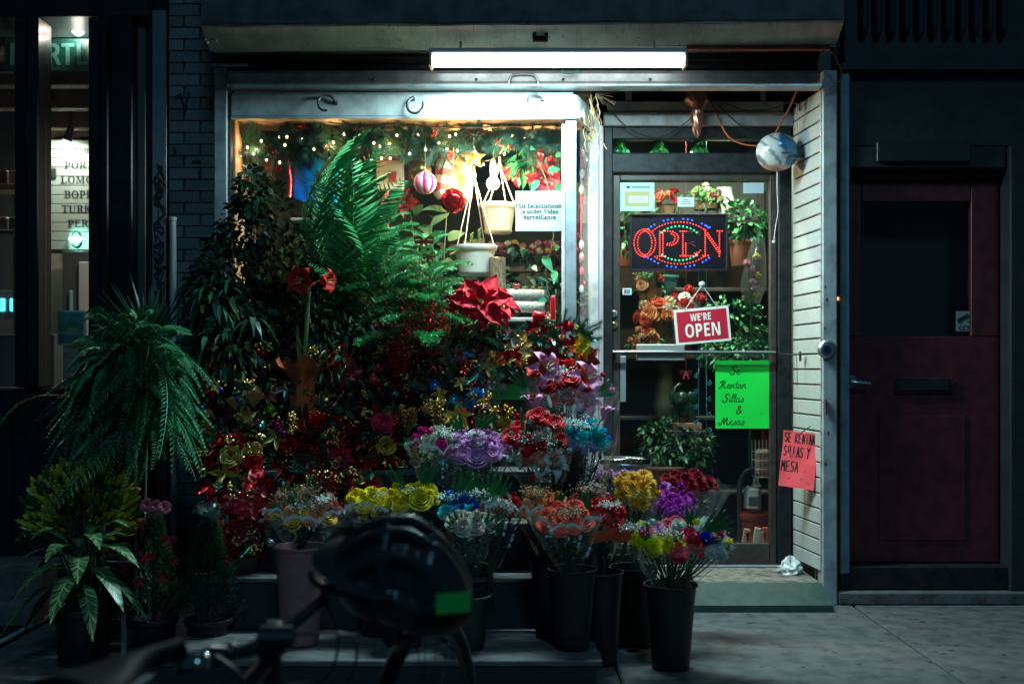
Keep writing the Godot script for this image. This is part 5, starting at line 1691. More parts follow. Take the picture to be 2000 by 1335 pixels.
func gift_bag(label: String, pos: Vector3, w: float, h: float, c: Color, band: Color) -> void:
	var o := thing("gift_bag", label, "bag", pos)
	var m := mb(c)
	m.box(Vector3.ZERO, Vector3(w, h, w * 0.35), 0.006)
	part(o, "bag_body", m.mesh(), mat("bag_paper", Color(1, 1, 1), 0.5))
	m = mb(band)
	m.box(Vector3(0, h * 0.36, w * 0.177), Vector3(w * 0.92, h * 0.16, 0.003), 0.001)
	m.box(Vector3(w * 0.1, -h * 0.15, w * 0.177), Vector3(w * 0.3, h * 0.3, 0.003), 0.001)
	part(o, "printed_band", m.mesh(), mat("bag_paper", Color(1, 1, 1), 0.5))
	m = mb(band * 0.8)
	m.tube(smooth([Vector3(-w * 0.25, h * 0.48, 0), Vector3(-w * 0.18, h * 0.75, 0), Vector3(0, h * 0.85, 0), Vector3(w * 0.18, h * 0.75, 0), Vector3(w * 0.25, h * 0.48, 0)]), 0.0025, 0.0025, 5)
	part(o, "handle", m.mesh(), mat("string", Color(1, 1, 1), 0.7))

func stocking(label: String, pos: Vector3, c: Color, c2: Color) -> void:
	var o := thing("stocking", label, "stocking", pos)
	var path := [Vector3(0.02, 0.13, 0), Vector3(0.018, 0.085, 0), Vector3(0.012, 0.045, 0), Vector3(0.006, 0.005, 0), Vector3(0.0, -0.035, 0), Vector3(-0.005, -0.07, 0), Vector3(0.01, -0.1, 0), Vector3(0.045, -0.11, 0), Vector3(0.07, -0.108, 0)]
	var sm := smooth(path, 2)
	for k in 8:
		var m := mb(c if k % 2 == 0 else c2)
		m.x = Transform3D(Basis.from_scale(Vector3(1, 1, 0.55)))
		m.tube(sm.slice(k * 2, k * 2 + 3), 0.042 if k < 6 else 0.036, 0.042 if k < 5 else 0.034, 14, k == 0 or k == 7)
		part(o, "stripe_band", m.mesh(), mat("knit", Color(1, 1, 1), 0.85))
	var t := mb(c2)
	t.rod(Vector3(0.02, 0.13, 0), Vector3(0.02, 0.18, 0), 0.002, 4)
	part(o, "loop", t.mesh(), mat("knit", Color(1, 1, 1), 0.85))

# ---------------------------------------------------------------- what shows through the door
func interior() -> void:
	# ceiling tube deep in the shop
	var lt := thing("ceiling_lamp", "white ceiling strip lamp inside the shop above the doorway", "lamp", Vector3(0.95, 2.56, -0.78))
	var m := mb()
	m.box(Vector3(0, 0.035, 0), Vector3(0.9, 0.03, 0.1), 0.006)
	part(lt, "housing", m.mesh(), mat("lamp_housing", Color(0.3, 0.33, 0.34), 0.45))
	m = mb()
	m.rod(Vector3(-0.42, 0.0, 0), Vector3(0.42, 0.0, 0), 0.018, 12)
	part(lt, "tube", m.mesh(), glow("inner_tube", Color(0.85, 1.0, 0.8), 3.0))
	area(lt, Vector3(0, -0.025, 0), Vector3(-90, 0, 0), Vector2(0.84, 0.04), Color(0.85, 1.0, 0.75), 2.6)
	# display rack
	var rk := thing("display_rack", "dark wooden rack of shelves crowded with goods behind the door", "rack", Vector3(0.98, 0.118, -1.35))
	var wd := mat("rack_wood", Color(0.035, 0.028, 0.022), 0.6)
	for y in [0.3, 0.74, 1.1, 1.5, 1.9]:
		boxed(rk, "shelf_board", Vector3(-0.62, y - 0.012, -0.18), Vector3(0.6, y + 0.012, 0.2), wd)
	for s in [-0.62, 0.58]:
		boxed(rk, "upright", Vector3(s - 0.02, 0.0, -0.2), Vector3(s + 0.02, 2.15, -0.181), wd)
	boxed(rk, "back_panel", Vector3(-0.64, 0.0, -0.24), Vector3(0.62, 2.2, -0.201), mat("rack_back", Color(0.05, 0.055, 0.05), 0.7))
	# upper goods
	basket_flowers("red_basket", "basket of red silk flowers at the top of the rack", at(1305, 420, -1.15), [Color(0.35, 0.03, 0.02), Color(0.42, 0.14, 0.08), Color(0.3, 0.02, 0.03)], 0.11, 16)
	basket_flowers("cream_basket", "cream and yellow silk flowers near the door's top edge", at(1372, 410, -1.2), [Color(0.5, 0.48, 0.25), Color(0.2, 0.32, 0.1), Color(0.55, 0.52, 0.45)], 0.1, 14)
	var vs := thing("patterned_vase", "white vase with green leaf pattern on the rack", "vase", at(1415, 425, -1.25))
	m = mb()
	var g := PackedVector3Array()
	var pr := [[0.04, 0.0], [0.06, 0.04], [0.066, 0.1], [0.05, 0.15], [0.045, 0.17], [0.052, 0.18]]
	for q in pr:
		for i in 33:
			var a := TAU * i / 32.0
			g.append(Vector3(cos(a) * q[0], q[1], sin(a) * q[0]))
	m.grid(g, 33, 6)
	for i in m.v.size():
		m.c[i] = Color(0.55, 0.56, 0.5) if sin(m.v[i].x * 160.0) + sin(m.v[i].y * 120.0 + m.v[i].z * 90.0) < 0.7 else Color(0.05, 0.14, 0.06)
	part(vs, "body", m.mesh(), mat("glazed", Color(1, 1, 1), 0.25))
	bush("potted_bush", "leafy green plant in a terracotta pot beside the cellophane bouquet", at(1450, 520, -1.1), 0.08, 0.15, [[Vector3(0, 0.26, 0), Vector3(0.13, 0.12, 0.1)]], 260, 0.05, 0.03, [Color(0.03, 0.13, 0.05), Color(0.06, 0.2, 0.08)])
	var cw := thing("wrapped_bouquet", "tall cellophane wrapped pink bouquet leaning inside the door", "bouquet", at(1468, 590, -0.75))
	m = mb()
	m.lathe(Vector3.ZERO, [[0.05, 0.0], [0.075, 0.1], [0.05, 0.28], [0.03, 0.36]], 9, Vector3(0.12, 1, 0))
	part(cw, "wrapper", m.mesh(), clear("cello", Color(0.55, 0.6, 0.62), 0.035, 0.1))
	for k in 7:
		part(cw, "bloom", pompon(Color(0.5, 0.26, 0.34) if k % 3 else Color(0.5, 0.36, 0.08), 50, 0.55, 0.34, 0.3, k % 3), petal_m(), facing(Vector3(rr(-0.4, 0.4), 1, 0.6), Vector3(rr(-0.03, 0.03), 0.04 + k * 0.035, 0.02), 0.026))
	m = mb(Color(0.04, 0.1, 0.04))
	for k in 5:
		m.rod(Vector3(0, -0.15, 0), Vector3(rr(-0.03, 0.03), 0.25, 0), 0.003, 4)
	m.rod(Vector3(0, -0.95, -0.05), Vector3(0, -0.1, 0), 0.008, 5)
	part(cw, "stems", m.mesh(), mat("stem_green", Color(1, 1, 1), 0.6))
	basket_flowers("pink_basket", "pink and green silk flowers between the vase and the cream ones", at(1392, 408, -1.05), [Color(0.5, 0.2, 0.24), Color(0.12, 0.3, 0.1)], 0.08, 12)
	basket_flowers("small_red_basket", "small red and white silk flowers behind the certificate", at(1245, 425, -1.2), [Color(0.42, 0.04, 0.04), Color(0.5, 0.46, 0.4)], 0.1, 14)
	bush("trailing_greens", "trailing green leaves beside the LED sign", at(1222, 520, -1.05), 0.06, 0.1, [[Vector3(0, 0.2, 0), Vector3(0.09, 0.14, 0.08)]], 180, 0.05, 0.028, [Color(0.04, 0.16, 0.07)])
	basket_flowers("peach_basket", "peach and orange artificial flowers low beside the door locks", at(1262, 690, -0.95), [Color(0.5, 0.2, 0.1), Color(0.5, 0.36, 0.2), Color(0.45, 0.08, 0.05)], 0.1, 18)
	# middle goods
	basket_flowers("teal_pot_flowers", "mixed silk flowers around a teal pot below the LED sign", at(1270, 585, -1.15), [Color(0.4, 0.25, 0.14), Color(0.1, 0.2, 0.1), Color(0.4, 0.08, 0.05)], 0.13, 14)
	var tp := thing("teal_pot", "plain teal pot on the rack under the LED sign", "pot", at(1302, 578, -1.2))
	pot(tp, Vector3.ZERO, 0.07, 0.12, mat("teal_glaze", Color(0.03, 0.13, 0.14), 0.35), "body", 0.8)
	basket_flowers("orange_basket", "orange and white artificial flowers left of the hanging open sign", at(1288, 655, -1.1), [Color(0.42, 0.16, 0.07), Color(0.55, 0.5, 0.4), Color(0.4, 0.06, 0.03), Color(0.4, 0.22, 0.1)], 0.15, 34)
	basket_flowers("white_basket", "white and red artificial flowers behind the hanging open sign", at(1345, 625, -1.15), [Color(0.55, 0.53, 0.46), Color(0.4, 0.03, 0.03)], 0.12, 22)
	bush("shelf_greenery", "mass of bright green foliage behind the push bar", at(1430, 760, -0.85), 0.09, 0.12, [[Vector3(0, 0.36, 0), Vector3(0.2, 0.16, 0.1)], [Vector3(0.03, 0.2, 0.05), Vector3(0.22, 0.1, 0.1)]], 900, 0.045, 0.022, [Color(0.03, 0.16, 0.05), Color(0.04, 0.22, 0.07), Color(0.02, 0.1, 0.04)])
	# lower goods
	var gv := thing("gold_vase", "speckled gold and silver tall vase behind the door's glass", "vase", at(1298, 815, -1.1))
	m = mb(Color(0.3, 0.28, 0.22))
	m.lathe(Vector3.ZERO, [[0.05, 0.0], [0.07, 0.08], [0.05, 0.2], [0.04, 0.28], [0.055, 0.32]], 18)
	part(gv, "body", m.mesh(), mottled("speckle", Color(0.1, 0.09, 0.06), Color(0.5, 0.45, 0.32), 0.35, 0.5, 9.0, 0.1, 151, 0.06))
	var el := thing("elephant_figure", "glossy dark green elephant figurine on a terracotta block", "figurine", at(1333, 835, -0.95))
	m = mb(Color(0.012, 0.03, 0.022))
	m.ball(Vector3(0.01, 0.11, 0), 0.06, 16, 12, Vector3(1.1, 0.95, 0.8))
	m.ball(Vector3(-0.01, 0.17, 0.035), 0.042, 14, 10)
	m.ball(Vector3(0.05, 0.17, 0.02), 0.035, 12, 8, Vector3(0.9, 1.1, 0.35))
	m.ball(Vector3(-0.055, 0.17, 0.02), 0.035, 12, 8, Vector3(0.7, 1.1, 0.35))
	m.tube(smooth([Vector3(-0.02, 0.16, 0.07), Vector3(-0.045, 0.15, 0.1), Vector3(-0.065, 0.19, 0.1), Vector3(-0.05, 0.235, 0.09), Vector3(-0.02, 0.25, 0.08)]), 0.016, 0.008, 8)
	for q in [[-0.04, 0.04], [0.05, 0.04], [-0.035, -0.03], [0.055, -0.03]]:
		m.lathe(Vector3(q[0], 0.03, q[1]), [[0.0, 0.0], [0.024, 0.0], [0.02, 0.05], [0.024, 0.09]], 10)
	part(el, "body", m.mesh(), mat("jade", Color(1, 1, 1), 0.15))
	boxed(el, "plinth", Vector3(-0.06, -0.01, -0.06), Vector3(0.1, 0.03, 0.08), mat("terracotta", Color(0.25, 0.1, 0.06), 0.75))
	boxed(el, "stand", Vector3(-0.09, 0.118 - el.position.y, -0.08), Vector3(0.12, -0.0105, 0.1), wd)
	bush("lower_greenery", "bushy green plants low behind the door's glass", at(1300, 960, -0.9), 0.12, 0.15, [[Vector3(0.0, 0.28, 0), Vector3(0.16, 0.13, 0.1)], [Vector3(0.14, 0.24, 0.0), Vector3(0.14, 0.12, 0.1)]], 800, 0.05, 0.022, [Color(0.025, 0.11, 0.04), Color(0.06, 0.15, 0.04), Color(0.015, 0.07, 0.035)])
	var tn := thing("tinsel_strands", "two glittering blue tinsel strands with stars hung inside the door", "tinsel", at(1372, 780, -0.6))
	for s in [-0.02, 0.022]:
		m = mb()
		for k in 500:
			var y := rr(-0.23, 0.2)
			m.col = vary(Color(0.14, 0.36, 0.42), 0.5)
			var d := rv() * 0.011
			var q := d.cross(Vector3.UP).normalized() * 0.0012
			m.tri(Vector3(s, y, 0) - q, Vector3(s, y, 0) + q, Vector3(s, y, 0) + d)
		m.rod(Vector3(s, -0.23, 0), Vector3(s, 1.75, 0), 0.0015, 4)
		part(tn, "strand", m.mesh(), mat("foil", Color(1, 1, 1), 0.3, 0.9), Transform3D(), "stuff")
	for k in 9:
		m = mb(Color(0.1, 0.3, 0.38))
		for j in 5:
			var a := TAU * j / 5.0
			m.blade(Vector3.ZERO, Vector3(cos(a), sin(a), 0), Vector3.BACK, 0.016, 0.01, 0.0, 0.2, 2)
		part(tn, "star", m.mesh(), mat("foil", Color(1, 1, 1), 0.3, 0.9), Transform3D(Basis(), Vector3([-0.035, 0.036][k % 2], 0.13 - k * 0.042, 0.008) if k < 8 else Vector3(0.03, -0.27, 0)))
	var rb := thing("red_bow", "small red ribbon bow above the elephant figurine", "bow", at(1340, 728, -0.8))
	part(rb, "ribbon", bow(0.035, Color(0.4, 0.03, 0.06)), mat("satin", Color(1, 1, 1), 0.4))
	m = mb(Color(0.2, 0.02, 0.03))
	m.rod(Vector3.ZERO, Vector3(0, 1.44, 0), 0.001, 4)
	part(rb, "thread", m.mesh(), mat("string", Color(1, 1, 1), 0.7))
	# lower right corner: red bucket with packets, wire rack, jug, hose
	var bk := thing("red_bin", "red plastic bin with bottles and packets by the door's hinge side", "bin", on(1475, 0.118, -0.72))
	pot(bk, Vector3.ZERO, 0.09, 0.24, mat("red_plastic", Color(0.3, 0.03, 0.02), 0.45), "bin", 0.85)
	for k in 6:
		m = mb(vary([Color(0.4, 0.2, 0.12), Color(0.5, 0.06, 0.04), Color(0.45, 0.42, 0.36)][k % 3], 0.2))
		m.x = Transform3D(Basis(Vector3.BACK, rr(-0.3, 0.3)), Vector3(-0.08 + k * 0.03, 0.07 + rr(0, 0.03), 0.11))
		m.box(Vector3.ZERO, Vector3(0.035, 0.16, 0.02), 0.004)
		part(bk, "packet", m.mesh(), mat("packet", Color(1, 1, 1), 0.5))
	var jg := thing("white_jug", "white plastic jug standing on the red bin", "jug", on(1470, 0.36, -0.75))
	m = mb(Color(0.55, 0.56, 0.55))
	m.box(Vector3(0, 0.07, 0), Vector3(0.09, 0.14, 0.07), 0.02)
	m.lathe(Vector3(0.02, 0.138, 0), [[0.03, 0.0], [0.016, 0.025], [0.016, 0.045], [0.0, 0.046]], 12)
	part(jg, "body", m.mesh(), mat("jug", Color(1, 1, 1), 0.35))
	m = mb(Color(0.1, 0.12, 0.14))
	m.box(Vector3(0, 0.06, 0.036), Vector3(0.06, 0.05, 0.002), 0.0005)
	part(jg, "print", m.mesh(), mat("ink", Color(1, 1, 1), 0.6))
	var wr := thing("wire_rack", "white wire basket rack at the door's hinge side", "rack", on(1490, 0.56, -0.66))
	m = mb(Color(0.45, 0.46, 0.46))
	for k in 4:
		for z in [-0.04, 0.04]:
			m.rod(Vector3(-0.05, k * 0.045, z), Vector3(0.05, k * 0.045, z), 0.002, 4)
	for k in 6:
		for z in [-0.04, 0.04]:
			m.rod(Vector3(-0.05 + k * 0.02, 0, z), Vector3(-0.05 + k * 0.02, 0.2, z), 0.0016, 4)
	m.rod(Vector3(0.05, -0.44, 0), Vector3(0.05, 0.3, 0), 0.004, 6)
	part(wr, "wires", m.mesh(), mat("wire_white", Color(1, 1, 1), 0.4))
	m = mb(Color(0.3, 0.22, 0.16))
	m.box(Vector3(0, 0.08, 0), Vector3(0.07, 0.14, 0.06), 0.01)
	part(wr, "contents", m.mesh(), mat("packet", Color(1, 1, 1), 0.5))
	var hs := thing("black_hose", "thick black hose bent beside the white jug", "hose", on(1445, 0.118, -0.7))
	m = mb(Color(0.02, 0.022, 0.022))
	m.tube(smooth([Vector3(0, 0, 0), Vector3(0, 0.2, 0), Vector3(0.0, 0.38, 0), Vector3(0.03, 0.46, 0), Vector3(0.08, 0.48, 0)]), 0.014, 0.014, 10)
	part(hs, "hose", m.mesh(), mat("rubber", Color(1, 1, 1), 0.5))
	# green foil pyramids behind the transom
	for q in [[1206, "leftmost green foil pyramid behind the transom pane"], [1283, "middle green foil pyramid behind the transom pane"], [1360, "right green foil pyramid behind the transom pane"]]:
		var py := thing("foil_pyramid", q[1], "ornament", Vector3((q[0] - 1000) * 6.02 / 2200.0, 2.28, -0.5), "green pyramids over the door")
		m = mb()
		for k in 5:
			for j in 5:
				m.col = vary(Color(0.06, 0.34, 0.1), 0.6)
				var a := Vector3(-0.055 + 0.022 * j + 0.005 * k, k * 0.016, 0.0)
				if absf(a.x) < 0.055 - k * 0.011:
					m.tri(a, a + Vector3(0.03, 0.0, rr(-0.015, 0.015)), a + Vector3(0.015, 0.026, rr(0, 0.02)))
		m.col = Color(0.04, 0.2, 0.07)
		m.lathe(Vector3(0, 0, -0.01), [[0.055, 0.0], [0.0, 0.08]], 4)
		part(py, "foil", m.mesh(), mat("foil_soft", Color(1, 1, 1), 0.35, 0.5))
	boxed_plain("transom_shelf", "narrow dark ledge behind the transom pane", "shelf", Vector3(0.48, 2.262, -0.56), Vector3(1.45, 2.279, -0.462), black_steel())
	# back counter with plush and flowers, seen blurred past the video notice
	var bc := thing("back_counter", "low counter deep in the shop behind the display window", "counter", Vector3(0.2, 0.118, -2.0))
	boxed(bc, "top", Vector3(-0.9, 1.66, -0.25), Vector3(0.5, 1.7, 0.2), wd)
	boxed(bc, "base", Vector3(-0.88, 0.0, -0.24), Vector3(0.48, 1.659, 0.18), mat("counter_dark", Color(0.02, 0.025, 0.025), 0.6))
	var cols := [Color(0.5, 0.2, 0.28), Color(0.55, 0.52, 0.46), Color(0.4, 0.06, 0.12), Color(0.5, 0.34, 0.3), Color(0.3, 0.24, 0.3), Color(0.45, 0.28, 0.06)]
	for k in 16:
		var o := thing("potted_bloom", ["pink", "cream", "wine red", "salmon", "mauve", "orange"][k % 6] + " flower pot, " + ["first", "second", "third", "fourth", "fifth", "sixth", "seventh", "eighth", "ninth", "tenth", "eleventh", "twelfth", "thirteenth", "fourteenth", "fifteenth", "last"][k] + " of the row on the far counter", "flower pot", Vector3(-0.62 + k * 0.078, 1.818, -1.9 + 0.08 * (k % 3)), "flower pots on the back counter")
		pot(o, Vector3.ZERO, 0.035, 0.06, mat("pot_dark", Color(0.03, 0.03, 0.03), 0.5))
		for j in 6:
			part(o, "bloom", pompon(cols[(k + j) % 6], 40, 0.6, 0.4, 0.3, j % 3), petal_m(), facing(Vector3(rr(-0.6, 0.6), 1, rr(0, 0.9)), Vector3(rr(-0.035, 0.035), 0.085 + rr(0, 0.06), rr(-0.02, 0.04)), 0.028))

func boxed_plain(called: String, label: String, cat: String, a: Vector3, b: Vector3, m: Material) -> void:
	var o := thing(called, label, cat, (a + b) / 2)
	boxed(o, "board", a - o.position, b - o.position, m)

func leaf_soft() -> StandardMaterial3D:
	var m := mat("leaf_soft", Color(1, 1, 1), 0.5)
	m.metallic_specular = 0.3
	return m

func petal_m() -> StandardMaterial3D:
	if mats.has("petal"):
		return mats["petal"]
	var m := mat("petal", Color(1, 1, 1), 0.6)
	m.metallic_specular = 0.25
	return m

func basket_flowers(called: String, label: String, pos: Vector3, cols: Array, r: float, n: int) -> void:
	var o := thing(called, label, "flowers", pos)
	var m := mb(Color(0.1, 0.06, 0.03))
	m.lathe(Vector3.ZERO, [[r * 0.5, 0.0], [r * 0.62, r * 0.5], [r * 0.66, r * 0.52], [r * 0.58, r * 0.45], [0.0, r * 0.4]], 16)
	part(o, "basket", m.mesh(), mat("wicker", Color(1, 1, 1), 0.8))
	for k in n:
		var d := Vector3(rr(-1, 1), rr(0.1, 1.2), rr(-0.2, 1)).normalized()
		var c: Color = cols[k % cols.size()]
		var ms: Mesh = rose(c, k % 2) if k % 2 == 0 else pompon(c, 60, 0.5, 0.34, 0.3, k % 3)
		part(o, "bloom", ms, petal_m(), facing(d, Vector3(0, r * 0.5, 0) + d * r * rr(0.5, 1.0), r * rr(0.2, 0.32)))
	m = mb()
	leafage(m, [[Vector3(0, r * 0.7, 0), Vector3(r, r * 0.6, r * 0.7)]], 60, 0.04, 0.016, [Color(0.03, 0.1, 0.03)])
	part(o, "leaves", m.mesh(), leaf_soft(), Transform3D(), "stuff")

func bush(called: String, label: String, pos: Vector3, pr: float, ph: float, blobs: Array, n: int, ln: float, wd: float, cols: Array, potm: Material = null, leafm: Material = null, droop := 0.3, wide := 0.45) -> Node3D:
	var o := thing(called, label, "plant", pos)
	pot(o, Vector3.ZERO, pr, ph, potm if potm else mat("terracotta", Color(0.25, 0.1, 0.06), 0.75))
	var m := mb(Color(0.05, 0.06, 0.03))
	for b in blobs:
		for k in 5:
			m.rod(Vector3(0, ph * 0.7, 0), b[0] + b[1] * rv() * 0.6, 0.004, 5, 0.002)
	part(o, "stems", m.mesh(), mat("stem_green", Color(1, 1, 1), 0.6))
	m = mb()
	leafage(m, blobs, n, ln, wd, cols, droop, wide)
	part(o, "crown", m.mesh(), leafm if leafm else mat("leaf_gloss", Color(1, 1, 1), 0.35), Transform3D(), "stuff")
	return o

# ---------------------------------------------------------------- signs on the door
func door_signs() -> void:
	# LED OPEN sign; the dots are laid out on a board of 710 x 415 units
	var od := thing("led_open_sign", "black LED sign glowing OPEN inside an oval of coloured dots", "sign", at(1326, 473, -0.44))
	var u := 0.000727
	var m := mb(Color(0.006, 0.005, 0.008))
	m.box(Vector3(0, 0, -0.014), Vector3(712 * u, 416 * u, 0.022), 0.003)
	part(od, "board", m.mesh(), mat("led_board", Color(1, 1, 1), 0.35))
	m = mb(Color(0.03, 0.02, 0.028))
	for q in [[0, 1, 712, 14], [0, -1, 712, 14], [1, 0, 14, 388], [-1, 0, 14, 388]]:
		m.box(Vector3(q[0] * 349, q[1] * 201, 0) * u + Vector3(0, 0, 0.0), Vector3(q[2] * u, q[3] * u, 0.012), 0.002)
	part(od, "frame", m.mesh(), mat("led_frame", Color(1, 1, 1), 0.3))
	var red := []
	var blue := []
	var green := []
	var dim := []
	var oval := func(cx: float, cy: float, rx: float, ry: float, a0: float, a1: float, n: int, out: Array) -> void:
		for k in n:
			var a := lerpf(a0, a1, float(k) / maxf(n - 1, 1))
			out.append(Vector2(cx + cos(a) * rx, cy + sin(a) * ry))
	var line := func(x0: float, y0: float, x1: float, y1: float, n: int, out: Array) -> void:
		for k in n:
			out.append(Vector2(lerpf(x0, x1, float(k) / maxf(n - 1, 1)), lerpf(y0, y1, float(k) / maxf(n - 1, 1))))
	oval.call(258, 497, 78, 100, 0.0, TAU * 0.97, 34, red)
	oval.call(258, 497, 52, 86, 0.0, TAU * 0.97, 26, red)
	line.call(367, 415, 367, 592, 13, red)
	line.call(390, 412, 390, 592, 13, red)
	line.call(405, 412, 462, 412, 4, red)
	oval.call(440, 463, 62, 50, -1.2, 1.9, 12, red)
	oval.call(430, 463, 48, 38, -1.1, 1.7, 8, red)
	line.call(350, 592, 410, 592, 5, red)
	line.call(535, 415, 535, 592, 13, red)
	line.call(556, 500, 556, 592, 7, red)
	line.call(515, 412, 560, 412, 4, red)
	line.call(515, 590, 640, 590, 9, red)
	line.call(640, 580, 662, 550, 3, red)
	line.call(620, 572, 650, 565, 3, red)
	line.call(697, 400, 697, 592, 14, red)
	line.call(680, 588, 718, 588, 3, red)
	line.call(700, 425, 800, 575, 12, red)
	line.call(716, 425, 806, 560, 10, red)
	line.call(800, 410, 800, 592, 13, red)
	line.call(785, 410, 820, 410, 3, red)
	oval.call(508, 497, 235, 152, PI + 0.62, TAU - 0.62, 20, red)
	oval.call(508, 497, 235, 152, 0.72, PI - 0.72, 18, red)
	oval.call(508, 520, 175, 145, PI + 0.75, TAU - 0.75, 11, green)
	oval.call(508, 485, 175, 138, 0.78, PI - 0.78, 11, green)
	for k in 4:
		oval.call(508, 497, 275, 176, PI + 0.62 + k * 0.53, PI + 0.86 + k * 0.53, 3, blue)
		oval.call(508, 497, 275, 176, 0.66 + k * 0.5, 0.9 + k * 0.5, 3, blue)
	blue.append(Vector2(706, 372)); blue.append(Vector2(730, 383)); blue.append(Vector2(260, 597)); blue.append(Vector2(282, 607))
	line.call(575, 415, 650, 415, 7, dim)
	line.call(650, 422, 660, 445, 3, dim)
	line.call(580, 500, 620, 485, 4, dim)
	line.call(600, 505, 625, 520, 4, dim)
	for q in [["red_dots", red, glow("led_red", Color(1.0, 0.035, 0.02), 1.5), 5.2], ["green_dots", green, glow("led_green", Color(0.02, 0.8, 0.32), 0.8), 7.5], ["blue_dots", blue, glow("led_blue", Color(0.02, 0.1, 1.0), 1.5), 7.0], ["dim_dots", dim, glow("led_faint", Color(1.0, 0.05, 0.03), 0.12), 4.2]]:
		m = mb()
		for p in q[1]:
			m.ball(Vector3((p.x - 505) * u, (492 - p.y) * u, 0.0), q[3] * u, 8, 6)
		part(od, q[0], m.mesh(), q[2], Transform3D(), "stuff")
	area(od, Vector3(0, 0, 0.012), Vector3(0, 180, 0), Vector2(0.45, 0.25), Color(1.0, 0.1, 0.12), 0.012)
	m = mb(Color(0.02, 0.02, 0.02))
	m.rod(Vector3(-0.2, 0.15, -0.01), Vector3(-0.2, 0.27, 0.01), 0.0015, 4)
	m.rod(Vector3(0.2, 0.15, -0.01), Vector3(0.2, 0.27, 0.01), 0.0015, 4)
	part(od, "hanging_wire", m.mesh(), mat("cable_black", Color(1, 1, 1), 0.5))
	# hanging WE'RE OPEN board
	var wo := thing("hanging_open_sign", "red and white WE'RE OPEN board hanging from a cord on the door", "sign", at(1372, 635, -0.375))
	var tilt := Basis(Vector3.BACK, 0.09)
	m = mb(Color(0.62, 0.6, 0.54))
	m.box(Vector3.ZERO, Vector3(0.29, 0.186, 0.004), 0.001)
	part(wo, "card", m.mesh(), mat("card", Color(1, 1, 1), 0.6), Transform3D(tilt, Vector3.ZERO))
	m = mb(Color(0.42, 0.012, 0.035))
	m.box(Vector3(0, 0, 0.0026), Vector3(0.262, 0.158, 0.0015), 0.0004)
	part(wo, "red_field", m.mesh(), mat("print_gloss", Color(1, 1, 1), 0.4), Transform3D(tilt, Vector3.ZERO))
	var sf := sysfont("Droid Sans", 700)
	words(wo, "WE'RE", 0.052, sf, mat("letter_white", Color(0.68, 0.66, 0.58), 0.5), Transform3D(tilt * Basis.from_scale(Vector3(0.72, 1.0, 1)), tilt * Vector3(-0.005, 0.044, 0.0045)), 0.001)
	words(wo, "OPEN", 0.096, sf, mats["letter_white"], Transform3D(tilt * Basis.from_scale(Vector3(0.74, 1.0, 1)), tilt * Vector3(0, -0.025, 0.0045)), 0.001)
	m = mb(Color(0.24, 0.28, 0.32))
	var hook := at(1372, 556, -0.382) - wo.position
	for s in [-0.085, 0.085]:
		m.rod(tilt * Vector3(s, 0.086, 0.003), hook, 0.0028, 6)
	m.ball(hook, 0.012, 10, 8)
	part(wo, "cord", m.mesh(), mat("cord", Color(1, 1, 1), 0.5))
	m = mb(Color(0.5, 0.52, 0.52))
	m.lathe(hook + Vector3(0, 0.004, -0.015), [[0.016, 0.0], [0.016, 0.006], [0.0, 0.012]], 12, Vector3.BACK)
	part(wo, "suction_cup", m.mesh(), mat("suction", Color(1, 1, 1), 0.2))
	# green hand-lettered sheet
	var im := Image.create(512, 640, false, Image.FORMAT_RGBA8)
	im.fill(Color(0.06, 0.82, 0.26))
	im.fill_rect(Rect2i(0, 0, 512, 62), Color(0.03, 0.62, 0.2))
	im.fill_rect(Rect2i(0, 84, 512, 3), Color(0.05, 0.76, 0.24))
	script(im, "Se", 140, 132, 62, 7.0)
	script(im, "Rentan", 40, 262, 58, 7.0)
	script(im, "Sillas", 70, 392, 60, 7.0)
	script(im, "&", 196, 500, 62, 7.0)
	script(im, "Mesas", 46, 606, 60, 7.0)
	brush(im, PackedVector2Array([Vector2(430, 492), Vector2(446, 500), Vector2(440, 508)]), 4, Color(0.03, 0.4, 0.14))
	var gs := thing("green_rental_sign", "bright green sheet hand lettered Se Rentan Sillas & Mesas on the door", "sign", at(1450, 770, -0.395))
	part(gs, "sheet", sheet(0.281, 0.356, 0.008, 0.0015, 1), printed("green_print", im, 0.5))
	# certificate and little cards
	var ce := thing("certificate", "pale green licence certificate stuck at the door glass's top corner", "notice", at(1244, 384, -0.402))
	m = mb(Color(0.36, 0.52, 0.44))
	m.box(Vector3.ZERO, Vector3(0.184, 0.148, 0.001), 0.0)
	part(ce, "paper_sheet", m.mesh(), mat("paper", Color(1, 1, 1), 0.7))
	m = mb(Color(0.2, 0.34, 0.28))
	for q in [[0, 0.066, 0.168, 0.002], [0, -0.066, 0.168, 0.002], [0.083, 0, 0.002, 0.13], [-0.083, 0, 0.002, 0.13]]:
		m.box(Vector3(q[0], q[1], 0.0012), Vector3(q[2], q[3], 0.001), 0.0)
	part(ce, "border", m.mesh(), mat("ink", Color(1, 1, 1), 0.6))
	m = mb(Color(0.3, 0.26, 0.12))
	m.box(Vector3(0, -0.012, 0.0012), Vector3(0.13, 0.08, 0.001), 0.0)
	part(ce, "gold_field", m.mesh(), mat("paper", Color(1, 1, 1), 0.7))
	m = mb(Color(0.45, 0.55, 0.44))
	m.box(Vector3(0.008, -0.014, 0.0025), Vector3(0.1, 0.034, 0.001), 0.0)
	part(ce, "name_field", m.mesh(), mat("paper", Color(1, 1, 1), 0.7))
	m = mb(Color(0.03, 0.05, 0.05))
	m.ball(Vector3(-0.045, 0.05, 0.002), 0.011, 10, 6, Vector3(1, 0.7, 0.1))
	for k in 2:
		m.box(Vector3(0.02, 0.053 - k * 0.008, 0.0014), Vector3(0.1, 0.004, 0.001), 0.0)
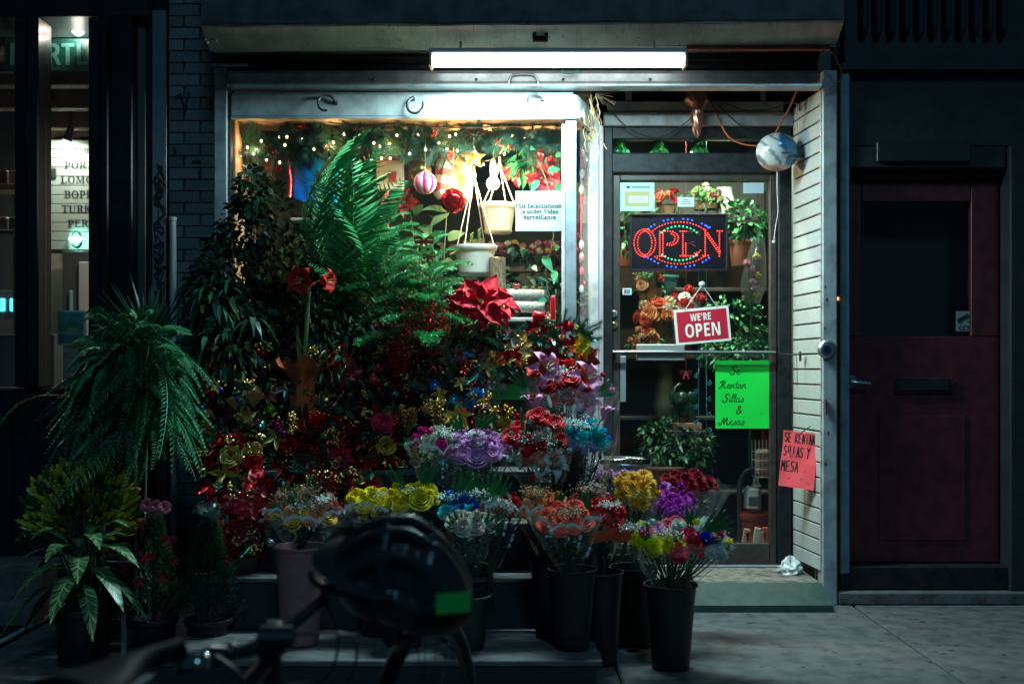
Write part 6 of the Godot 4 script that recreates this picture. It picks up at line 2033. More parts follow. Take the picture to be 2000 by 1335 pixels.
	for k in 2:
		m.box(Vector3(0.005, -0.008 - k * 0.01, 0.0035), Vector3(0.07, 0.002, 0.001), 0.0)
	part(ce, "print_lines", m.mesh(), mat("ink", Color(1, 1, 1), 0.6))
	for q in [["small white business card on the door glass below the top edge", 1340, 394, 0.087, 0.05, Color(0.5, 0.6, 0.52), true], ["blank pale card at the door glass's upper hinge corner", 1472, 367, 0.108, 0.055, Color(0.36, 0.42, 0.46), false], ["tiny bank card sticker near the door's locks", 1225, 569, 0.047, 0.034, Color(0.5, 0.55, 0.55), false]]:
		var c := thing("door_card", q[0], "card", at(q[1], q[2], -0.402))
		m = mb(q[5])
		m.box(Vector3.ZERO, Vector3(q[3], q[4], 0.001), 0.0)
		part(c, "card", m.mesh(), mat("paper", Color(1, 1, 1), 0.7))
		m = mb(Color(0.04, 0.06, 0.06))
		if q[6]:
			for k in 3:
				m.box(Vector3(0, 0.012 - k * 0.011, 0.0012), Vector3([0.03, 0.05, 0.06][k], 0.003, 0.001), 0.0)
			part(c, "print_lines", m.mesh(), mat("ink", Color(1, 1, 1), 0.6))
		elif q[1] == 1225:
			m.col = Color(0.35, 0.02, 0.03)
			m.box(Vector3(-0.01, 0, 0.0012), Vector3(0.012, 0.022, 0.001), 0.0)
			m.col = Color(0.02, 0.2, 0.3)
			m.box(Vector3(0.006, 0, 0.0012), Vector3(0.018, 0.022, 0.001), 0.0)
			part(c, "print", m.mesh(), mat("ink", Color(1, 1, 1), 0.6))

# flowing letters as pen strokes: x advance, then strokes in a box where the x-height is 0..1 up from the base line
const PEN := {
	"S": [1.5, [[[1.25, 1.75], [1.1, 2.0], [.7, 1.95], [.45, 1.55], [.75, 1.1], [1.05, .7], [.9, .15], [.4, -.05], [0, .15], [-.1, .45]]]],
	"R": [1.9, [[[-.3, .15], [.1, 0], [.45, .6], [.6, 1.4], [.65, 1.8]], [[-.1, 1.3], [.2, 1.75], [.8, 1.9], [1.2, 1.6], [1.0, 1.15], [.6, .95], [.95, .5], [1.3, .05], [1.7, .2]]]],
	"M": [2.2, [[[-.4, .5], [-.35, .0], [.05, 0.05], [.4, .9], [.65, 1.8], [.75, 1.0], [.85, .2], [1.2, 1.1], [1.5, 1.8], [1.55, .9], [1.65, .1], [2.1, .2]]]],
	"e": [1.0, [[[.15, .5], [.6, .6], [.65, .95], [.35, 1.0], [.1, .55], [.3, .05], [.7, .05], [1.0, .3]]]],
	"n": [1.15, [[[.05, .9], [.15, .5], [.1, 0], [.3, .75], [.6, 1.0], [.75, .7], [.75, .1], [1.1, .15]]]],
	"t": [.75, [[[.4, 1.7], [.3, .8], [.3, .1], [.55, 0], [.75, .2]], [[.05, 1.1], [.65, 1.15]]]],
	"a": [1.15, [[[.75, .85], [.4, 1.0], [.1, .6], [.15, .1], [.5, .05], [.75, .5], [.78, .9], [.78, .15], [1.1, .1]]]],
	"i": [.55, [[[.2, 1.0], [.2, .15], [.5, .1]], [[.25, 1.4], [.28, 1.45]]]],
	"l": [.65, [[[.1, .3], [.45, 1.3], [.5, 1.95], [.3, 1.9], [.2, 1.0], [.25, .1], [.6, .15]]]],
	"s": [.95, [[[.1, .15], [.45, .75], [.5, 1.05], [.75, .6], [.65, .05], [.25, .0], [.15, .2]]]],
	"&": [1.6, [[[1.3, .2], [.9, .6], [.4, 1.2], [.45, 1.7], [.8, 1.8], [.9, 1.4], [.5, 1.0], [.1, .5], [.3, .0], [.8, .05], [1.15, .7]]]],
}

func script(im: Image, text: String, x0: float, base: float, xh: float, pen: float) -> void:
	var x := x0
	for ch in text:
		var d: Array = PEN[ch]
		for st in d[1]:
			var p := []
			for q in st:
				p.append(Vector2(x + q[0] * xh * 0.62 + q[1] * xh * 0.1, base - q[1] * xh * 0.62))
			brush(im, curve2(p, 6), pen * (1.5 if ch == ch.to_upper() else 1.15), Color(0.02, 0.04, 0.03))
		x += d[0] * xh * 0.62

# ---------------------------------------------------------------- the stepped stand and the green plants
const TIER := [[0.1, 0.98, 1.45], [0.31, 0.83, 0.975], [0.51, 0.65, 0.825], [0.71, 0.45, 0.645], [0.91, 0.25, 0.445], [1.09, 0.05, 0.245]]

func stands() -> void:
	var s := thing("stepped_stand", "weathered wooden stepped display stand filling the front of the window", "stand", Vector3(0, 0, 0))
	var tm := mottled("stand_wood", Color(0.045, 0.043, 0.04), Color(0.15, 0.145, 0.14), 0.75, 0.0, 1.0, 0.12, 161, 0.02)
	tm.uv1_scale = Vector3(0.6, 5.0, 5.0)
	for k in 6:
		var y: float = TIER[k][0]
		var xr := 0.325 if k == 0 else 0.12 if k > 2 else 0.2
		var n := 3 if k == 0 else 2
		for j in n:
			var z0: float = lerpf(TIER[k][1], TIER[k][2], float(j) / n)
			var z1: float = lerpf(TIER[k][1], TIER[k][2], float(j + 1) / n) - 0.006
			boxed(s, "plank", Vector3(-1.3, y - 0.022 + rr(-0.001, 0.001), z0), Vector3(xr + rr(-0.01, 0.01), y, z1), tm, 0.004, vary(Color(1, 1, 1), 0.12))
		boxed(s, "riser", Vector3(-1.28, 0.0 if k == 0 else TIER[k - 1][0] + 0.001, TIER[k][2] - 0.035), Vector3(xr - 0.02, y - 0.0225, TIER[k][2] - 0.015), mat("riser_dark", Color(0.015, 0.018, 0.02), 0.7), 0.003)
	for xx in [-1.2, -0.5, 0.06]:
		boxed(s, "leg", Vector3(xx - 0.02, 0.0, 0.07), Vector3(xx + 0.02, 1.067, 0.1), tm)

func norfolk(label: String, px: float, y: float, z: float, h: float, sd: int) -> Node3D:
	var o := thing("norfolk_pine", label, "plant", on(px, y, z), "Norfolk pines with red bows")
	pot(o, Vector3.ZERO, 0.07, 0.13, mat("pot_black", Color(0.012, 0.012, 0.013), 0.45))
	var m := mb(Color(0.07, 0.07, 0.03))
	m.rod(Vector3(0, 0.1, 0), Vector3(0.01, h, 0), 0.008, 6, 0.003)
	part(o, "trunk", m.mesh(), mat("stem_green", Color(1, 1, 1), 0.6))
	var br: Array[Mesh] = []
	for q in 4:
		var r2 := RandomNumberGenerator.new()
		r2.seed = sd * 10 + q
		m = mb()
		var pts := PackedVector3Array()
		for j in 11:
			var t := j / 10.0
			pts.append(Vector3(0, 0.22 * sin(t * 2.4) - 0.16 * t * t, t))
		m.col = Color(0.08, 0.12, 0.04)
		m.tube(pts, 0.012, 0.005, 4)
		for k in 24:
			var t := 0.12 + 0.88 * k / 24.0
			var i := mini(int(t * 10), 9)
			var p := pts[i].lerp(pts[i + 1], t * 10 - i)
			for s in [-1.0, 1.0]:
				var ln := 0.34 * (1.0 - t * 0.62) * r2.randf_range(0.8, 1.1)
				var d := Vector3(s, r2.randf_range(0.05, 0.3), 0.75).normalized()
				for w in 11:
					var u := (w + 0.5) / 11.0
					var q2 := p + d * ln * u + Vector3(0, -0.12 * ln * u * u, 0)
					var c := r2.randf_range(0.7, 1.35)
					m.col = Color(0.08 * c, 0.33 * c, 0.13 * c)
					for e in 3:
						var dd := (d + Vector3(r2.randfn(), r2.randfn() * 0.9 + 0.4, r2.randfn()) * 0.75).normalized()
						var sd2 := dd.cross(Vector3.UP).normalized() * 0.008
						m.tri(q2 - sd2, q2 + sd2, q2 + dd * 0.055)
		br.append(m.mesh())
	var lm := mat("needles_soft", Color(1, 1, 1), 0.5)
	for tier in 7:
		var t := tier / 7.0
		var n := 6 if tier < 5 else 4
		for k in n:
			var a := TAU * k / n + tier * 0.6 + rr(-0.15, 0.15)
			var ln := lerpf(0.33, 0.1, t) * rr(0.9, 1.1)
			part(o, "branch", br[(tier + k) % 4], lm, Transform3D(Basis(Vector3.UP, a) * Basis(Vector3.RIGHT, -lerpf(0.05, 0.6, t)) * Basis.from_scale(Vector3.ONE * ln), Vector3(0.004, h * lerpf(0.36, 0.97, t), 0)))
	return o

func plants() -> void:
	var gloss := mat("leaf_gloss", Color(1, 1, 1), 0.35)
	var soft := leaf_soft()
	var blackpot := mat("pot_black", Color(0.012, 0.012, 0.013), 0.45)
	var m: MB
	# areca palm
	var pa := thing("areca_palm", "tall bright green palm with feathery fronds in front of the window", "plant", on(668, 1.09, 0.14))
	pot(pa, Vector3.ZERO, 0.085, 0.17, blackpot)
	m = mb(Color(0.05, 0.12, 0.04))
	for k in 7:
		m.tube(smooth([Vector3(rr(-0.03, 0.03), 0.12, 0), Vector3(rr(-0.04, 0.04), 0.3, 0.0), Vector3(rr(-0.07, 0.07), 0.48, 0.02)]), 0.008, 0.005, 6)
	part(pa, "trunk", m.mesh(), mat("stem_green", Color(1, 1, 1), 0.6))
	var fr: Array[Mesh] = []
	for q in 4:
		fr.append(frond(1.0, 0.3, 30, 0.26, 0.015, Color(0.03, 0.2, 0.065), 20 + q, 0.22, 0.8))
	# each: where the tip points, how far forward, roll
	var fl := [[722, 252, -0.05, 0.2], [700, 270, 0.1, -0.5], [748, 292, 0.0, 0.5], [675, 285, 0.05, -0.3], [782, 392, 0.1, 0.6], [640, 300, 0.1, -0.9], [598, 330, 0.05, -0.6], [592, 420, 0.2, -0.8], [800, 350, 0.05, 0.9], [770, 335, 0.15, 0.2], [735, 330, 0.2, 0.0], [690, 340, 0.25, 0.4], [790, 455, 0.25, 0.7], [640, 400, 0.3, -0.3], [600, 520, 0.3, -0.5], [720, 500, 0.35, 0.4], [655, 360, 0.15, 0.8]]
	for k in fl.size():
		var q: Array = fl[k]
		var foot := Vector3(rr(-0.02, 0.03), 0.34 + rr(-0.08, 0.08), rr(0, 0.04))
		var d := at(q[0], q[1], 0.14 + q[2]) - pa.position - foot
		var zz := d.normalized()
		var n := (Vector3.UP + Vector3(0.5 * sign(d.x) * -1.0, 0, 0) + Vector3(0, 0, 0.3)).normalized()
		n = (n - zz * n.dot(zz)).normalized()
		zz = (zz + n * 0.12).normalized()
		n = (n - zz * n.dot(zz)).normalized()
		part(pa, "frond", fr[k % 4], soft, Transform3D(Basis(n.cross(zz), n, zz) * Basis(Vector3.BACK, q[3]) * Basis.from_scale(Vector3.ONE * d.length() * 1.05), foot))
	# norfolk pines with bows
	var n1 := norfolk("feathery green Norfolk pine beside the palm", 752, 1.09, 0.17, 0.83, 3)
	var n2 := norfolk("Norfolk pine with a red ribbon bow on its tip", 836, 0.91, 0.33, 0.9, 5)
	for q in [[n2, 828, 470, 0.045, 0.42], [n2, 820, 552, 0.034, 0.42], [n1, 748, 528, 0.026, 0.2], [n2, 838, 500, 0.03, 0.42], [n1, 757, 420, 0.026, 0.2]]:
		part(q[0], "bow", bow(q[3], Color(0.42, 0.02, 0.025)), mat("satin", Color(1, 1, 1), 0.4), Transform3D(Basis(Vector3.BACK, rr(-0.3, 0.3)), at(q[1], q[2], q[4]) - q[0].position))
	# red twisted ribbon behind the first pine
	var rb := thing("red_twist_ribbon", "red and orange twisted ribbon hanging behind the Norfolk pines", "ribbon", at(752, 440, 0.03))
	m = mb(Color(0.45, 0.06, 0.03))
	var rp := PackedVector3Array()
	for k in 40:
		rp.append(Vector3(0.018 * cos(k * 0.7), 0.16 - k * 0.009, 0.018 * sin(k * 0.7)))
	ribbon(m, rp, 0.03, Vector3(0.2, 1, 0.1).normalized())
	part(rb, "ribbon", m.mesh(), mat("satin", Color(1, 1, 1), 0.4))
	# climbing ivy and dark shrubs at the left of the stand
	var dk := [Color(0.014, 0.07, 0.045), Color(0.024, 0.095, 0.05), Color(0.035, 0.085, 0.02), Color(0.012, 0.055, 0.036)]
	var iv := bush("climbing_ivy", "glossy dark ivy climbing over the window's left post", on(490, 1.09, 0.15), 0.08, 0.15, [[Vector3(0.02, 0.9, 0.05), Vector3(0.075, 0.12, 0.06)], [Vector3(-0.01, 0.72, 0.06), Vector3(0.13, 0.14, 0.08)], [Vector3(-0.08, 0.55, 0.08), Vector3(0.14, 0.16, 0.1)], [Vector3(-0.16, 0.42, 0.12), Vector3(0.12, 0.16, 0.1)], [Vector3(-0.02, 0.35, 0.1), Vector3(0.16, 0.16, 0.1)]], 1100, 0.048, 0.036, dk, blackpot, gloss, 0.5, 0.38)
	m = mb(Color(0.12, 0.09, 0.03))
	m.tube(smooth([at(500, 345, 0.2) - iv.position, at(535, 378, 0.22) - iv.position, at(560, 400, 0.2) - iv.position, at(580, 425, 0.2) - iv.position]), 0.003, 0.002, 5)
	m.tube(smooth([at(482, 330, 0.15) - iv.position, at(490, 278, 0.15) - iv.position, at(500, 290, 0.15) - iv.position, at(499, 330, 0.15) - iv.position]), 0.0022, 0.0022, 5)
	part(iv, "tendril", m.mesh(), mat("twig", Color(1, 1, 1), 0.8))
	bush("croton_shrub", "dark shrub with olive and yellow streaked leaves behind the amaryllis", on(560, 1.09, 0.13), 0.09, 0.15, [[Vector3(0, 0.55, 0), Vector3(0.18, 0.16, 0.09)], [Vector3(0.08, 0.4, 0.03), Vector3(0.2, 0.15, 0.1)], [Vector3(-0.1, 0.32, 0.05), Vector3(0.17, 0.14, 0.1)]], 900, 0.075, 0.024, [Color(0.03, 0.05, 0.01), Color(0.012, 0.04, 0.016), Color(0.1, 0.09, 0.012), Color(0.01, 0.035, 0.02)], blackpot, soft)
	bush("rubber_plant", "dark leafy plant with long narrow leaves beside the fern", on(430, 0.91, 0.33), 0.09, 0.15, [[Vector3(-0.02, 0.55, 0), Vector3(0.14, 0.18, 0.1)], [Vector3(0.04, 0.32, 0.06), Vector3(0.16, 0.15, 0.1)]], 520, 0.09, 0.022, dk, blackpot, gloss, 0.7)
	bush("shade_plant", "dark green foliage plant between the palm and the amaryllis", on(640, 0.91, 0.31), 0.09, 0.15, [[Vector3(0, 0.42, 0), Vector3(0.16, 0.16, 0.08)], [Vector3(0.06, 0.28, 0.05), Vector3(0.16, 0.1, 0.1)]], 420, 0.1, 0.02, [Color(0.01, 0.05, 0.03), Color(0.015, 0.065, 0.03)], blackpot, gloss, 0.5)
	# pale striped dracaena leaves
	var dr := thing("striped_dracaena", "small plant with pale striped drooping leaves above the wreaths", "plant", on(485, 0.91, 0.4))
	pot(dr, Vector3.ZERO, 0.06, 0.13, blackpot)
	m = mb(Color(0.05, 0.08, 0.04))
	m.rod(Vector3(0, 0.1, 0), Vector3(0.02, 0.47, 0.02), 0.008, 6, 0.005)
	part(dr, "stem", m.mesh(), mat("stem_green", Color(1, 1, 1), 0.6))
	for k in 14:
		var a := k * 2.4
		for stripe in 1:
			m = mb(Color(0.1, 0.16, 0.11) if k % 2 else Color(0.02, 0.06, 0.03))
			m.blade(Vector3(0.02, 0.44 + 0.002 * k, 0.02), Vector3(cos(a), 0.7, sin(a)), Vector3.UP, rr(0.13, 0.19), 0.026, 1.2, 0.25, 6, 0.45)
			part(dr, "leaf", m.mesh(), gloss)
	# amaryllis in foil
	var am := thing("amaryllis", "red amaryllis with two open trumpets in a pot wrapped in orange foil", "flower", on(595, 0.91, 0.42))
	m = mb(Color(0.62, 0.14, 0.05))
	var g := PackedVector3Array()
	var pr := [[0.055, 0.0], [0.064, 0.06], [0.07, 0.15], [0.062, 0.18], [0.09, 0.22], [0.14, 0.27]]
	for j in 6:
		for i in 41:
			var a := TAU * i / 40.0
			var fr2 := 1.0 + (0.04 + 0.03 * maxf(j - 2.0, 0.0)) * sin(a * 7.0 + j) + 0.03 * sin(a * 17.0)
			g.append(Vector3(cos(a) * pr[j][0] * fr2, pr[j][1] + (0.03 * sin(a * 5.0 + 1.0) if j == 5 else 0.0), sin(a) * pr[j][0] * fr2))
	m.grid(g, 41, 6)
	part(am, "foil_wrap", m.mesh(), mat("foil_orange", Color(1, 1, 1), 0.4, 0.25))
	m = mb(Color(0.1, 0.12, 0.03))
	m.ball(Vector3(0, 0.12, 0.0), 0.05, 14, 10, Vector3(1, 1.2, 1))
	part(am, "pot", m.mesh(), mat("terracotta", Color(0.25, 0.1, 0.06), 0.75))
	m = mb(Color(0.12, 0.2, 0.06))
	var top := at(603, 560, 0.44) - am.position
	m.tube(smooth([Vector3(0.0, 0.2, 0), Vector3(0.008, 0.4, 0.01), top]), 0.012, 0.009, 8)
	var f1 := at(585, 547, 0.5) - am.position
	var f2 := at(642, 549, 0.46) - am.position
	m.tube(smooth([top, top + Vector3(-0.02, 0.02, 0.02), f1 + Vector3(0, 0, -0.05)]), 0.006, 0.006, 6)
	m.tube(smooth([top, top + Vector3(0.03, 0.02, 0), f2 + Vector3(-0.04, 0, 0)]), 0.006, 0.005, 6)
	part(am, "stem", m.mesh(), mat("stem_green", Color(1, 1, 1), 0.6))
	for q in [[f1, Vector3(-0.1, -0.12, 1), 0.068], [f2, Vector3(1, -0.03, 0.35), 0.058]]:
		part(am, "flower_trumpet", lily(Color(0.5, 0.022, 0.015), Color(0.3, 0.008, 0.008), 0.85, 0.4), petal_m(), facing(q[1], q[0], q[2], 0.4))
	m = mb(Color(0.05, 0.14, 0.05))
	m.blade(Vector3(-0.02, 0.25, 0), Vector3(-0.05, 1, 0.1), Vector3(0, 0, 1), 0.2, 0.025, 0.0, 0.2, 5, 0.4)
	part(am, "leaf", m.mesh(), gloss)
	m = mb(Color(0.5, 0.35, 0.06))
	for k in 26:
		m.ball(Vector3(0.04 + 0.03 * sin(k * 0.8), 0.28 - 0.012 * k * 0.7 + 0.05, 0.08 + 0.01 * cos(k)), 0.006, 6, 5)
	part(am, "gold_beads", m.mesh(), mat("gold", Color(1, 1, 1), 0.25, 0.9))
	# grassy gold tuft
	var tf := thing("grass_tuft", "tuft of thin yellow green grass blades next to the amaryllis", "plant", on(648, 0.91, 0.4))
	pot(tf, Vector3.ZERO, 0.04, 0.1, blackpot)
	m = mb()
	for k in 34:
		m.col = vary(Color(0.2, 0.22, 0.06), 0.3)
		m.blade(Vector3(rr(-0.02, 0.02), 0.1, 0), Vector3(rr(-0.6, 0.6), 1, rr(-0.3, 0.5)), Vector3(0.2, 0, 1), rr(0.25, 0.42), 0.006, rr(0.05, 0.5), 0.2, 6, 0.4)
	part(tf, "blades", m.mesh(), soft, Transform3D(), "stuff")
	# big poinsettia plant
	var po := thing("poinsettia_plant", "large bright red poinsettia pot plant in front of the log planter", "plant", on(930, 0.91, 0.35))
	pot(po, Vector3.ZERO, 0.08, 0.15, mat("foil_green", Color(0.03, 0.12, 0.05), 0.3, 0.5))
	m = mb(Color(0.06, 0.09, 0.03))
	for k in 6:
		m.rod(Vector3(0, 0.12, 0), Vector3(rr(-0.1, 0.1), rr(0.4, 0.5), rr(0, 0.1)), 0.006, 6, 0.004)
	part(po, "stems", m.mesh(), mat("stem_green", Color(1, 1, 1), 0.6))
	var red := Color(0.62, 0.012, 0.03)
	for q in [[940, 590, 0.5, Vector3(0.0, 0.35, 1), 0.15], [905, 580, 0.42, Vector3(-0.6, 0.7, 0.5), 0.12], [965, 580, 0.42, Vector3(0.55, 0.7, 0.5), 0.13], [930, 565, 0.4, Vector3(0, 1, 0.3), 0.12], [980, 600, 0.45, Vector3(0.8, 0.2, 0.6), 0.1]]:
		poinsettia(po, at(q[0], q[1], q[2]) - po.position, q[3], q[4], red, mat("petal", Color(1, 1, 1), 0.55))
	for k in 12:
		var a := TAU * k / 12.0
		part(po, "leaf", bract(Color(0.012, 0.07, 0.04), Color(0.05, 0.14, 0.08), k % 3), gloss, Transform3D(Basis(Vector3.UP, a) * Basis(Vector3.RIGHT, 0.3 + rr(-0.2, 0.3)) * Basis.from_scale(Vector3.ONE * rr(0.1, 0.16)), Vector3(0, rr(0.36, 0.48), 0.05)))
	# yucca behind the fern
	var yu := thing("yucca", "spiky yucca with sword leaves rising behind the hanging fern", "plant", on(290, 0.0, 0.42))
	pot(yu, Vector3.ZERO, 0.15, 0.3, blackpot)
	m = mb(Color(0.09, 0.07, 0.05))
	m.rod(Vector3(0, 0.25, 0), Vector3(0, 1.22, 0), 0.04, 10, 0.034)
	part(yu, "trunk", m.mesh(), bark())
	for k in 62:
		var a := k * 2.39996
		var el := lerpf(0.15, 1.35, fmod(k * 0.7548, 1.0))
		m = mb(vary(Color(0.022, 0.085, 0.04), 0.25))
		m.blade(Vector3(0, 1.16 + 0.08 * sin(el), 0), Vector3(cos(a) * cos(el), sin(el), sin(a) * cos(el) * 0.8), Vector3.UP, rr(0.3, 0.46), 0.03, 0.12, 0.35, 5, 0.22)
		part(yu, "leaf", m.mesh(), gloss)
	# fern on its wire stand
	var ws := thing("wire_plant_stand", "thin white wire plant stand under the big fern", "plant stand", on(250, 0.0, 0.72))
	m = mb(Color(0.4, 0.42, 0.42))
	for k in 3:
		var a := TAU * k / 3.0 + 0.5
		m.tube(smooth([Vector3(cos(a) * 0.11, 0.85, sin(a) * 0.11), Vector3(cos(a) * 0.1, 0.4, sin(a) * 0.1), Vector3(cos(a) * 0.14, 0.0, sin(a) * 0.14)]), 0.005, 0.005, 6)
	for y in [0.85, 0.35]:
		var ring := PackedVector3Array()
		for k in 25:
			ring.append(Vector3(cos(TAU * k / 24.0) * 0.11, y, sin(TAU * k / 24.0) * 0.11))
		m.tube(ring, 0.004, 0.004, 6)
	part(ws, "frame", m.mesh(), mat("wire_white", Color(1, 1, 1), 0.4))
	var fe := thing("boston_fern", "huge arching dark green fern spilling over its wire stand", "plant", on(250, 0.855, 0.72))
	pot(fe, Vector3.ZERO, 0.13, 0.2, blackpot)
	var ff: Array[Mesh] = []
	for q in 14:
		ff.append(frond(0.46 + 0.04 * (q % 4), 0.5 + 0.17 * (q % 5), 34, 0.05, 0.011, vary(Color(0.05, 0.21, 0.095), 0.3), 40 + q, 0.3, 1.0, [0.0, 0.3, 0.55, 0.8, 1.0, 1.2, 1.4][q % 7]))
	for k in 380:
		var a := k * 2.39996 + rr(-0.3, 0.3)
		part(fe, "frond", ff[(k * 5 + k / 14) % 14], gloss, Transform3D(Basis(Vector3.UP, a) * Basis(Vector3.BACK, rr(-0.6, 0.6)) * Basis(Vector3.RIGHT, rr(-0.3, 0.3)) * Basis.from_scale(Vector3.ONE * rr(0.55, 1.1)), Vector3(cos(a) * rr(0.02, 0.12), 0.2 + rr(-0.14, 0.2), sin(a) * rr(0.02, 0.1))))
	part(fe, "frond", frond(0.75, 0.35, 44, 0.06, 0.016, Color(0.03, 0.14, 0.05), 46, 0.2), soft, Transform3D(Basis(Vector3.UP, -1.75) * Basis(Vector3.RIGHT, 0.12), Vector3(-0.05, 0.1, 0.0)))
	# croton
	var cr := thing("yellow_croton", "croton with yellow speckled leaves standing below the fern", "plant", on(168, 0.0, 0.82))
	pot(cr, Vector3.ZERO, 0.12, 0.24, blackpot)
	m = mb(Color(0.06, 0.06, 0.04))
	for k in 12:
		m.rod(Vector3(0, 0.2, 0), Vector3(rr(-0.17, 0.17), rr(0.5, 0.72), rr(-0.1, 0.14)), 0.005, 5, 0.003)
	part(cr, "stems", m.mesh(), mat("stem_green", Color(1, 1, 1), 0.6))
	m = mb()
	for k in 700:
		var d := Vector3(rr(-1, 1), rr(-0.3, 1), rr(-0.8, 1)).normalized()
		var p := Vector3(0, 0.55, 0.02) + d * Vector3(0.22, 0.2, 0.16) * rr(0.6, 1.0)
		m.col = vary([Color(0.014, 0.05, 0.014), Color(0.45, 0.36, 0.02), Color(0.2, 0.2, 0.02), Color(0.03, 0.07, 0.015), Color(0.4, 0.34, 0.03)][k % 5], 0.3)
		m.blade(p, d + Vector3(0, 0.7, 0), Vector3(0, 0.5, 1), rr(0.05, 0.085), rr(0.016, 0.026), 0.1, 0.3, 4, 0.5, 0.8)
	part(cr, "crown", m.mesh(), gloss, Transform3D(), "stuff")
	# variegated ginger, each large leaf a part with pale streaks
	var gi := thing("variegated_ginger", "broad striped green and cream leaves in a black pot at lower left", "plant", on(162, 0.0, 1.08))
	pot(gi, Vector3.ZERO, 0.108, 0.22, blackpot, "pot", 0.86)
	m = mb(Color(0.06, 0.1, 0.04))
	for k in 7:
		m.tube(smooth([Vector3(rr(-0.03, 0.03), 0.18, rr(-0.03, 0.03)), Vector3(rr(-0.06, 0.06), 0.32, 0.02), Vector3(rr(-0.1, 0.1), 0.46, 0.04)]), 0.005, 0.004, 5)
	part(gi, "stems", m.mesh(), mat("stem_green", Color(1, 1, 1), 0.6))
	var stripes := Image.create(64, 256, false, Image.FORMAT_RGBA8)
	stripes.fill(Color(0.16, 0.33, 0.2))
	var r2 := RandomNumberGenerator.new()
	r2.seed = 31
	for k in 60:
		var y0 := r2.randf_range(-40, 256)
		var sd := 1.0 if k % 2 else -1.0
		brush(stripes, PackedVector2Array([Vector2(32, y0), Vector2(32 + sd * 14, y0 - 22), Vector2(32 + sd * 31, y0 - 34)]), r2.randf_range(1.0, 3.6), [Color(0.62, 0.66, 0.44), Color(0.45, 0.58, 0.4), Color(0.1, 0.24, 0.14)][k % 3])
	brush(stripes, PackedVector2Array([Vector2(32, 0), Vector2(32, 256)]), 2.0, Color(0.6, 0.66, 0.45))
	var gm := printed("ginger_leaf", stripes, 0.38)
	for k in 26:
		var a := k * 2.39996
		var el := lerpf(0.95, -0.25, k / 26.0)
		m = mb()
		m.blade(Vector3(cos(a) * 0.06, lerpf(0.5, 0.3, k / 26.0), sin(a) * 0.06 + 0.02), Vector3(cos(a) * cos(el), sin(el), sin(a) * cos(el)), Vector3.UP, rr(0.19, 0.27), rr(0.058, 0.078), 0.75, 0.22, 8, 0.45, 0.8)
		part(gi, "leaf", m.mesh(), gm)
	# two little conifers
	for q in [["little conifer hung with red ribbon bows beside the ginger plant", 300, 1.0, 0.34, true], ["plain little conifer in a black pot left of the pink bucket", 408, 1.02, 0.36, false]]:
		var o := thing("small_conifer", q[0], "plant", on(q[1], 0.0, q[2]), "potted conifers on the pavement")
		pot(o, Vector3.ZERO, 0.09, 0.16, blackpot, "pot", 0.85)
		m = mb(Color(0.05, 0.035, 0.02))
		m.rod(Vector3(0, 0.14, 0), Vector3(0, 0.55, 0), 0.01, 6, 0.003)
		part(o, "trunk", m.mesh(), bark())
		m = mb()
		for k in 5200:
			var t := pow(rng.randf(), 0.75)
			var a := rr(0, TAU)
			var rd := 0.125 * (1.0 - t) * sqrt(rr(0.25, 1.0)) * (1.0 + 0.2 * sin(a * 5.0 + t * 20.0)) + 0.012
			var p := Vector3(cos(a) * rd, 0.16 + t * 0.42, sin(a) * rd)
			m.col = vary(Color(0.022, 0.09, 0.042), 0.5)
			var d := (Vector3(cos(a), 0.7, sin(a)) + rv() * 0.5).normalized() * rr(0.018, 0.032)
			var s := d.cross(Vector3.UP).normalized() * 0.0022
			m.tri(p - s, p + s, p + d)
		part(o, "crown", m.mesh(), mat("needles", Color(1, 1, 1), 0.5), Transform3D(), "stuff")
		if q[4]:
			for b in [[330, 1052, 0.034], [285, 1085, 0.036], [318, 1125, 0.034], [272, 1135, 0.026], [340, 1095, 0.02], [275, 1020, 0.03], [245, 1105, 0.02]]:
				part(o, "bow", bow(b[2], Color(0.42, 0.012, 0.025)), mat("satin", Color(1, 1, 1), 0.4), Transform3D(Basis(Vector3.BACK, rr(-0.5, 0.5)) * Basis(Vector3.UP, rr(-0.5, 0.5)), at(b[0], b[1], 1.1) - o.position))
			for b in [[285, 985], [303, 988], [320, 990]]:
				part(o, "silk_rose", rose(Color(0.42, 0.12, 0.16), 1), petal_m(), facing(Vector3(rr(-0.3, 0.3), 0.4, 1), at(b[0], b[1], 1.06) - o.position, 0.024))
		m = mb()
		m.lathe(at(q[1] + 5, 1000, q[2]) - o.position, [[0.012, -0.05], [0.05, 0.0], [0.062, 0.03]], 14)
		part(o, "cellophane_collar", m.mesh(), clear("cello", Color(0.55, 0.6, 0.62), 0.035, 0.1))
	# upright price tag stake, a plastic lid on the pavement
	var tg := thing("plant_label", "long pale plastic plant label standing between the black pots", "label", on(241, 0.0, 1.02))
	m = mb(Color(0.3, 0.3, 0.28))
	m.box(Vector3(0, 0.09, 0), Vector3(0.022, 0.18, 0.003), 0.001)
	m.rod(Vector3(0, 0, 0), Vector3(0, 0.3, 0), 0.003, 5)
	part(tg, "stake", m.mesh(), mat("label_plastic", Color(1, 1, 1), 0.5))
	var ld := thing("round_lid", "flat round plastic lid lying on the pavement by the buckets", "lid", on(1237, 0.001, 0.93))
	m = mb(Color(0.3, 0.31, 0.3))
	m.lathe(Vector3.ZERO, [[0.056, 0.0], [0.058, 0.004], [0.05, 0.007], [0.0, 0.006]], 28)
	part(ld, "disc", m.mesh(), mat("lid", Color(1, 1, 1), 0.4))

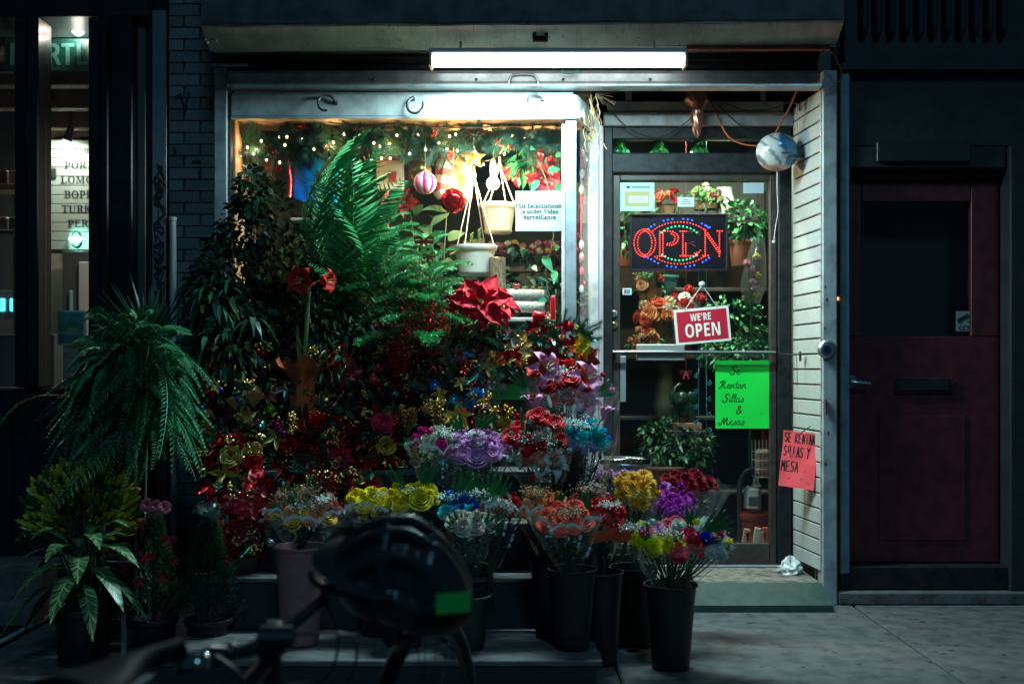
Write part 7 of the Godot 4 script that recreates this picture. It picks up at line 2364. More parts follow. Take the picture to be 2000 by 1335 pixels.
# ---------------------------------------------------------------- Christmas arrangements on the steps
const GOLD := Color(0.55, 0.36, 0.1)
const RED := Color(0.36, 0.008, 0.014)
const WINE := Color(0.14, 0.006, 0.012)
const PINK := Color(0.42, 0.02, 0.16)
const BLUE := Color(0.02, 0.13, 0.42)
const PURPLE := Color(0.14, 0.02, 0.36)
const GREENBALL := Color(0.14, 0.22, 0.03)

# a: [kind, px, py, size in metres, colour]; z is the face of the arrangement
func arrange(called: String, label: String, px: float, tier: int, z: float, cy: float, wpx: float, hpx: float, list: Array, sprigs := 26, sparkle := 14, tint := Color(0.014, 0.07, 0.045), frost := 0.0) -> Node3D:
	var y: float = TIER[tier][0]
	var o := thing(called, label, "arrangement", on(px, y, z))
	var k := (EYE.z - z) / LENS
	var mid := at(px, cy, z) - o.position
	var m := mb(Color(0.06, 0.035, 0.02))
	m.lathe(Vector3.ZERO, [[0.0, 0.0], [0.06, 0.0], [0.08, 0.07], [0.075, 0.07], [0.0, 0.06]], 16)
	m.rod(Vector3(0, 0.05, 0), mid, 0.008, 6)
	part(o, "basket", m.mesh(), mat("wicker", Color(1, 1, 1), 0.8))
	for q in sprigs:
		var a := q * 2.39996
		var rad := sqrt((q + 0.5) / sprigs)
		var e := Vector3(cos(a) * wpx * 0.5 * rad, sin(a) * hpx * 0.5 * rad, 0) * k
		var d := (e.normalized() * rad + Vector3(0, 0.15, rr(0.2, 1.0))).normalized()
		part(o, "pine_sprig", pine_sprig(0.1, tint, 0.032, 100, q % 4, frost), mat("needles", Color(1, 1, 1), 0.5), facing(d, mid + e * 0.75 + Vector3(0, 0, rr(-0.06, 0.0)), rr(0.8, 1.3), rr(0, 6)))
	for q in list:
		var p := at(q[1], q[2], z + rr(0.02, 0.07)) - o.position
		var s: float = q[3] * 1.12
		var c: Color = deep(q[4])
		var out := ((p - mid).normalized() * 0.5 + Vector3(0, 0.15, 1)).normalized()
		match q[0]:
			"ball":
				bauble(o, p, s, c)
			"matt":
				bauble(o, p, s, c, 0.45, 0.1)
			"poin":
				poinsettia(o, p, out, s, c, mat("silk_red", Color(1, 1, 1), 0.4))
			"gpoin":
				poinsettia(o, p, out, s, c, mat("gold_leaf", Color(1, 1, 1), 0.34, 0.65), Color(0.5, 0.4, 0.15))
			"rose":
				part(o, "silk_rose", rose(c, 1), petal_m(), facing(out, p, s))
			"grose":
				part(o, "gilt_rose", rose(c, 0), mat("gold_leaf", Color(1, 1, 1), 0.34, 0.65), facing(out, p, s))
			"cone":
				part(o, "pine_cone", pine_cone(), mat("cone", Color(1, 1, 1), 0.6), facing(Vector3(rr(-0.6, 0.6), rr(-0.2, 0.8), 1), p, s))
			"berry":
				part(o, "berry_pick", berries(26, s, 0.0068, c, int(q[1])), mat("berry_shiny", Color(1, 1, 1), 0.18, 0.4), facing(out, p - out * s * 0.4))
			"leaf":
				for j in 5:
					m = mb(vary(c, 0.25))
					var a: float = j * 1.3 + q[1]
					m.blade(Vector3.ZERO, Vector3(cos(a), sin(a), 0.5), Vector3.BACK, s, s * 0.36, 0.2, 0.3, 5, 0.45)
					part(o, "gilt_leaf", m.mesh(), mat("gold_leaf", Color(1, 1, 1), 0.34, 0.65), Transform3D(Basis(), p))
			"spray":
				m = mb()
				for j in 13:
					m.col = vary(c, 0.4)
					var d := (Vector3(rr(-0.5, 0.5), 1.1, rr(-0.1, 0.5))).normalized()
					m.tube(PackedVector3Array([Vector3.ZERO, d * s * 0.5, d * s + Vector3(0, 0, 0.02)]), 0.0014, 0.0008, 3, false)
					for b in 9:
						m.bead(d * s * (0.25 + b * 0.085) + rv() * 0.006, 0.006)
				part(o, "glitter_spray", m.mesh(), mat("glitter", Color(1, 1, 1), 0.28, 0.7), Transform3D(Basis(), p))
			"curl":
				m = mb(c)
				var pts := PackedVector3Array()
				for j in 44:
					pts.append(Vector3(cos(j * 0.75) * s * 0.22, s * (j / 43.0 - 0.5), sin(j * 0.75) * s * 0.22))
				m.tube(pts, s * 0.07, s * 0.05, 5)
				part(o, "curly_pick", m.mesh(), mat("glitter", Color(1, 1, 1), 0.28, 0.7), Transform3D(Basis(Vector3.BACK, rr(-0.7, 0.7)), p))
			"bow":
				part(o, "bow", bow(s, c), mat("satin", Color(1, 1, 1), 0.4), Transform3D(Basis(Vector3.BACK, rr(-0.4, 0.4)), p))
			"fan":
				for j in 7:
					m = mb(vary(c, 0.2))
					var a := 1.57 + (j - 3) * 0.22
					m.blade(Vector3.ZERO, Vector3(cos(a), sin(a), 0.15), Vector3.BACK, s, s * 0.22, 0.0, 0.5, 4, 0.8, 0.5)
					part(o, "fan_blade", m.mesh(), mat("gold_leaf", Color(1, 1, 1), 0.34, 0.65), Transform3D(Basis(), p))
			"candle":
				m = mb(c)
				m.lathe(Vector3.ZERO, [[0.012, -s], [0.0125, s * 0.7], [0.006, s * 0.98], [0.0, s]], 12)
				m.col = Color(0.05, 0.04, 0.03)
				m.rod(Vector3(0, s, 0), Vector3(0, s + 0.012, 0), 0.0012, 4)
				part(o, "candle", m.mesh(), mat("wax", Color(1, 1, 1), 0.35), Transform3D(Basis(), p))
			"apple":
				m = mb(c)
				m.lathe(Vector3.ZERO, [[0.0, -s * 0.8], [s * 0.6, -s * 0.85], [s, -s * 0.1], [s * 0.9, s * 0.55], [s * 0.35, s * 0.8], [0.0, s * 0.6]], 16)
				m.col = Color(0.1, 0.06, 0.03)
				m.rod(Vector3(0, s * 0.6, 0), Vector3(0.01, s * 1.15, 0), 0.0015, 4)
				part(o, "apple", m.mesh(), mat("apple", Color(1, 1, 1), 0.18), Transform3D(Basis(), p))
	# glitter bits, berries and leaves tucked in between
	var bits := [GOLD, RED, Color(0.02, 0.12, 0.07), GOLD, WINE, list[0][4]]
	for q in sparkle * 2 + 8:
		var e := Vector3(rr(-0.48, 0.48) * wpx, rr(-0.48, 0.48) * hpx, 0) * k
		m = mb()
		var c: Color = bits[q % bits.size()] * 1.4
		if q % 3 == 0:
			for j in 12:
				m.col = vary(c, 0.3)
				m.ball(rv() * 0.018, 0.0055, 6, 4)
			part(o, "berry_bunch", m.mesh(), mat("berry_shiny", Color(1, 1, 1), 0.18, 0.4), Transform3D(Basis(), mid + e + Vector3(0, 0, rr(0.03, 0.07))))
		else:
			for j in 7:
				m.col = vary(c, 0.4)
				m.blade(Vector3.ZERO, Vector3(rr(-1, 1), rr(-1, 1), rr(0.1, 0.8)), Vector3.BACK, rr(0.035, 0.07), 0.018, 0.2, 0.3, 4)
			part(o, "glitter_leaves", m.mesh(), mat("glitter", Color(1, 1, 1), 0.28, 0.7), Transform3D(Basis(), mid + e + Vector3(0, 0, rr(0.02, 0.05))))
	return o

func arrangements() -> void:
	arrange("berry_arrangement", "arrangement with magenta berries, pine cone and red baubles beside the fern", 470, 4, 0.36, 705, 130, 110, [["berry", 455, 700, 0.045, PINK], ["berry", 470, 735, 0.05, PINK], ["leaf", 482, 722, 0.06, Color(0.12, 0.2, 0.05)], ["cone", 495, 668, 0.028, GOLD], ["ball", 503, 686, 0.02, RED], ["ball", 513, 690, 0.014, RED], ["matt", 437, 714, 0.016, Color(0.45, 0.18, 0.1)], ["cone", 502, 736, 0.022, GOLD], ["ball", 520, 746, 0.018, RED], ["ball", 432, 762, 0.013, PURPLE], ["leaf", 453, 682, 0.04, Color(0.3, 0.28, 0.14)]], 24, 12)
	arrange("gilt_flower_arrangement", "arrangement with a gilt fan flower, olive baubles and purple balls", 465, 3, 0.5, 800, 170, 120, [["gpoin", 482, 815, 0.055, Color(0.5, 0.3, 0.12)], ["fan", 495, 795, 0.075, Color(0.38, 0.17, 0.1)], ["fan", 460, 800, 0.06, Color(0.36, 0.2, 0.1)], ["ball", 528, 800, 0.022, GREENBALL], ["ball", 397, 826, 0.024, GREENBALL], ["ball", 464, 778, 0.013, PURPLE], ["ball", 430, 762, 0.013, PURPLE], ["ball", 399, 795, 0.013, PURPLE], ["berry", 515, 825, 0.05, PINK], ["curl", 545, 838, 0.07, PINK], ["leaf", 468, 855, 0.06, Color(0.35, 0.26, 0.05)], ["spray", 440, 835, 0.09, Color(0.2, 0.02, 0.08)]], 26, 14)
	arrange("gilt_rose_arrangement", "wreath piece with two gold roses, red blooms and a green bauble", 445, 2, 0.68, 900, 150, 110, [["grose", 450, 888, 0.038, GOLD], ["grose", 494, 880, 0.034, GOLD], ["rose", 450, 864, 0.034, RED], ["rose", 495, 905, 0.034, RED], ["rose", 408, 902, 0.034, WINE], ["matt", 424, 917, 0.022, Color(0.01, 0.13, 0.06)], ["matt", 462, 918, 0.02, RED], ["ball", 405, 943, 0.013, RED], ["ball", 422, 947, 0.014, Color(0.5, 0.08, 0.08)], ["leaf", 440, 925, 0.07, GOLD], ["leaf", 475, 945, 0.05, GOLD], ["berry", 395, 880, 0.04, GOLD]], 20, 18)
	arrange("velvet_arrangement", "tall mass of red velvet poinsettias behind the little conifers", 470, 1, 0.86, 1010, 120, 150, [["poin", 455, 968, 0.07, RED], ["poin", 490, 985, 0.075, RED], ["poin", 445, 1010, 0.07, RED], ["poin", 485, 1040, 0.08, WINE], ["poin", 455, 1065, 0.075, WINE], ["berry", 520, 1000, 0.05, RED], ["poin", 500, 945, 0.07, RED], ["ball", 527, 1060, 0.016, Color(0.2, 0.25, 0.25)]], 18, 18)
	arrange("dark_arrangement", "dark pine arrangement with silver feathers below the amaryllis", 575, 4, 0.4, 775, 160, 90, [["leaf", 560, 755, 0.06, Color(0.12, 0.14, 0.12)], ["cone", 545, 775, 0.022, GOLD], ["spray", 580, 785, 0.1, Color(0.12, 0.14, 0.13)], ["leaf", 612, 765, 0.06, Color(0.1, 0.13, 0.1)], ["matt", 540, 752, 0.015, RED], ["leaf", 605, 790, 0.05, Color(0.3, 0.2, 0.05)]], 30, 8)
	arrange("glitter_arrangement", "red and gold glitter arrangement of roses and berries left of centre", 600, 3, 0.52, 860, 180, 110, [["rose", 560, 870, 0.034, RED], ["berry", 600, 850, 0.06, RED], ["berry", 640, 870, 0.05, GOLD], ["spray", 620, 850, 0.1, RED], ["rose", 590, 890, 0.034, WINE], ["ball", 635, 852, 0.018, GREENBALL], ["leaf", 540, 850, 0.06, GOLD], ["curl", 570, 840, 0.06, GOLD], ["berry", 545, 895, 0.06, WINE], ["poin", 630, 905, 0.06, RED]], 22, 22)
	arrange("red_poinsettia_piece", "arrangement with an upright red poinsettia and a matt red ball", 680, 4, 0.38, 735, 170, 110, [["poin", 672, 722, 0.085, Color(0.3, 0.01, 0.02)], ["matt", 730, 742, 0.022, Color(0.42, 0.03, 0.04)], ["cone", 660, 752, 0.026, GOLD], ["curl", 708, 775, 0.09, RED], ["berry", 632, 760, 0.05, RED], ["leaf", 640, 775, 0.05, GOLD], ["spray", 690, 775, 0.1, Color(0.3, 0.16, 0.04)]], 34, 12, Color(0.02, 0.1, 0.065))
	arrange("silk_rose_piece", "arrangement of dark red silk roses with a pale blue ball and gold grass", 730, 3, 0.55, 850, 170, 120, [["rose", 690, 830, 0.042, WINE], ["rose", 748, 822, 0.04, Color(0.42, 0.02, 0.05)], ["rose", 768, 808, 0.034, Color(0.4, 0.05, 0.04)], ["matt", 742, 844, 0.021, Color(0.2, 0.28, 0.36)], ["grose", 755, 872, 0.036, GOLD], ["berry", 722, 855, 0.05, Color(0.01, 0.14, 0.07)], ["poin", 665, 893, 0.075, Color(0.4, 0.012, 0.04)], ["spray", 797, 850, 0.12, GOLD], ["ball", 650, 842, 0.017, GREENBALL], ["ball", 773, 905, 0.019, RED], ["ball", 700, 905, 0.015, RED], ["leaf", 765, 890, 0.05, GOLD]], 24, 24)
	arrange("low_berry_piece", "dark red berry arrangement low behind the yellow rose bouquets", 640, 2, 0.72, 945, 190, 70, [["poin", 610, 935, 0.07, WINE], ["berry", 650, 945, 0.06, RED], ["rose", 690, 938, 0.032, WINE], ["berry", 570, 945, 0.05, GOLD], ["leaf", 720, 930, 0.05, GOLD], ["rose", 730, 945, 0.03, RED], ["ball", 667, 985, 0.02, Color(0.4, 0.02, 0.03)]], 24, 20)
	arrange("red_twig_piece", "arrangement of tall red glitter twigs with a gold mesh ball", 835, 4, 0.4, 720, 150, 90, [["spray", 800, 745, 0.36, RED], ["spray", 840, 730, 0.3, RED], ["spray", 860, 740, 0.34, WINE], ["spray", 822, 735, 0.28, WINE], ["ball", 870, 645, 0.024, GOLD], ["poin", 812, 742, 0.1, WINE], ["curl", 845, 700, 0.1, RED], ["leaf", 860, 700, 0.06, GOLD], ["berry", 880, 730, 0.05, RED], ["rose", 790, 720, 0.03, RED], ["spray", 785, 760, 0.3, Color(0.3, 0.03, 0.02)]], 22, 14)
	arrange("blue_arrangement", "frosted pine arrangement with blue baubles and blue flowers", 895, 3, 0.52, 755, 120, 120, [["poin", 909, 700, 0.042, Color(0.04, 0.22, 0.5)], ["ball", 849, 755, 0.026, BLUE], ["ball", 942, 774, 0.026, BLUE], ["ball", 886, 782, 0.024, Color(0.02, 0.22, 0.42)], ["poin", 925, 768, 0.035, Color(0.03, 0.2, 0.4)], ["cone", 890, 765, 0.02, GOLD], ["leaf", 902, 745, 0.04, GOLD], ["ball", 925, 788, 0.014, BLUE], ["leaf", 860, 768, 0.045, GOLD], ["leaf", 948, 780, 0.04, GOLD], ["berry", 915, 745, 0.04, Color(0.4, 0.4, 0.36)]], 40, 6, Color(0.03, 0.11, 0.08), 0.45)
	arrange("gold_leaf_piece", "gold leaf and grass arrangement behind the lavender roses", 930, 3, 0.6, 830, 160, 60, [["leaf", 975, 805, 0.05, GOLD], ["leaf", 960, 820, 0.06, Color(0.35, 0.2, 0.05)], ["spray", 850, 840, 0.13, Color(0.3, 0.2, 0.08)], ["fan", 840, 815, 0.06, Color(0.25, 0.15, 0.06)], ["berry", 945, 800, 0.05, Color(0.35, 0.14, 0.1)], ["leaf", 895, 810, 0.06, GOLD], ["spray", 985, 850, 0.12, GOLD]], 10, 12)
	arrange("candle_arrangement", "table arrangement with two red candles, apples and pine by the corner post", 1090, 5, 0.22, 660, 140, 70, [["candle", 1045, 628, 0.045, Color(0.45, 0.015, 0.025)], ["candle", 1080, 600, 0.05, Color(0.48, 0.015, 0.025)], ["apple", 1053, 618, 0.027, Color(0.32, 0.008, 0.012)], ["apple", 1111, 637, 0.025, Color(0.34, 0.008, 0.012)], ["apple", 1104, 667, 0.02, Color(0.3, 0.008, 0.012)], ["cone", 1066, 656, 0.024, GOLD], ["cone", 1068, 636, 0.018, GOLD], ["poin", 1060, 692, 0.09, WINE], ["poin", 1090, 700, 0.07, WINE], ["gpoin", 1137, 678, 0.06, Color(0.6, 0.36, 0.02)], ["poin", 1146, 702, 0.07, Color(0.28, 0.01, 0.02)], ["berry", 1075, 625, 0.05, Color(0.45, 0.4, 0.28)], ["ball", 1078, 668, 0.013, RED]], 40, 4, Color(0.02, 0.12, 0.075))
	arrange("copper_poinsettia", "single large copper gold poinsettia on the shelf edge", 1000, 5, 0.2, 685, 60, 50, [["gpoin", 1008, 680, 0.095, Color(0.5, 0.26, 0.09)], ["gpoin", 992, 690, 0.07, Color(0.4, 0.2, 0.06)]], 3, 2)
	arrange("clear_branch_piece", "pale pine branch piece with silver flowers under the poinsettia plant", 960, 4, 0.4, 690, 110, 90, [["leaf", 935, 640, 0.05, Color(0.2, 0.22, 0.2)], ["leaf", 960, 655, 0.05, Color(0.14, 0.16, 0.14)], ["spray", 925, 700, 0.16, Color(0.25, 0.18, 0.08)], ["ball", 960, 690, 0.02, GOLD], ["spray", 965, 700, 0.14, Color(0.18, 0.2, 0.18)], ["leaf", 950, 715, 0.05, GOLD]], 24, 6, Color(0.03, 0.12, 0.08), 0.15)
	# gilt cushion and yellow boxes half hidden behind
	var gc := thing("gilt_paper_roll", "roll of glittery gold paper standing behind the pine branches", "paper roll", on(725, 1.09, 0.2))
	var m := mb(Color(0.24, 0.14, 0.03))
	m.lathe(Vector3.ZERO, [[0.0, 0.0], [0.045, 0.0], [0.05, 0.08], [0.046, 0.17], [0.04, 0.17], [0.038, 0.02]], 18)
	part(gc, "paper", m.mesh(), mat("gold_leaf", Color(1, 1, 1), 0.34, 0.65))
	var gb := thing("green_gift_bag", "bright green printed gift bag behind the shelf edge", "bag", on(1000, 1.09, 0.12))
	m = mb(Color(0.015, 0.3, 0.07))
	m.box(Vector3(0, 0.1, 0), Vector3(0.2, 0.2, 0.08), 0.004)
	part(gb, "bag_body", m.mesh(), mat("bag_paper", Color(1, 1, 1), 0.5))
	m = mb(Color(0.008, 0.1, 0.03))
	for q in [[-0.03, 0.05], [0.03, 0.1], [0.06, 0.04]]:
		var pts := []
		for j in 12:
			pts.append(Vector3(q[0] + cos(j * 0.6) * 0.022, q[1] + sin(j * 0.6) * 0.02, 0.0405))
		m.tube(smooth(pts, 2), 0.001, 0.001, 3)
	part(gb, "printed_scrolls", m.mesh(), mat("ink", Color(1, 1, 1), 0.6))
	var gw := thing("green_paper_wrap", "bright green wrapping paper hanging below the upper shelf", "paper", at(995, 765, 0.26))
	m = mb(Color(0.015, 0.27, 0.06))
	m.box(Vector3.ZERO, Vector3(0.16, 0.075, 0.004), 0.001)
	part(gw, "paper", m.mesh(), mat("bag_paper", Color(1, 1, 1), 0.5))
	var cb := thing("cardboard_box", "small brown cardboard box on the upper shelf", "box", on(1026, 1.09, 0.2))
	m = mb(Color(0.13, 0.09, 0.06))
	m.box(Vector3(0, 0.045, 0), Vector3(0.085, 0.09, 0.07), 0.003)
	part(cb, "carton", m.mesh(), mat("cardboard", Color(1, 1, 1), 0.8))
	m = mb(Color(0.2, 0.15, 0.1))
	m.box(Vector3(0, 0.0905, 0), Vector3(0.08, 0.002, 0.012), 0.0005)
	part(cb, "tape", m.mesh(), mat("bag_paper", Color(1, 1, 1), 0.5))

# ---------------------------------------------------------------- buckets and bouquets
func bucket(label: String, px: float, y: float, z: float, r: float, h: float, c: Color, dirt := 0.4) -> void:
	var o := thing("flower_bucket", label, "bucket", on(px, y, z), "flower buckets")
	var m := mb(c)
	m.lathe(Vector3.ZERO, [[0.0, 0.0], [r * 0.7, 0.0], [r * 0.72, 0.01], [r * 0.94, h * 0.86], [r * 0.95, h * 0.87], [r * 0.98, h * 0.97], [r * 1.05, h * 0.98], [r * 1.05, h], [r * 0.97, h], [r * 0.7, 0.03], [0.0, 0.03]], 28)
	part(o, "tub", m.mesh(), mottled("bucket_plastic", Color(0.72, 0.72, 0.72), Color(1, 1, 1), 0.5, 0.0, 1.4, 0.03, 171, 0.02))
	m = mb(Color(0.03, 0.05, 0.045))
	m.lathe(Vector3(0, h * 0.7, 0), [[r * 0.88, 0.0], [0.0, 0.0]], 20)
	part(o, "water", m.mesh(), mat("water_dark", Color(1, 1, 1), 0.05))

func deep(c: Color) -> Color:   # dyed petals: full strength, little white
	var lo := minf(c.r, minf(c.g, c.b)) * 0.35
	return Color((c.r - lo) * 1.5, (c.g - lo) * 1.5, (c.b - lo) * 1.5).clamp(Color(0, 0, 0), Color(0.82, 0.82, 0.82))

# list: [kind, px, py, radius in metres, colour, (z offset)]
# tie: where the stems meet; wrap: 0 none, 1 clear film, 2 film with a white scalloped edge
func bouquet(label: String, z: float, tie: Vector2, list: Array, wrap: int, breath: Array = [], leaves: Array = [], wpx := 0.0, top := 0.0, foot := -1.0) -> Node3D:
	var o := thing("bouquet", label, "bouquet", at(tie.x, tie.y, z - 0.05), "wrapped bouquets")
	var apex := Vector3.ZERO
	var m := mb(Color(0.02, 0.06, 0.025))
	var lo := Vector3(1e9, 1e9, 0)
	var hi := Vector3(-1e9, -1e9, 0)
	for q in list:
		var p := at(q[1], q[2], z + (q[5] if q.size() > 5 else 0.0)) - o.position
		lo = lo.min(p - Vector3.ONE * q[3])
		hi = hi.max(p + Vector3.ONE * q[3])
		var d := (p - apex).normalized() + Vector3(0, 0.1, 1.0)
		var c: Color = deep(q[4])
		var ms: Mesh
		var called := "rose"
		match q[0]:
			"rose":
				ms = rose(c, int(q[1]) % 3)
			"carn":
				ms = pompon(c, 110, 0.45, 0.42, 0.5, int(q[1]) % 2)
				called = "carnation"
			"mum":
				ms = pompon(c, 130, 0.6, 0.17, 0.12, int(q[1]) % 2)
				called = "chrysanthemum"
			"daisy":
				ms = daisy(c, c * 0.6, 22, int(q[1]) % 2)
				called = "daisy"
			"lily":
				ms = lily(c, c * 1.15, 0.55, 0.9, int(q[1]) % 2)
				called = "lily"
				d = (p - apex).normalized() * 0.4 + Vector3(rr(-0.7, 0.7), rr(-0.3, 0.4), 1)
			"bud":
				ms = lily(c, c * 1.1, 0.5, 0.0, 1)
				called = "lily_bud"
				d = Vector3(rr(-0.4, 0.4), 1, rr(0, 0.5))
		part(o, called, ms, petal_m(), facing(d, p, q[3] * (1.08 if called == "rose" else 1.0), rr(0, TAU)))
		m.tube(smooth([p - d.normalized() * q[3] * 0.5, p.lerp(apex, 0.5) + Vector3(rr(-0.01, 0.01), 0, -0.01), apex + Vector3(rr(-0.012, 0.012), 0, rr(-0.012, 0.012)), apex + Vector3(rr(-0.03, 0.03), -0.16, rr(-0.03, 0.03))], 3), 0.0032, 0.0028, 5)
	part(o, "stems", m.mesh(), mat("stem_green", Color(1, 1, 1), 0.6))
	var mid := (lo + hi) / 2.0
	for k in 16:   # small filler blossoms between the large ones
		var a := k * 2.39996
		var t := sqrt((k + 0.5) / 16.0)
		var c: Color = deep(list[(k * 3) % list.size()][4])
		part(o, "filler_bloom", pompon(c, 50, 0.5, 0.4, 0.4, k % 2), petal_m(), facing(Vector3(cos(a) * 0.6, 0.8, 0.9), Vector3(mid.x + cos(a) * t * (hi.x - lo.x) * 0.5, mid.y + sin(a) * t * (hi.y - lo.y) * 0.45 + 0.006, mid.z + rr(0.0, 0.05)), rr(0.012, 0.019)))
	for q in breath:
		part(o, "gypsophila", babys_breath(q[2], int(q[2] * 2600), q[3] if q.size() > 3 else Color(0.62, 0.7, 0.66), int(q[0])), mat("gyp", Color(1, 1, 1), 0.7), Transform3D(Basis(), at(q[0], q[1], z + 0.035) - o.position), "stuff")
	m = mb()
	for k in 90:
		var t := rr(0.25, 0.85)
		var p := apex.lerp(Vector3(rr(lo.x, hi.x), mid.y, mid.z + rr(-0.05, 0.05)), t)
		m.col = vary(Color(0.016, 0.07, 0.035), 0.4)
		m.blade(p, Vector3(rr(-1, 1), rr(0, 1), rr(-0.3, 1)), Vector3.UP, rr(0.03, 0.06), 0.017, 0.2, 0.3, 3)
	part(o, "leaves", m.mesh(), mat("leaf_gloss", Color(1, 1, 1), 0.35), Transform3D(), "stuff")
	# fans of palm strips: [px, py, length, how many, lean]
	for q in leaves:
		for j in int(q[3]):
			m = mb(vary(Color(0.02, 0.16, 0.045), 0.25))
			var a: float = (j - (q[3] - 1) / 2.0) * 0.2 + q[4]
			m.blade(Vector3.ZERO, Vector3(sin(a), cos(a), 0.12), Vector3(0, 0, 1), q[2] * rr(0.8, 1.1), 0.016, 0.03, 0.3, 4, 0.4)
			part(o, "palm_strip", m.mesh(), leaf_soft(), Transform3D(Basis(), at(q[0], q[1], z + 0.03) - o.position + Vector3((j - q[3] / 2.0) * 0.007, 0, 0)))
	if wrap:
		var w: float = (hi.x - lo.x) / 2.0 + 0.012
		if wpx > 0.0:
			w = wpx * (EYE.z - z) / LENS / 2.0
		var yr := mid.y - (hi.y - lo.y) * 0.1
		var dz := minf(w * 0.8, 0.11)
		var g := PackedVector3Array()
		var rim := []
		var nr := 6
		for j in nr:
			var t := j / (nr - 1.0)
			for i in 49:
				var a := TAU * i / 48.0
				var sc := lerpf(0.09, 0.94, pow(t, 0.85)) * (1.0 + 0.07 * t * sin(a * 7.0 + list.size()) + 0.03 * t * sin(a * 17.0))
				var yy := yr * t - 0.02 * (1.0 - t)
				if j == nr - 1:
					yy += (0.035 if sin(a) < 0.0 else 0.0) + 0.014 * sin(a * 3.0 + list.size() * 1.7) + 0.01 * sin(a * 9.0)
				g.append(Vector3(mid.x * t + cos(a) * w * sc, yy, mid.z * t + sin(a) * dz * sc) + (rv() * 0.005 * t if i < 48 and j < nr - 1 else Vector3.ZERO))
		m = mb()
		m.grid(g, 49, nr)
		part(o, "wrapper", m.mesh(), clear("cello", Color(0.55, 0.6, 0.62), 0.035, 0.1))
		if wrap == 2:
			m = mb(Color(0.72, 0.78, 0.76))
			for i in 145:
				var f := 1.0 + 23.0 * i / 144.0
				var p := g[(nr - 1) * 49 + int(f)].lerp(g[(nr - 1) * 49 + mini(int(f) + 1, 48)], f - int(f))
				rim.append(p + Vector3(0, 0.014 * absf(sin(f * 1.05)) - 0.004, 0.003))
			ribbon(m, PackedVector3Array(rim), 0.013, Vector3(0, 1, 0.25).normalized())
			part(o, "scalloped_edge", m.mesh(), mat("scallop", Color(1, 1, 1), 0.5))
			m = mb(Color(0.5, 0.55, 0.55))
			for k in 16:
				var i := 2 + (k * 7) % 21
				var t := 2 + k % 3
				var p := g[t * 49 + i].lerp(g[(t + 1) * 49 + i], rng.randf())
				m.ball(p + Vector3(0, 0, 0.003), 0.006, 8, 5, Vector3(1, 1.1, 0.2))
			part(o, "printed_hearts", m.mesh(), mat("scallop", Color(1, 1, 1), 0.5))
	return o

func ring(kind: String, cx: float, cy: float, rx: float, ry: float, n: int, r: float, cols: Array, lift := 0.05) -> Array:
	var o := []
	for k in n:
		var a := k * 2.39996
		var t := sqrt((k + 0.5) / n)
		o.append([kind, cx + cos(a) * rx * t, cy + sin(a) * ry * t, r * rr(0.88, 1.12), cols[k % cols.size()], lift * (1.0 - t * t) + 0.05 * sin(a) * t])
	return o

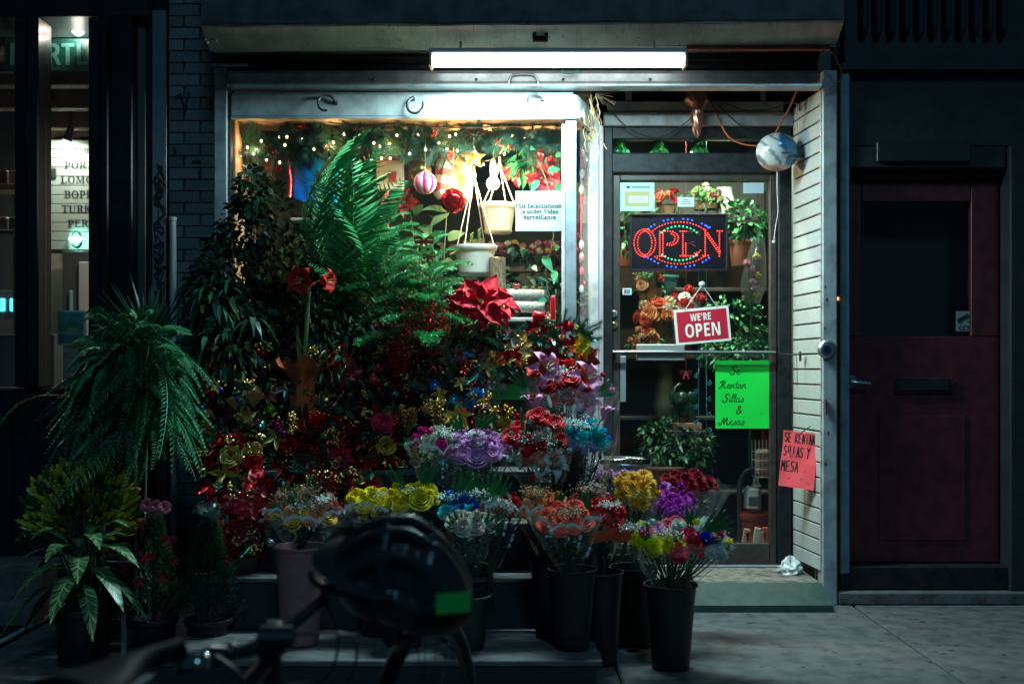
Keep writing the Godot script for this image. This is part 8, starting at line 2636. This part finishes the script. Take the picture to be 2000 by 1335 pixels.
func bouquets() -> void:
	var black := Color(0.008, 0.0095, 0.0095)
	bucket("dusty pink plastic flower bucket behind the bicycle helmet", 586, 0.1, 1.2, 0.098, 0.375, Color(0.3, 0.13, 0.13), 0.5)
	bucket("black bucket below the orange red rose bouquet", 1118, 0.1, 1.26, 0.09, 0.3, black)
	bucket("nearest black bucket with the bright mixed bouquet", 1310, 0.0, 1.17, 0.1, 0.325, black)
	bucket("black bucket just behind the nearest one, under gold chrysanthemums", 1238, 0.0, 0.82, 0.1, 0.33, black)
	bucket("black bucket closest to the door step", 1200, 0.0, 0.42, 0.1, 0.33, black)
	bucket("dark green bucket partly hidden by the helmet's green strip", 912, 0.1, 1.25, 0.092, 0.2, Color(0.012, 0.03, 0.024))
	bucket("dark bucket standing behind the bicycle helmet", 790, 0.1, 1.22, 0.09, 0.26, Color(0.014, 0.018, 0.02))
	var wht := Color(0.56, 0.54, 0.46)
	var yel := Color(0.6, 0.42, 0.01)
	var lav := Color(0.4, 0.18, 0.36)
	var rd := Color(0.42, 0.012, 0.018)
	var org := Color(0.52, 0.16, 0.06)
	var crl := Color(0.55, 0.1, 0.06)
	var blu := Color(0.012, 0.18, 0.44)
	var tur := Color(0.02, 0.4, 0.42)
	var lil := Color(0.5, 0.24, 0.36)
	# pink bucket
	bouquet("bouquet of peach, yellow and cream flowers in the pink bucket", 1.2, Vector2(586, 1075), ring("rose", 585, 1000, 62, 18, 9, 0.03, [Color(0.58, 0.34, 0.08), Color(0.5, 0.2, 0.12)]) + ring("carn", 640, 985, 32, 18, 5, 0.026, [Color(0.5, 0.26, 0.22)]) + [["carn", 540, 985, 0.026, Color(0.45, 0.16, 0.08)]], 2, [[590, 985, 0.07], [630, 975, 0.05], [555, 965, 0.05, Color(0.36, 0.2, 0.12)], [600, 958, 0.07, Color(0.4, 0.2, 0.13)]], [[575, 990, 0.1, 3, -0.2], [610, 975, 0.1, 3, 0.2], [545, 1005, 0.08, 2, -0.4]], 185.0)
	# yellow roses
	bouquet("left yellow rose bouquet with a scalloped wrapper edge", 1.0, Vector2(735, 1090), ring("rose", 722, 972, 34, 16, 7, 0.031, [yel]) + [["carn", 700, 998, 0.024, PINK], ["carn", 725, 1002, 0.024, Color(0.4, 0.02, 0.06)]], 2, [[740, 965, 0.05, Color(0.5, 0.42, 0.2)]], [], 100.0)
	bouquet("right yellow rose bouquet above the helmet", 1.02, Vector2(812, 1090), [["rose", 822, 975, 0.04, yel, 0.05], ["rose", 790, 968, 0.034, yel], ["rose", 835, 955, 0.032, yel], ["rose", 780, 985, 0.03, yel, 0.04], ["rose", 805, 955, 0.03, yel, -0.04], ["rose", 845, 970, 0.03, yel], ["rose", 765, 968, 0.03, yel]], 1, [[800, 958, 0.05, Color(0.5, 0.5, 0.3)]], [[790, 955, 0.12, 3, -0.5], [830, 950, 0.12, 4, 0.2]])
	# blue and white
	bouquet("small bouquet of turquoise and blue roses beside yellow ones", 1.05, Vector2(880, 1110), [["rose", 872, 998, 0.03, tur, 0.05], ["carn", 892, 978, 0.03, blu, 0.0], ["carn", 880, 968, 0.026, blu, -0.03], ["rose", 898, 992, 0.026, blu, 0.03], ["carn", 925, 990, 0.024, Color(0.01, 0.06, 0.35), 0.0]], 1, [[872, 970, 0.05], [905, 965, 0.04]], [[895, 970, 0.1, 4, 0.3], [915, 960, 0.1, 4, 0.1]])
	bouquet("white rose bouquet with striped palm leaves above the green bucket", 1.25, Vector2(918, 1140), ring("rose", 915, 1020, 40, 14, 9, 0.028, [wht, Color(0.56, 0.46, 0.38)]) + [["carn", 955, 1012, 0.024, Color(0.45, 0.4, 0.36)]], 1, [[925, 1025, 0.05]], [[905, 1040, 0.1, 4, -0.5], [925, 1045, 0.1, 4, 0.3], [950, 1040, 0.1, 4, 0.6]])
	bouquet("white and red rose bouquet between the white palm leaf bouquet and the orange roses", 1.05, Vector2(960, 1115), [["rose", 965, 975, 0.028, wht], ["rose", 1003, 990, 0.034, rd, 0.03], ["carn", 945, 972, 0.026, Color(0.4, 0.46, 0.42)], ["rose", 985, 975, 0.028, Color(0.45, 0.48, 0.44)], ["rose", 1000, 972, 0.026, rd, -0.03]], 2, [[975, 985, 0.06], [935, 962, 0.05]], [[955, 975, 0.12, 5, 0.0], [975, 972, 0.1, 4, 0.3]], 110.0)
	# orange-red roses
	bouquet("large bouquet of orange red roses with a scalloped wrapper edge", 1.25, Vector2(1115, 1125), ring("rose", 1105, 1012, 46, 26, 11, 0.03, [crl, Color(0.5, 0.06, 0.04)]) + [], 2, [[1095, 1005, 0.07, Color(0.4, 0.26, 0.12)], [1120, 998, 0.05, Color(0.42, 0.3, 0.16)]], [], 150.0)
	bouquet("orange rose bouquet behind the orange red one", 1.08, Vector2(1080, 1110), [["rose", 1030, 998, 0.028, org, 0.03], ["rose", 1055, 985, 0.03, org], ["rose", 1075, 978, 0.03, Color(0.55, 0.2, 0.08)], ["rose", 1045, 1008, 0.026, org, 0.04], ["rose", 1090, 972, 0.028, org]], 2, [[1045, 960, 0.07, Color(0.36, 0.2, 0.08)], [1030, 985, 0.04, Color(0.4, 0.22, 0.1)]], [[1090, 985, 0.07, 3, 0.3]], 130.0)
	bouquet("coral and pink rose bouquet next to the red roses", 1.02, Vector2(1150, 1110), [["rose", 1130, 975, 0.03, Color(0.55, 0.14, 0.1)], ["rose", 1160, 978, 0.028, Color(0.55, 0.12, 0.09)], ["rose", 1185, 985, 0.028, Color(0.5, 0.1, 0.07)], ["carn", 1150, 962, 0.026, Color(0.5, 0.3, 0.26)], ["rose", 1175, 968, 0.026, Color(0.5, 0.2, 0.2)]], 1, [[1155, 952, 0.07, Color(0.45, 0.3, 0.26)]], [[1145, 985, 0.12, 3, -0.1]])
	var rr5 := bouquet("dark red rose bouquet tied with a wide orange ribbon", 1.12, Vector2(1175, 1120), [["rose", 1170, 1005, 0.034, rd, 0.04], ["rose", 1198, 1012, 0.034, rd, 0.04], ["rose", 1180, 988, 0.032, rd], ["rose", 1205, 995, 0.03, Color(0.36, 0.01, 0.02)], ["rose", 1160, 988, 0.028, rd]], 1, [[1190, 985, 0.05]], [[1150, 1000, 0.08, 3, -0.3]])
	var m := mb(Color(0.5, 0.07, 0.02))
	ribbon(m, smooth([at(1150, 1052, 1.22), at(1175, 1046, 1.23), at(1205, 1042, 1.22), at(1228, 1048, 1.2)].map(func(p): return p - rr5.position)), 0.045, Vector3(0.1, 1, 0.1).normalized())
	ribbon(m, smooth([at(1200, 1042, 1.23), at(1215, 1052, 1.25), at(1235, 1044, 1.24)].map(func(p): return p - rr5.position)), 0.04, Vector3(0.4, 1, 0.1).normalized())
	part(rr5, "orange_ribbon", m.mesh(), mat("satin", Color(1, 1, 1), 0.4))
	# lavender roses and white-pink
	bouquet("bouquet of lavender roses on the middle of the stand", 0.85, Vector2(935, 1010), [["rose", 903, 888, 0.036, lav, 0.06], ["rose", 931, 892, 0.04, lav, 0.07], ["rose", 962, 884, 0.034, lav, 0.06], ["rose", 985, 875, 0.03, lav, 0.02], ["rose", 945, 866, 0.032, lav, 0.02], ["rose", 915, 860, 0.032, lav, 0.0], ["rose", 965, 855, 0.03, lav, -0.02], ["rose", 893, 868, 0.03, lav, 0.0], ["rose", 930, 848, 0.03, lav, -0.04], ["rose", 898, 850, 0.028, lav, -0.04], ["rose", 980, 862, 0.028, lav, -0.01]], 1, [[930, 848, 0.05], [935, 868, 0.045]], [[900, 845, 0.1, 3, -0.3], [935, 840, 0.1, 4, 0.5]])
	bouquet("white and magenta carnation bouquet with a scalloped edge", 0.88, Vector2(860, 1010), [["carn", 838, 862, 0.042, wht, 0.05], ["carn", 868, 852, 0.034, Color(0.55, 0.52, 0.42), 0.0], ["carn", 812, 862, 0.026, PINK, 0.04], ["carn", 830, 845, 0.028, PINK, 0.0], ["carn", 862, 868, 0.028, PINK, 0.06], ["carn", 880, 862, 0.03, wht, 0.02], ["carn", 850, 842, 0.028, wht, -0.02], ["carn", 872, 885, 0.026, Color(0.35, 0.06, 0.14), 0.04]], 2, [[865, 845, 0.06]], [[812, 870, 0.07, 3, -1.2]], 120.0)
	# lilies and roses
	bouquet("tall bouquet of pink lilies and red roses by the corner post", 0.72, Vector2(1110, 930), [["lily", 1070, 718, 0.085, lil, 0.05], ["lily", 1150, 735, 0.085, lil, 0.05], ["lily", 1148, 780, 0.075, lil, 0.06], ["bud", 1045, 780, 0.06, lil, 0.03], ["rose", 1115, 741, 0.045, rd, 0.06], ["rose", 1135, 752, 0.036, rd, 0.06], ["rose", 1072, 752, 0.036, rd, 0.06], ["rose", 1047, 722, 0.034, Color(0.5, 0.04, 0.03), 0.04], ["carn", 1112, 715, 0.036, Color(0.5, 0.05, 0.03), 0.0], ["carn", 1085, 712, 0.03, Color(0.52, 0.08, 0.05), -0.02], ["rose", 1100, 772, 0.036, Color(0.3, 0.012, 0.012), 0.05], ["carn", 1112, 784, 0.03, rd, 0.06], ["bud", 1182, 800, 0.05, lil, 0.04]], 1, [[1090, 742, 0.06], [1105, 725, 0.06], [1085, 765, 0.05]], [[1030, 760, 0.1, 4, -0.6], [1165, 775, 0.1, 4, 1.0]], 190.0)
	bouquet("red rose bouquet with white lilies on the lower right step", 0.9, Vector2(1070, 1000), [["rose", 1050, 812, 0.04, rd, 0.03], ["rose", 1082, 825, 0.036, rd, 0.03], ["rose", 1000, 850, 0.036, rd, 0.04], ["rose", 1012, 833, 0.03, rd, 0.0], ["rose", 1042, 878, 0.042, Color(0.34, 0.008, 0.012), 0.07], ["rose", 1095, 860, 0.03, rd, 0.02], ["carn", 1054, 858, 0.026, wht, 0.05], ["lily", 1085, 905, 0.07, Color(0.4, 0.46, 0.46), 0.06], ["lily", 1060, 915, 0.06, Color(0.36, 0.42, 0.42), 0.06], ["bud", 1008, 890, 0.06, Color(0.36, 0.4, 0.38), 0.05]], 1, [[1030, 855, 0.075], [1070, 865, 0.07], [1082, 880, 0.05]], [[1027, 860, 0.14, 2, 0.0], [1083, 880, 0.09, 2, 0.1]], 150.0)
	bouquet("bright blue and turquoise carnation bouquet in clear film near the door", 0.86, Vector2(1135, 1000), [["carn", 1118, 850, 0.036, blu, 0.02], ["carn", 1140, 858, 0.042, tur, 0.06], ["carn", 1168, 850, 0.038, tur, 0.05], ["carn", 1178, 868, 0.034, tur, 0.06], ["carn", 1150, 832, 0.036, blu, 0.0], ["carn", 1130, 835, 0.034, blu, -0.02], ["carn", 1160, 872, 0.034, Color(0.01, 0.22, 0.4), 0.05], ["carn", 1122, 868, 0.03, blu, 0.05]], 1, [[1115, 825, 0.085], [1140, 830, 0.06]], [], 130.0)
	var fw := thing("film_sleeve", "tall empty looking clear film sleeve curving beside the door", "wrapper", at(1165, 1000, 0.8))
	m = mb()
	var g := PackedVector3Array()
	for j in 8:
		var t := j / 7.0
		for i in 13:
			var a := -0.6 + 2.6 * i / 12.0
			g.append(Vector3(lerpf(0.0, 0.02, t) + cos(a) * lerpf(0.01, 0.075, sin(t * 2.0)), t * 0.52, sin(a) * lerpf(0.01, 0.06, t)) + Vector3(0.006 * sin(i * 2.0 + j), 0.008 * sin(i * 1.7), 0))
	m.grid(g, 13, 8)
	part(fw, "film", m.mesh(), clear("cello", Color(0.55, 0.6, 0.62), 0.035, 0.1))
	m = mb(Color(0.5, 0.36, 0.03))
	m.blade(Vector3(0.0, 0.02, 0.03), Vector3(0.25, 1, 0.1), Vector3.BACK, 0.16, 0.02, 0.0, 0.2, 4)
	part(fw, "yellow_tag", m.mesh(), mat("paper", Color(1, 1, 1), 0.7))
	# right hand side
	bouquet("golden orange chrysanthemum bunch above the black buckets", 0.86, Vector2(1240, 1090), ring("daisy", 1245, 955, 36, 30, 13, 0.038, [Color(0.58, 0.26, 0.03), Color(0.6, 0.32, 0.05)], 0.06), 1, [], [[1212, 985, 0.08, 3, -0.9]])
	bouquet("purple chrysanthemum bunch in clear film", 0.8, Vector2(1310, 1090), ring("daisy", 1318, 985, 34, 22, 10, 0.032, [Color(0.24, 0.015, 0.22), Color(0.3, 0.03, 0.27)], 0.05) + [["daisy", 1300, 950, 0.026, Color(0.32, 0.16, 0.34), 0.0]], 1, [], [])
	bouquet("dark burgundy chrysanthemum bunch behind the purple one", 0.62, Vector2(1345, 1080), ring("mum", 1340, 948, 46, 24, 14, 0.034, [Color(0.16, 0.008, 0.016), Color(0.2, 0.012, 0.02)], 0.05), 1, [], [], 165.0)
	bouquet("bright mixed bouquet of yellow, white, pink and blue flowers in the nearest bucket", 1.18, Vector2(1310, 1165), ring("mum", 1290, 1060, 46, 16, 9, 0.032, [Color(0.58, 0.5, 0.01)], 0.04) + ring("mum", 1395, 1072, 26, 20, 6, 0.03, [Color(0.58, 0.62, 0.6)], 0.03) + ring("mum", 1352, 1026, 34, 10, 6, 0.028, [Color(0.56, 0.6, 0.56)], -0.04) + [["mum", 1243, 1052, 0.034, Color(0.6, 0.5, 0.01), 0.03], ["rose", 1326, 1078, 0.034, rd, 0.07], ["rose", 1362, 1062, 0.032, Color(0.38, 0.014, 0.02), 0.05], ["rose", 1350, 1042, 0.03, Color(0.42, 0.02, 0.06), 0.03], ["carn", 1380, 1052, 0.03, Color(0.02, 0.02, 0.36), 0.04], ["daisy", 1285, 1032, 0.034, Color(0.46, 0.24, 0.34), 0.0], ["daisy", 1265, 1036, 0.028, Color(0.44, 0.08, 0.16), 0.02], ["rose", 1305, 1025, 0.028, Color(0.5, 0.1, 0.12), -0.02], ["carn", 1255, 1028, 0.028, Color(0.5, 0.5, 0.2), -0.02], ["rose", 1322, 1018, 0.026, Color(0.45, 0.04, 0.04), -0.05], ["carn", 1400, 1048, 0.028, Color(0.5, 0.38, 0.36), 0.0]], 1, [[1310, 1042, 0.07, Color(0.6, 0.52, 0.48)], [1235, 1030, 0.06, Color(0.5, 0.45, 0.42)], [1400, 1045, 0.05, Color(0.6, 0.5, 0.5)]], [[1265, 1060, 0.09, 3, -0.3], [1300, 1075, 0.08, 4, 0.4], [1380, 1040, 0.12, 5, 0.9], [1350, 1030, 0.1, 3, 0.1]], 215.0)
	# plain boxed flowers behind
	var bf := thing("sleeved_pink_flowers", "pink flowers in a printed clear sleeve lying behind the gold chrysanthemums", "flowers", on(1210, 0.51, 0.55))
	for k in 14:
		part(bf, "bloom", pompon(Color(0.42, 0.2, 0.34), 60, 0.5, 0.3, 0.4, k % 2), petal_m(), facing(Vector3(rr(-0.4, 0.4), 1, 0.8), Vector3(-0.1 + k * 0.015, 0.17 + rr(-0.01, 0.015), rr(-0.02, 0.04)), 0.024))
	m = mb()
	m.x = Transform3D(Basis(Vector3.BACK, PI / 2), Vector3(0.14, 0.2, 0.0))
	m.lathe(Vector3.ZERO, [[0.03, 0.0], [0.055, 0.04], [0.06, 0.14], [0.055, 0.24], [0.03, 0.28]], 16)
	part(bf, "sleeve", m.mesh(), clear("cello", Color(0.55, 0.6, 0.62), 0.035, 0.1))
	m = mb(Color(0.015, 0.014, 0.02))
	m.box(Vector3(0.02, 0.235, 0.045), Vector3(0.22, 0.022, 0.003), 0.001)
	m.box(Vector3(0.0, 0.155, 0.062), Vector3(0.22, 0.02, 0.003), 0.001)
	m.col = Color(0.5, 0.36, 0.04)
	for k in 6:
		m.box(Vector3(-0.02 + k * 0.022, 0.236, 0.0475), Vector3(0.012, 0.009, 0.001), 0.0)
	part(bf, "printed_band", m.mesh(), mat("ink", Color(1, 1, 1), 0.6))
	m = mb(Color(0.04, 0.1, 0.04))
	m.rod(Vector3(-0.1, 0.16, 0), Vector3(-0.02, -0.2, 0.05), 0.01, 6)
	m.rod(Vector3(0.1, 0.16, 0), Vector3(0.0, -0.2, 0.05), 0.01, 6)
	part(bf, "stems", m.mesh(), mat("stem_green", Color(1, 1, 1), 0.6))
	# tall dark vases holding the bouquets on the steps
	for q in [["black vase under the lavender roses", 930, 0.31, 0.9, 0.09, 0.3], ["black vase under the white and magenta carnations", 858, 0.31, 0.9, 0.08, 0.3], ["black vase under the red roses and white lilies", 1068, 0.31, 0.9, 0.09, 0.32], ["black vase under the pink lilies", 1108, 0.51, 0.74, 0.08, 0.34], ["black vase under the blue carnations", 1140, 0.0, 0.8, 0.1, 0.5], ["black vase beside the blue and turquoise roses", 880, 0.1, 1.06, 0.08, 0.32], ["black vase under the left yellow roses", 735, 0.1, 1.04, 0.08, 0.32], ["black vase behind the orange red roses", 1075, 0.1, 1.08, 0.08, 0.3], ["black vase under the red roses with the ribbon", 1172, 0.0, 1.1, 0.09, 0.36]]:
		bucket(q[0], q[1], q[2], q[3], q[4], q[5], black)

# ---------------------------------------------------------------- the bicycle close to the camera, out of focus
func bicycle() -> void:
	var b := thing("bicycle", "dark bicycle standing out of focus in front of the flowers", "bicycle", Vector3(-0.45, 0.0, 3.6))
	var o := b.position
	var frame := mat("bike_black", Color(0.012, 0.014, 0.016), 0.3, 0.3)
	var rubber := mat("rubber_black", Color(0.008, 0.008, 0.008), 0.85)
	var alu := mat("bike_alloy", Color(0.035, 0.04, 0.045), 0.35, 0.6)
	var head := at(520, 1262, 3.42) - o
	var stem := at(545, 1238, 3.44) - o
	var fax := Vector3(-0.19, 0.0, 3.05) - o + Vector3(0, 0.31, 0)
	var bb := Vector3(-0.5, 0.29, 3.75) - o
	var seat := Vector3(-0.56, 0.66, 4.02) - o
	var rax := Vector3(-0.62, 0.31, 4.2) - o
	var m := mb()
	m.tube(PackedVector3Array([head + Vector3(0, 0.02, 0), head + Vector3(0.015, -0.12, -0.02)]), 0.022, 0.022, 12)
	m.tube(PackedVector3Array([head + Vector3(0, -0.03, 0), seat + Vector3(0.02, -0.16, -0.06)]), 0.018, 0.018, 10)
	m.tube(PackedVector3Array([head + Vector3(0.01, -0.1, 0), bb]), 0.02, 0.02, 10)
	m.tube(PackedVector3Array([seat + Vector3(0, -0.05, 0), bb]), 0.017, 0.017, 10)
	for s in [-0.05, 0.05]:
		m.tube(PackedVector3Array([seat + Vector3(s, -0.16, -0.04), rax + Vector3(s, 0, 0)]), 0.009, 0.009, 8)
		m.tube(PackedVector3Array([bb + Vector3(s, 0, 0), rax + Vector3(s, 0, 0)]), 0.01, 0.01, 8)
	part(b, "frame", m.mesh(), frame)
	m = mb()
	for s in [-0.05, 0.05]:
		m.tube(smooth([head + Vector3(0.015 + s, -0.12, -0.02), head.lerp(fax, 0.6) + Vector3(s, 0, 0.0), fax + Vector3(s, 0, 0)]), 0.014, 0.009, 8)
	m.rod(head + Vector3(0.015 - 0.055, -0.12, -0.02), head + Vector3(0.015 + 0.055, -0.12, -0.02), 0.015, 8)
	part(b, "fork", m.mesh(), frame)
	# handlebar: right grip far end carries the helmet
	m = mb()
	var bar := smooth([at(770, 1075, 3.3) - o, at(700, 1118, 3.34) - o, at(620, 1180, 3.38) - o, stem, at(500, 1262, 3.46) - o, at(430, 1282, 3.5) - o, at(340, 1300, 3.54) - o])
	m.tube(bar, 0.0125, 0.0125, 12)
	part(b, "handlebar", m.mesh(), alu)
	m = mb()
	m.tube(PackedVector3Array([bar[0], bar[9]]), 0.018, 0.017, 12)
	part(b, "grip", m.mesh(), rubber)
	m = mb()
	m.tube(PackedVector3Array([bar[-1], bar[-8]]), 0.018, 0.017, 12)
	part(b, "grip", m.mesh(), rubber)
	m = mb()
	m.box((stem + head) / 2, Vector3(0.05, 0.07, 0.06), 0.015)
	m.rod(stem + Vector3(-0.03, 0.0, 0.02), stem + Vector3(0.03, 0.0, 0.02), 0.02, 10)
	part(b, "stem_clamp", m.mesh(), alu)
	# brake levers, bell, cables
	for q in [[at(640, 1150, 3.4), at(612, 1135, 3.43), at(606, 1120, 3.45)], [at(450, 1272, 3.55), at(410, 1268, 3.6), at(385, 1285, 3.62)]]:
		m = mb()
		m.tube(smooth(q.map(func(p): return p - o)), 0.008, 0.006, 8)
		m.ball(q[0] - o, 0.016, 10, 8)
		part(b, "brake_lever", m.mesh(), alu)
	m = mb()
	m.lathe(at(385, 1290, 3.62) - o, [[0.022, -0.008], [0.023, 0.0], [0.018, 0.012], [0.0, 0.017]], 16)
	part(b, "bell", m.mesh(), mat("chrome", Color(0.5, 0.52, 0.53), 0.12, 1.0))
	m = mb(Color(0.012, 0.012, 0.012))
	m.tube(smooth([at(625, 1160, 3.42) - o, at(660, 1235, 3.4) - o, at(640, 1320, 3.35) - o, at(560, 1340, 3.35) - o, head + Vector3(0, -0.1, 0.03)]), 0.003, 0.003, 6)
	m.tube(smooth([at(560, 1240, 3.45) - o, at(690, 1245, 3.4) - o, at(670, 1345, 3.3) - o, head + Vector3(0.03, -0.12, 0.0)]), 0.003, 0.003, 6)
	m.tube(smooth([at(420, 1280, 3.6) - o, at(470, 1320, 3.6) - o, head + Vector3(-0.02, -0.1, 0.04)]), 0.003, 0.003, 6)
	part(b, "cable", m.mesh(), mat("cable_black", Color(1, 1, 1), 0.5))
	m = mb(Color(0.4, 0.16, 0.02))
	m.box(at(648, 1105, 3.33) - o, Vector3(0.03, 0.012, 0.012), 0.004)
	part(b, "reflector", m.mesh(), mat("amber", Color(1, 1, 1), 0.2))
	# saddle
	m = mb()
	var g := PackedVector3Array()
	var nose := at(352, 1262, 3.86) - o
	var tail := at(120, 1345, 4.08) - o
	var ax := tail - nose
	var side := ax.cross(Vector3.UP).normalized()
	for j in 11:
		var t := j / 10.0
		var w := lerpf(0.014, 0.06, smoothstep(0.25, 0.9, t)) * (1.0 if t < 0.95 else 0.85)
		for i in 13:
			var a := PI * i / 12.0
			g.append(nose + ax * t + side * cos(a) * w + Vector3(0, sin(a) * 0.028 - 0.014 + 0.012 * t * t - 0.01 * sin(a) * smoothstep(0.4, 0.9, t), 0))
	m.grid(g, 13, 11)
	for e in [0, 10]:
		for i in 12:
			m.tri_out(nose + ax * (e / 10.0) + Vector3(0, -0.014, 0), g[e * 13 + i], g[e * 13 + i + 1], (nose + tail) / 2)
	var vn := mat("vinyl", Color(0.008, 0.009, 0.011), 0.55)
	vn.metallic_specular = 0.1
	part(b, "saddle", m.mesh(), vn)
	m = mb()
	m.rod(seat + Vector3(0, -0.1, 0), nose.lerp(tail, 0.55) + Vector3(0, -0.02, 0), 0.014, 10)
	part(b, "seat_post", m.mesh(), alu)
	# wheels
	for q in [[fax, Vector3(0.32, 0, -1).normalized()], [rax, Vector3(0.15, 0, -1).normalized()]]:
		var fwd: Vector3 = q[1]
		var rim := PackedVector3Array()
		var tyre := PackedVector3Array()
		for k in 41:
			var a := TAU * k / 40.0
			tyre.append(q[0] + (fwd * cos(a) + Vector3.UP * sin(a)) * 0.292)
			rim.append(q[0] + (fwd * cos(a) + Vector3.UP * sin(a)) * 0.27)
		m = mb()
		m.tube(tyre, 0.018, 0.018, 10)
		var w := part(b, "wheel", m.mesh(), rubber)
		m = mb()
		m.tube(rim, 0.008, 0.008, 6)
		m.rod(q[0] - fwd.cross(Vector3.UP) * 0.05, q[0] + fwd.cross(Vector3.UP) * 0.05, 0.015, 8)
		for k in 24:
			m.rod(q[0], rim[int(k * 40 / 24.0)], 0.0012, 3)
		part(w, "rim", m.mesh(), alu)
	# crank, kickstand
	m = mb()
	m.rod(bb - Vector3(0.07, 0, 0), bb + Vector3(0.07, 0, 0), 0.02, 10)
	m.rod(bb + Vector3(0.07, 0, 0), bb + Vector3(0.08, -0.1, 0.12), 0.01, 6)
	m.rod(bb - Vector3(0.07, 0, 0), bb + Vector3(-0.08, 0.1, -0.12), 0.01, 6)
	m.box(bb + Vector3(0.12, -0.1, 0.12), Vector3(0.09, 0.02, 0.06), 0.004)
	m.box(bb + Vector3(-0.12, 0.1, -0.12), Vector3(0.09, 0.02, 0.06), 0.004)
	part(b, "crank", m.mesh(), alu)
	m = mb()
	m.rod(bb + Vector3(-0.02, 0, 0.05), Vector3(bb.x - 0.16, 0.0, bb.z + 0.12), 0.008, 8)
	part(b, "kickstand", m.mesh(), alu)
	helmet()

func helmet() -> void:
	var h := thing("bicycle_helmet", "black bicycle helmet with a green reflective patch hung on the handlebar", "helmet", at(785, 1118, 3.42))
	# shell: front towards -x, back towards +x and lower; vents are real openings
	var k := 2.08 / LENS
	var pt := func(u: float, v: float, s: float) -> Vector3:
		var a := TAU * u
		var b := v * PI * 0.5
		var lx := 0.132 if cos(a) > 0.0 else 0.128
		var p := Vector3(cos(a) * cos(b) * lx, sin(b) * 0.115, sin(a) * cos(b) * 0.092) * s
		p.y -= 0.045 * maxf(cos(a), 0.0) * cos(b) * 1.3
		p.x += 0.01 * sin(b)
		return p
	# the shell with raised ridges and sunk vents between them
	var m := mb()
	var inner := mb()
	var sg := PackedVector3Array()
	for j in 61:
		for i in 121:
			var v2 := j / 60.0 * 1.35 - 0.35
			var pc: Vector3 = pt.call(i / 120.0, v2, 1.0)
			var lane := absf(fposmod(pc.z / 0.04, 1.0) - 0.5) * 2.0
			var vent := smoothstep(0.25, 0.5, lane) * smoothstep(0.02, 0.14, v2) * smoothstep(-0.125, -0.105, pc.x) * (1.0 - smoothstep(0.03, 0.06, pc.x)) * smoothstep(0.006, 0.014, absf(pc.x + 0.035))
			sg.append(pc * (1.0 + 0.035 * (1.0 - lane) * smoothstep(0.0, 0.2, v2) - 0.2 * vent))
	m.grid(sg, 121, 61)
	var lean := Transform3D(Basis(Vector3.BACK, -0.14) * Basis(Vector3.RIGHT, 0.5), Vector3.ZERO)
	part(h, "shell", m.mesh(), mat("helmet_shell", Color(0.022, 0.025, 0.03), 0.3), lean)
	var g := PackedVector3Array()
	for j in 13:
		for i in 33:
			g.append(pt.call(i / 32.0, j / 12.0 * 1.35 - 0.35, 0.74))
	inner.grid(g, 33, 13)
	part(h, "liner", inner.mesh(), mat("helmet_foam", Color(0.014, 0.015, 0.017), 0.6), lean)
	m = mb()
	var vis := PackedVector3Array()
	for i in 13:
		var a := PI * 0.5 + PI * i / 12.0
		vis.append(Vector3(cos(a) * 0.13, 0.025, sin(a) * 0.092))
		vis.append(Vector3(cos(a) * 0.168, 0.012, sin(a) * 0.1))
	m.grid(vis, 2, 13)
	part(h, "visor", m.mesh(), mats["helmet_shell"], lean)
	# hanging pads, straps and dial, green reflective patch at the back
	m = mb(Color(0.012, 0.42, 0.07))
	var gp := PackedVector3Array()
	for j in 5:
		for i in 7:
			var x := lerpf(852, 919, i / 6.0)
			var y := lerpf(1200, 1160, j / 4.0) - 6.0 * i / 6.0
			gp.append(at(x, y, 3.42 + 0.108 - 0.007 * i) - h.position)
	m.grid(gp, 7, 5)
	part(h, "reflective_patch", m.mesh(), mat("patch", Color(1, 1, 1), 0.5))
	m = mb(Color(0.012, 0.012, 0.013))
	m.ball(Vector3(0.06, -0.06, 0.0), 0.075, 16, 10, Vector3(1.0, 0.75, 0.95))
	part(h, "rear_cradle", m.mesh(), mat("helmet_foam", Color(1, 1, 1), 0.6))
	m = mb(Color(0.01, 0.01, 0.011))
	for s in [-0.07, 0.07]:
		ribbon(m, smooth([Vector3(-0.08, -0.02, s), Vector3(-0.03, -0.09, s * 0.9), Vector3(0.0, -0.13, s * 0.3)]), 0.016, Vector3(1, 0.3, 0.2).normalized())
		ribbon(m, smooth([Vector3(0.09, -0.05, s), Vector3(0.04, -0.1, s * 0.8), Vector3(0.0, -0.13, s * 0.3)]), 0.016, Vector3(1, -0.3, 0.2).normalized())
	part(h, "strap", m.mesh(), mat("webbing", Color(1, 1, 1), 0.8))

func _ready() -> void:
	rng.seed = 20240
	camera_and_light()
	ground()
	shop_building()
	neighbour_left()
	neighbour_right()
	fittings()
	window_contents()
	interior()
	door_signs()
	stands()
	plants()
	arrangements()
	bouquets()
	bicycle()
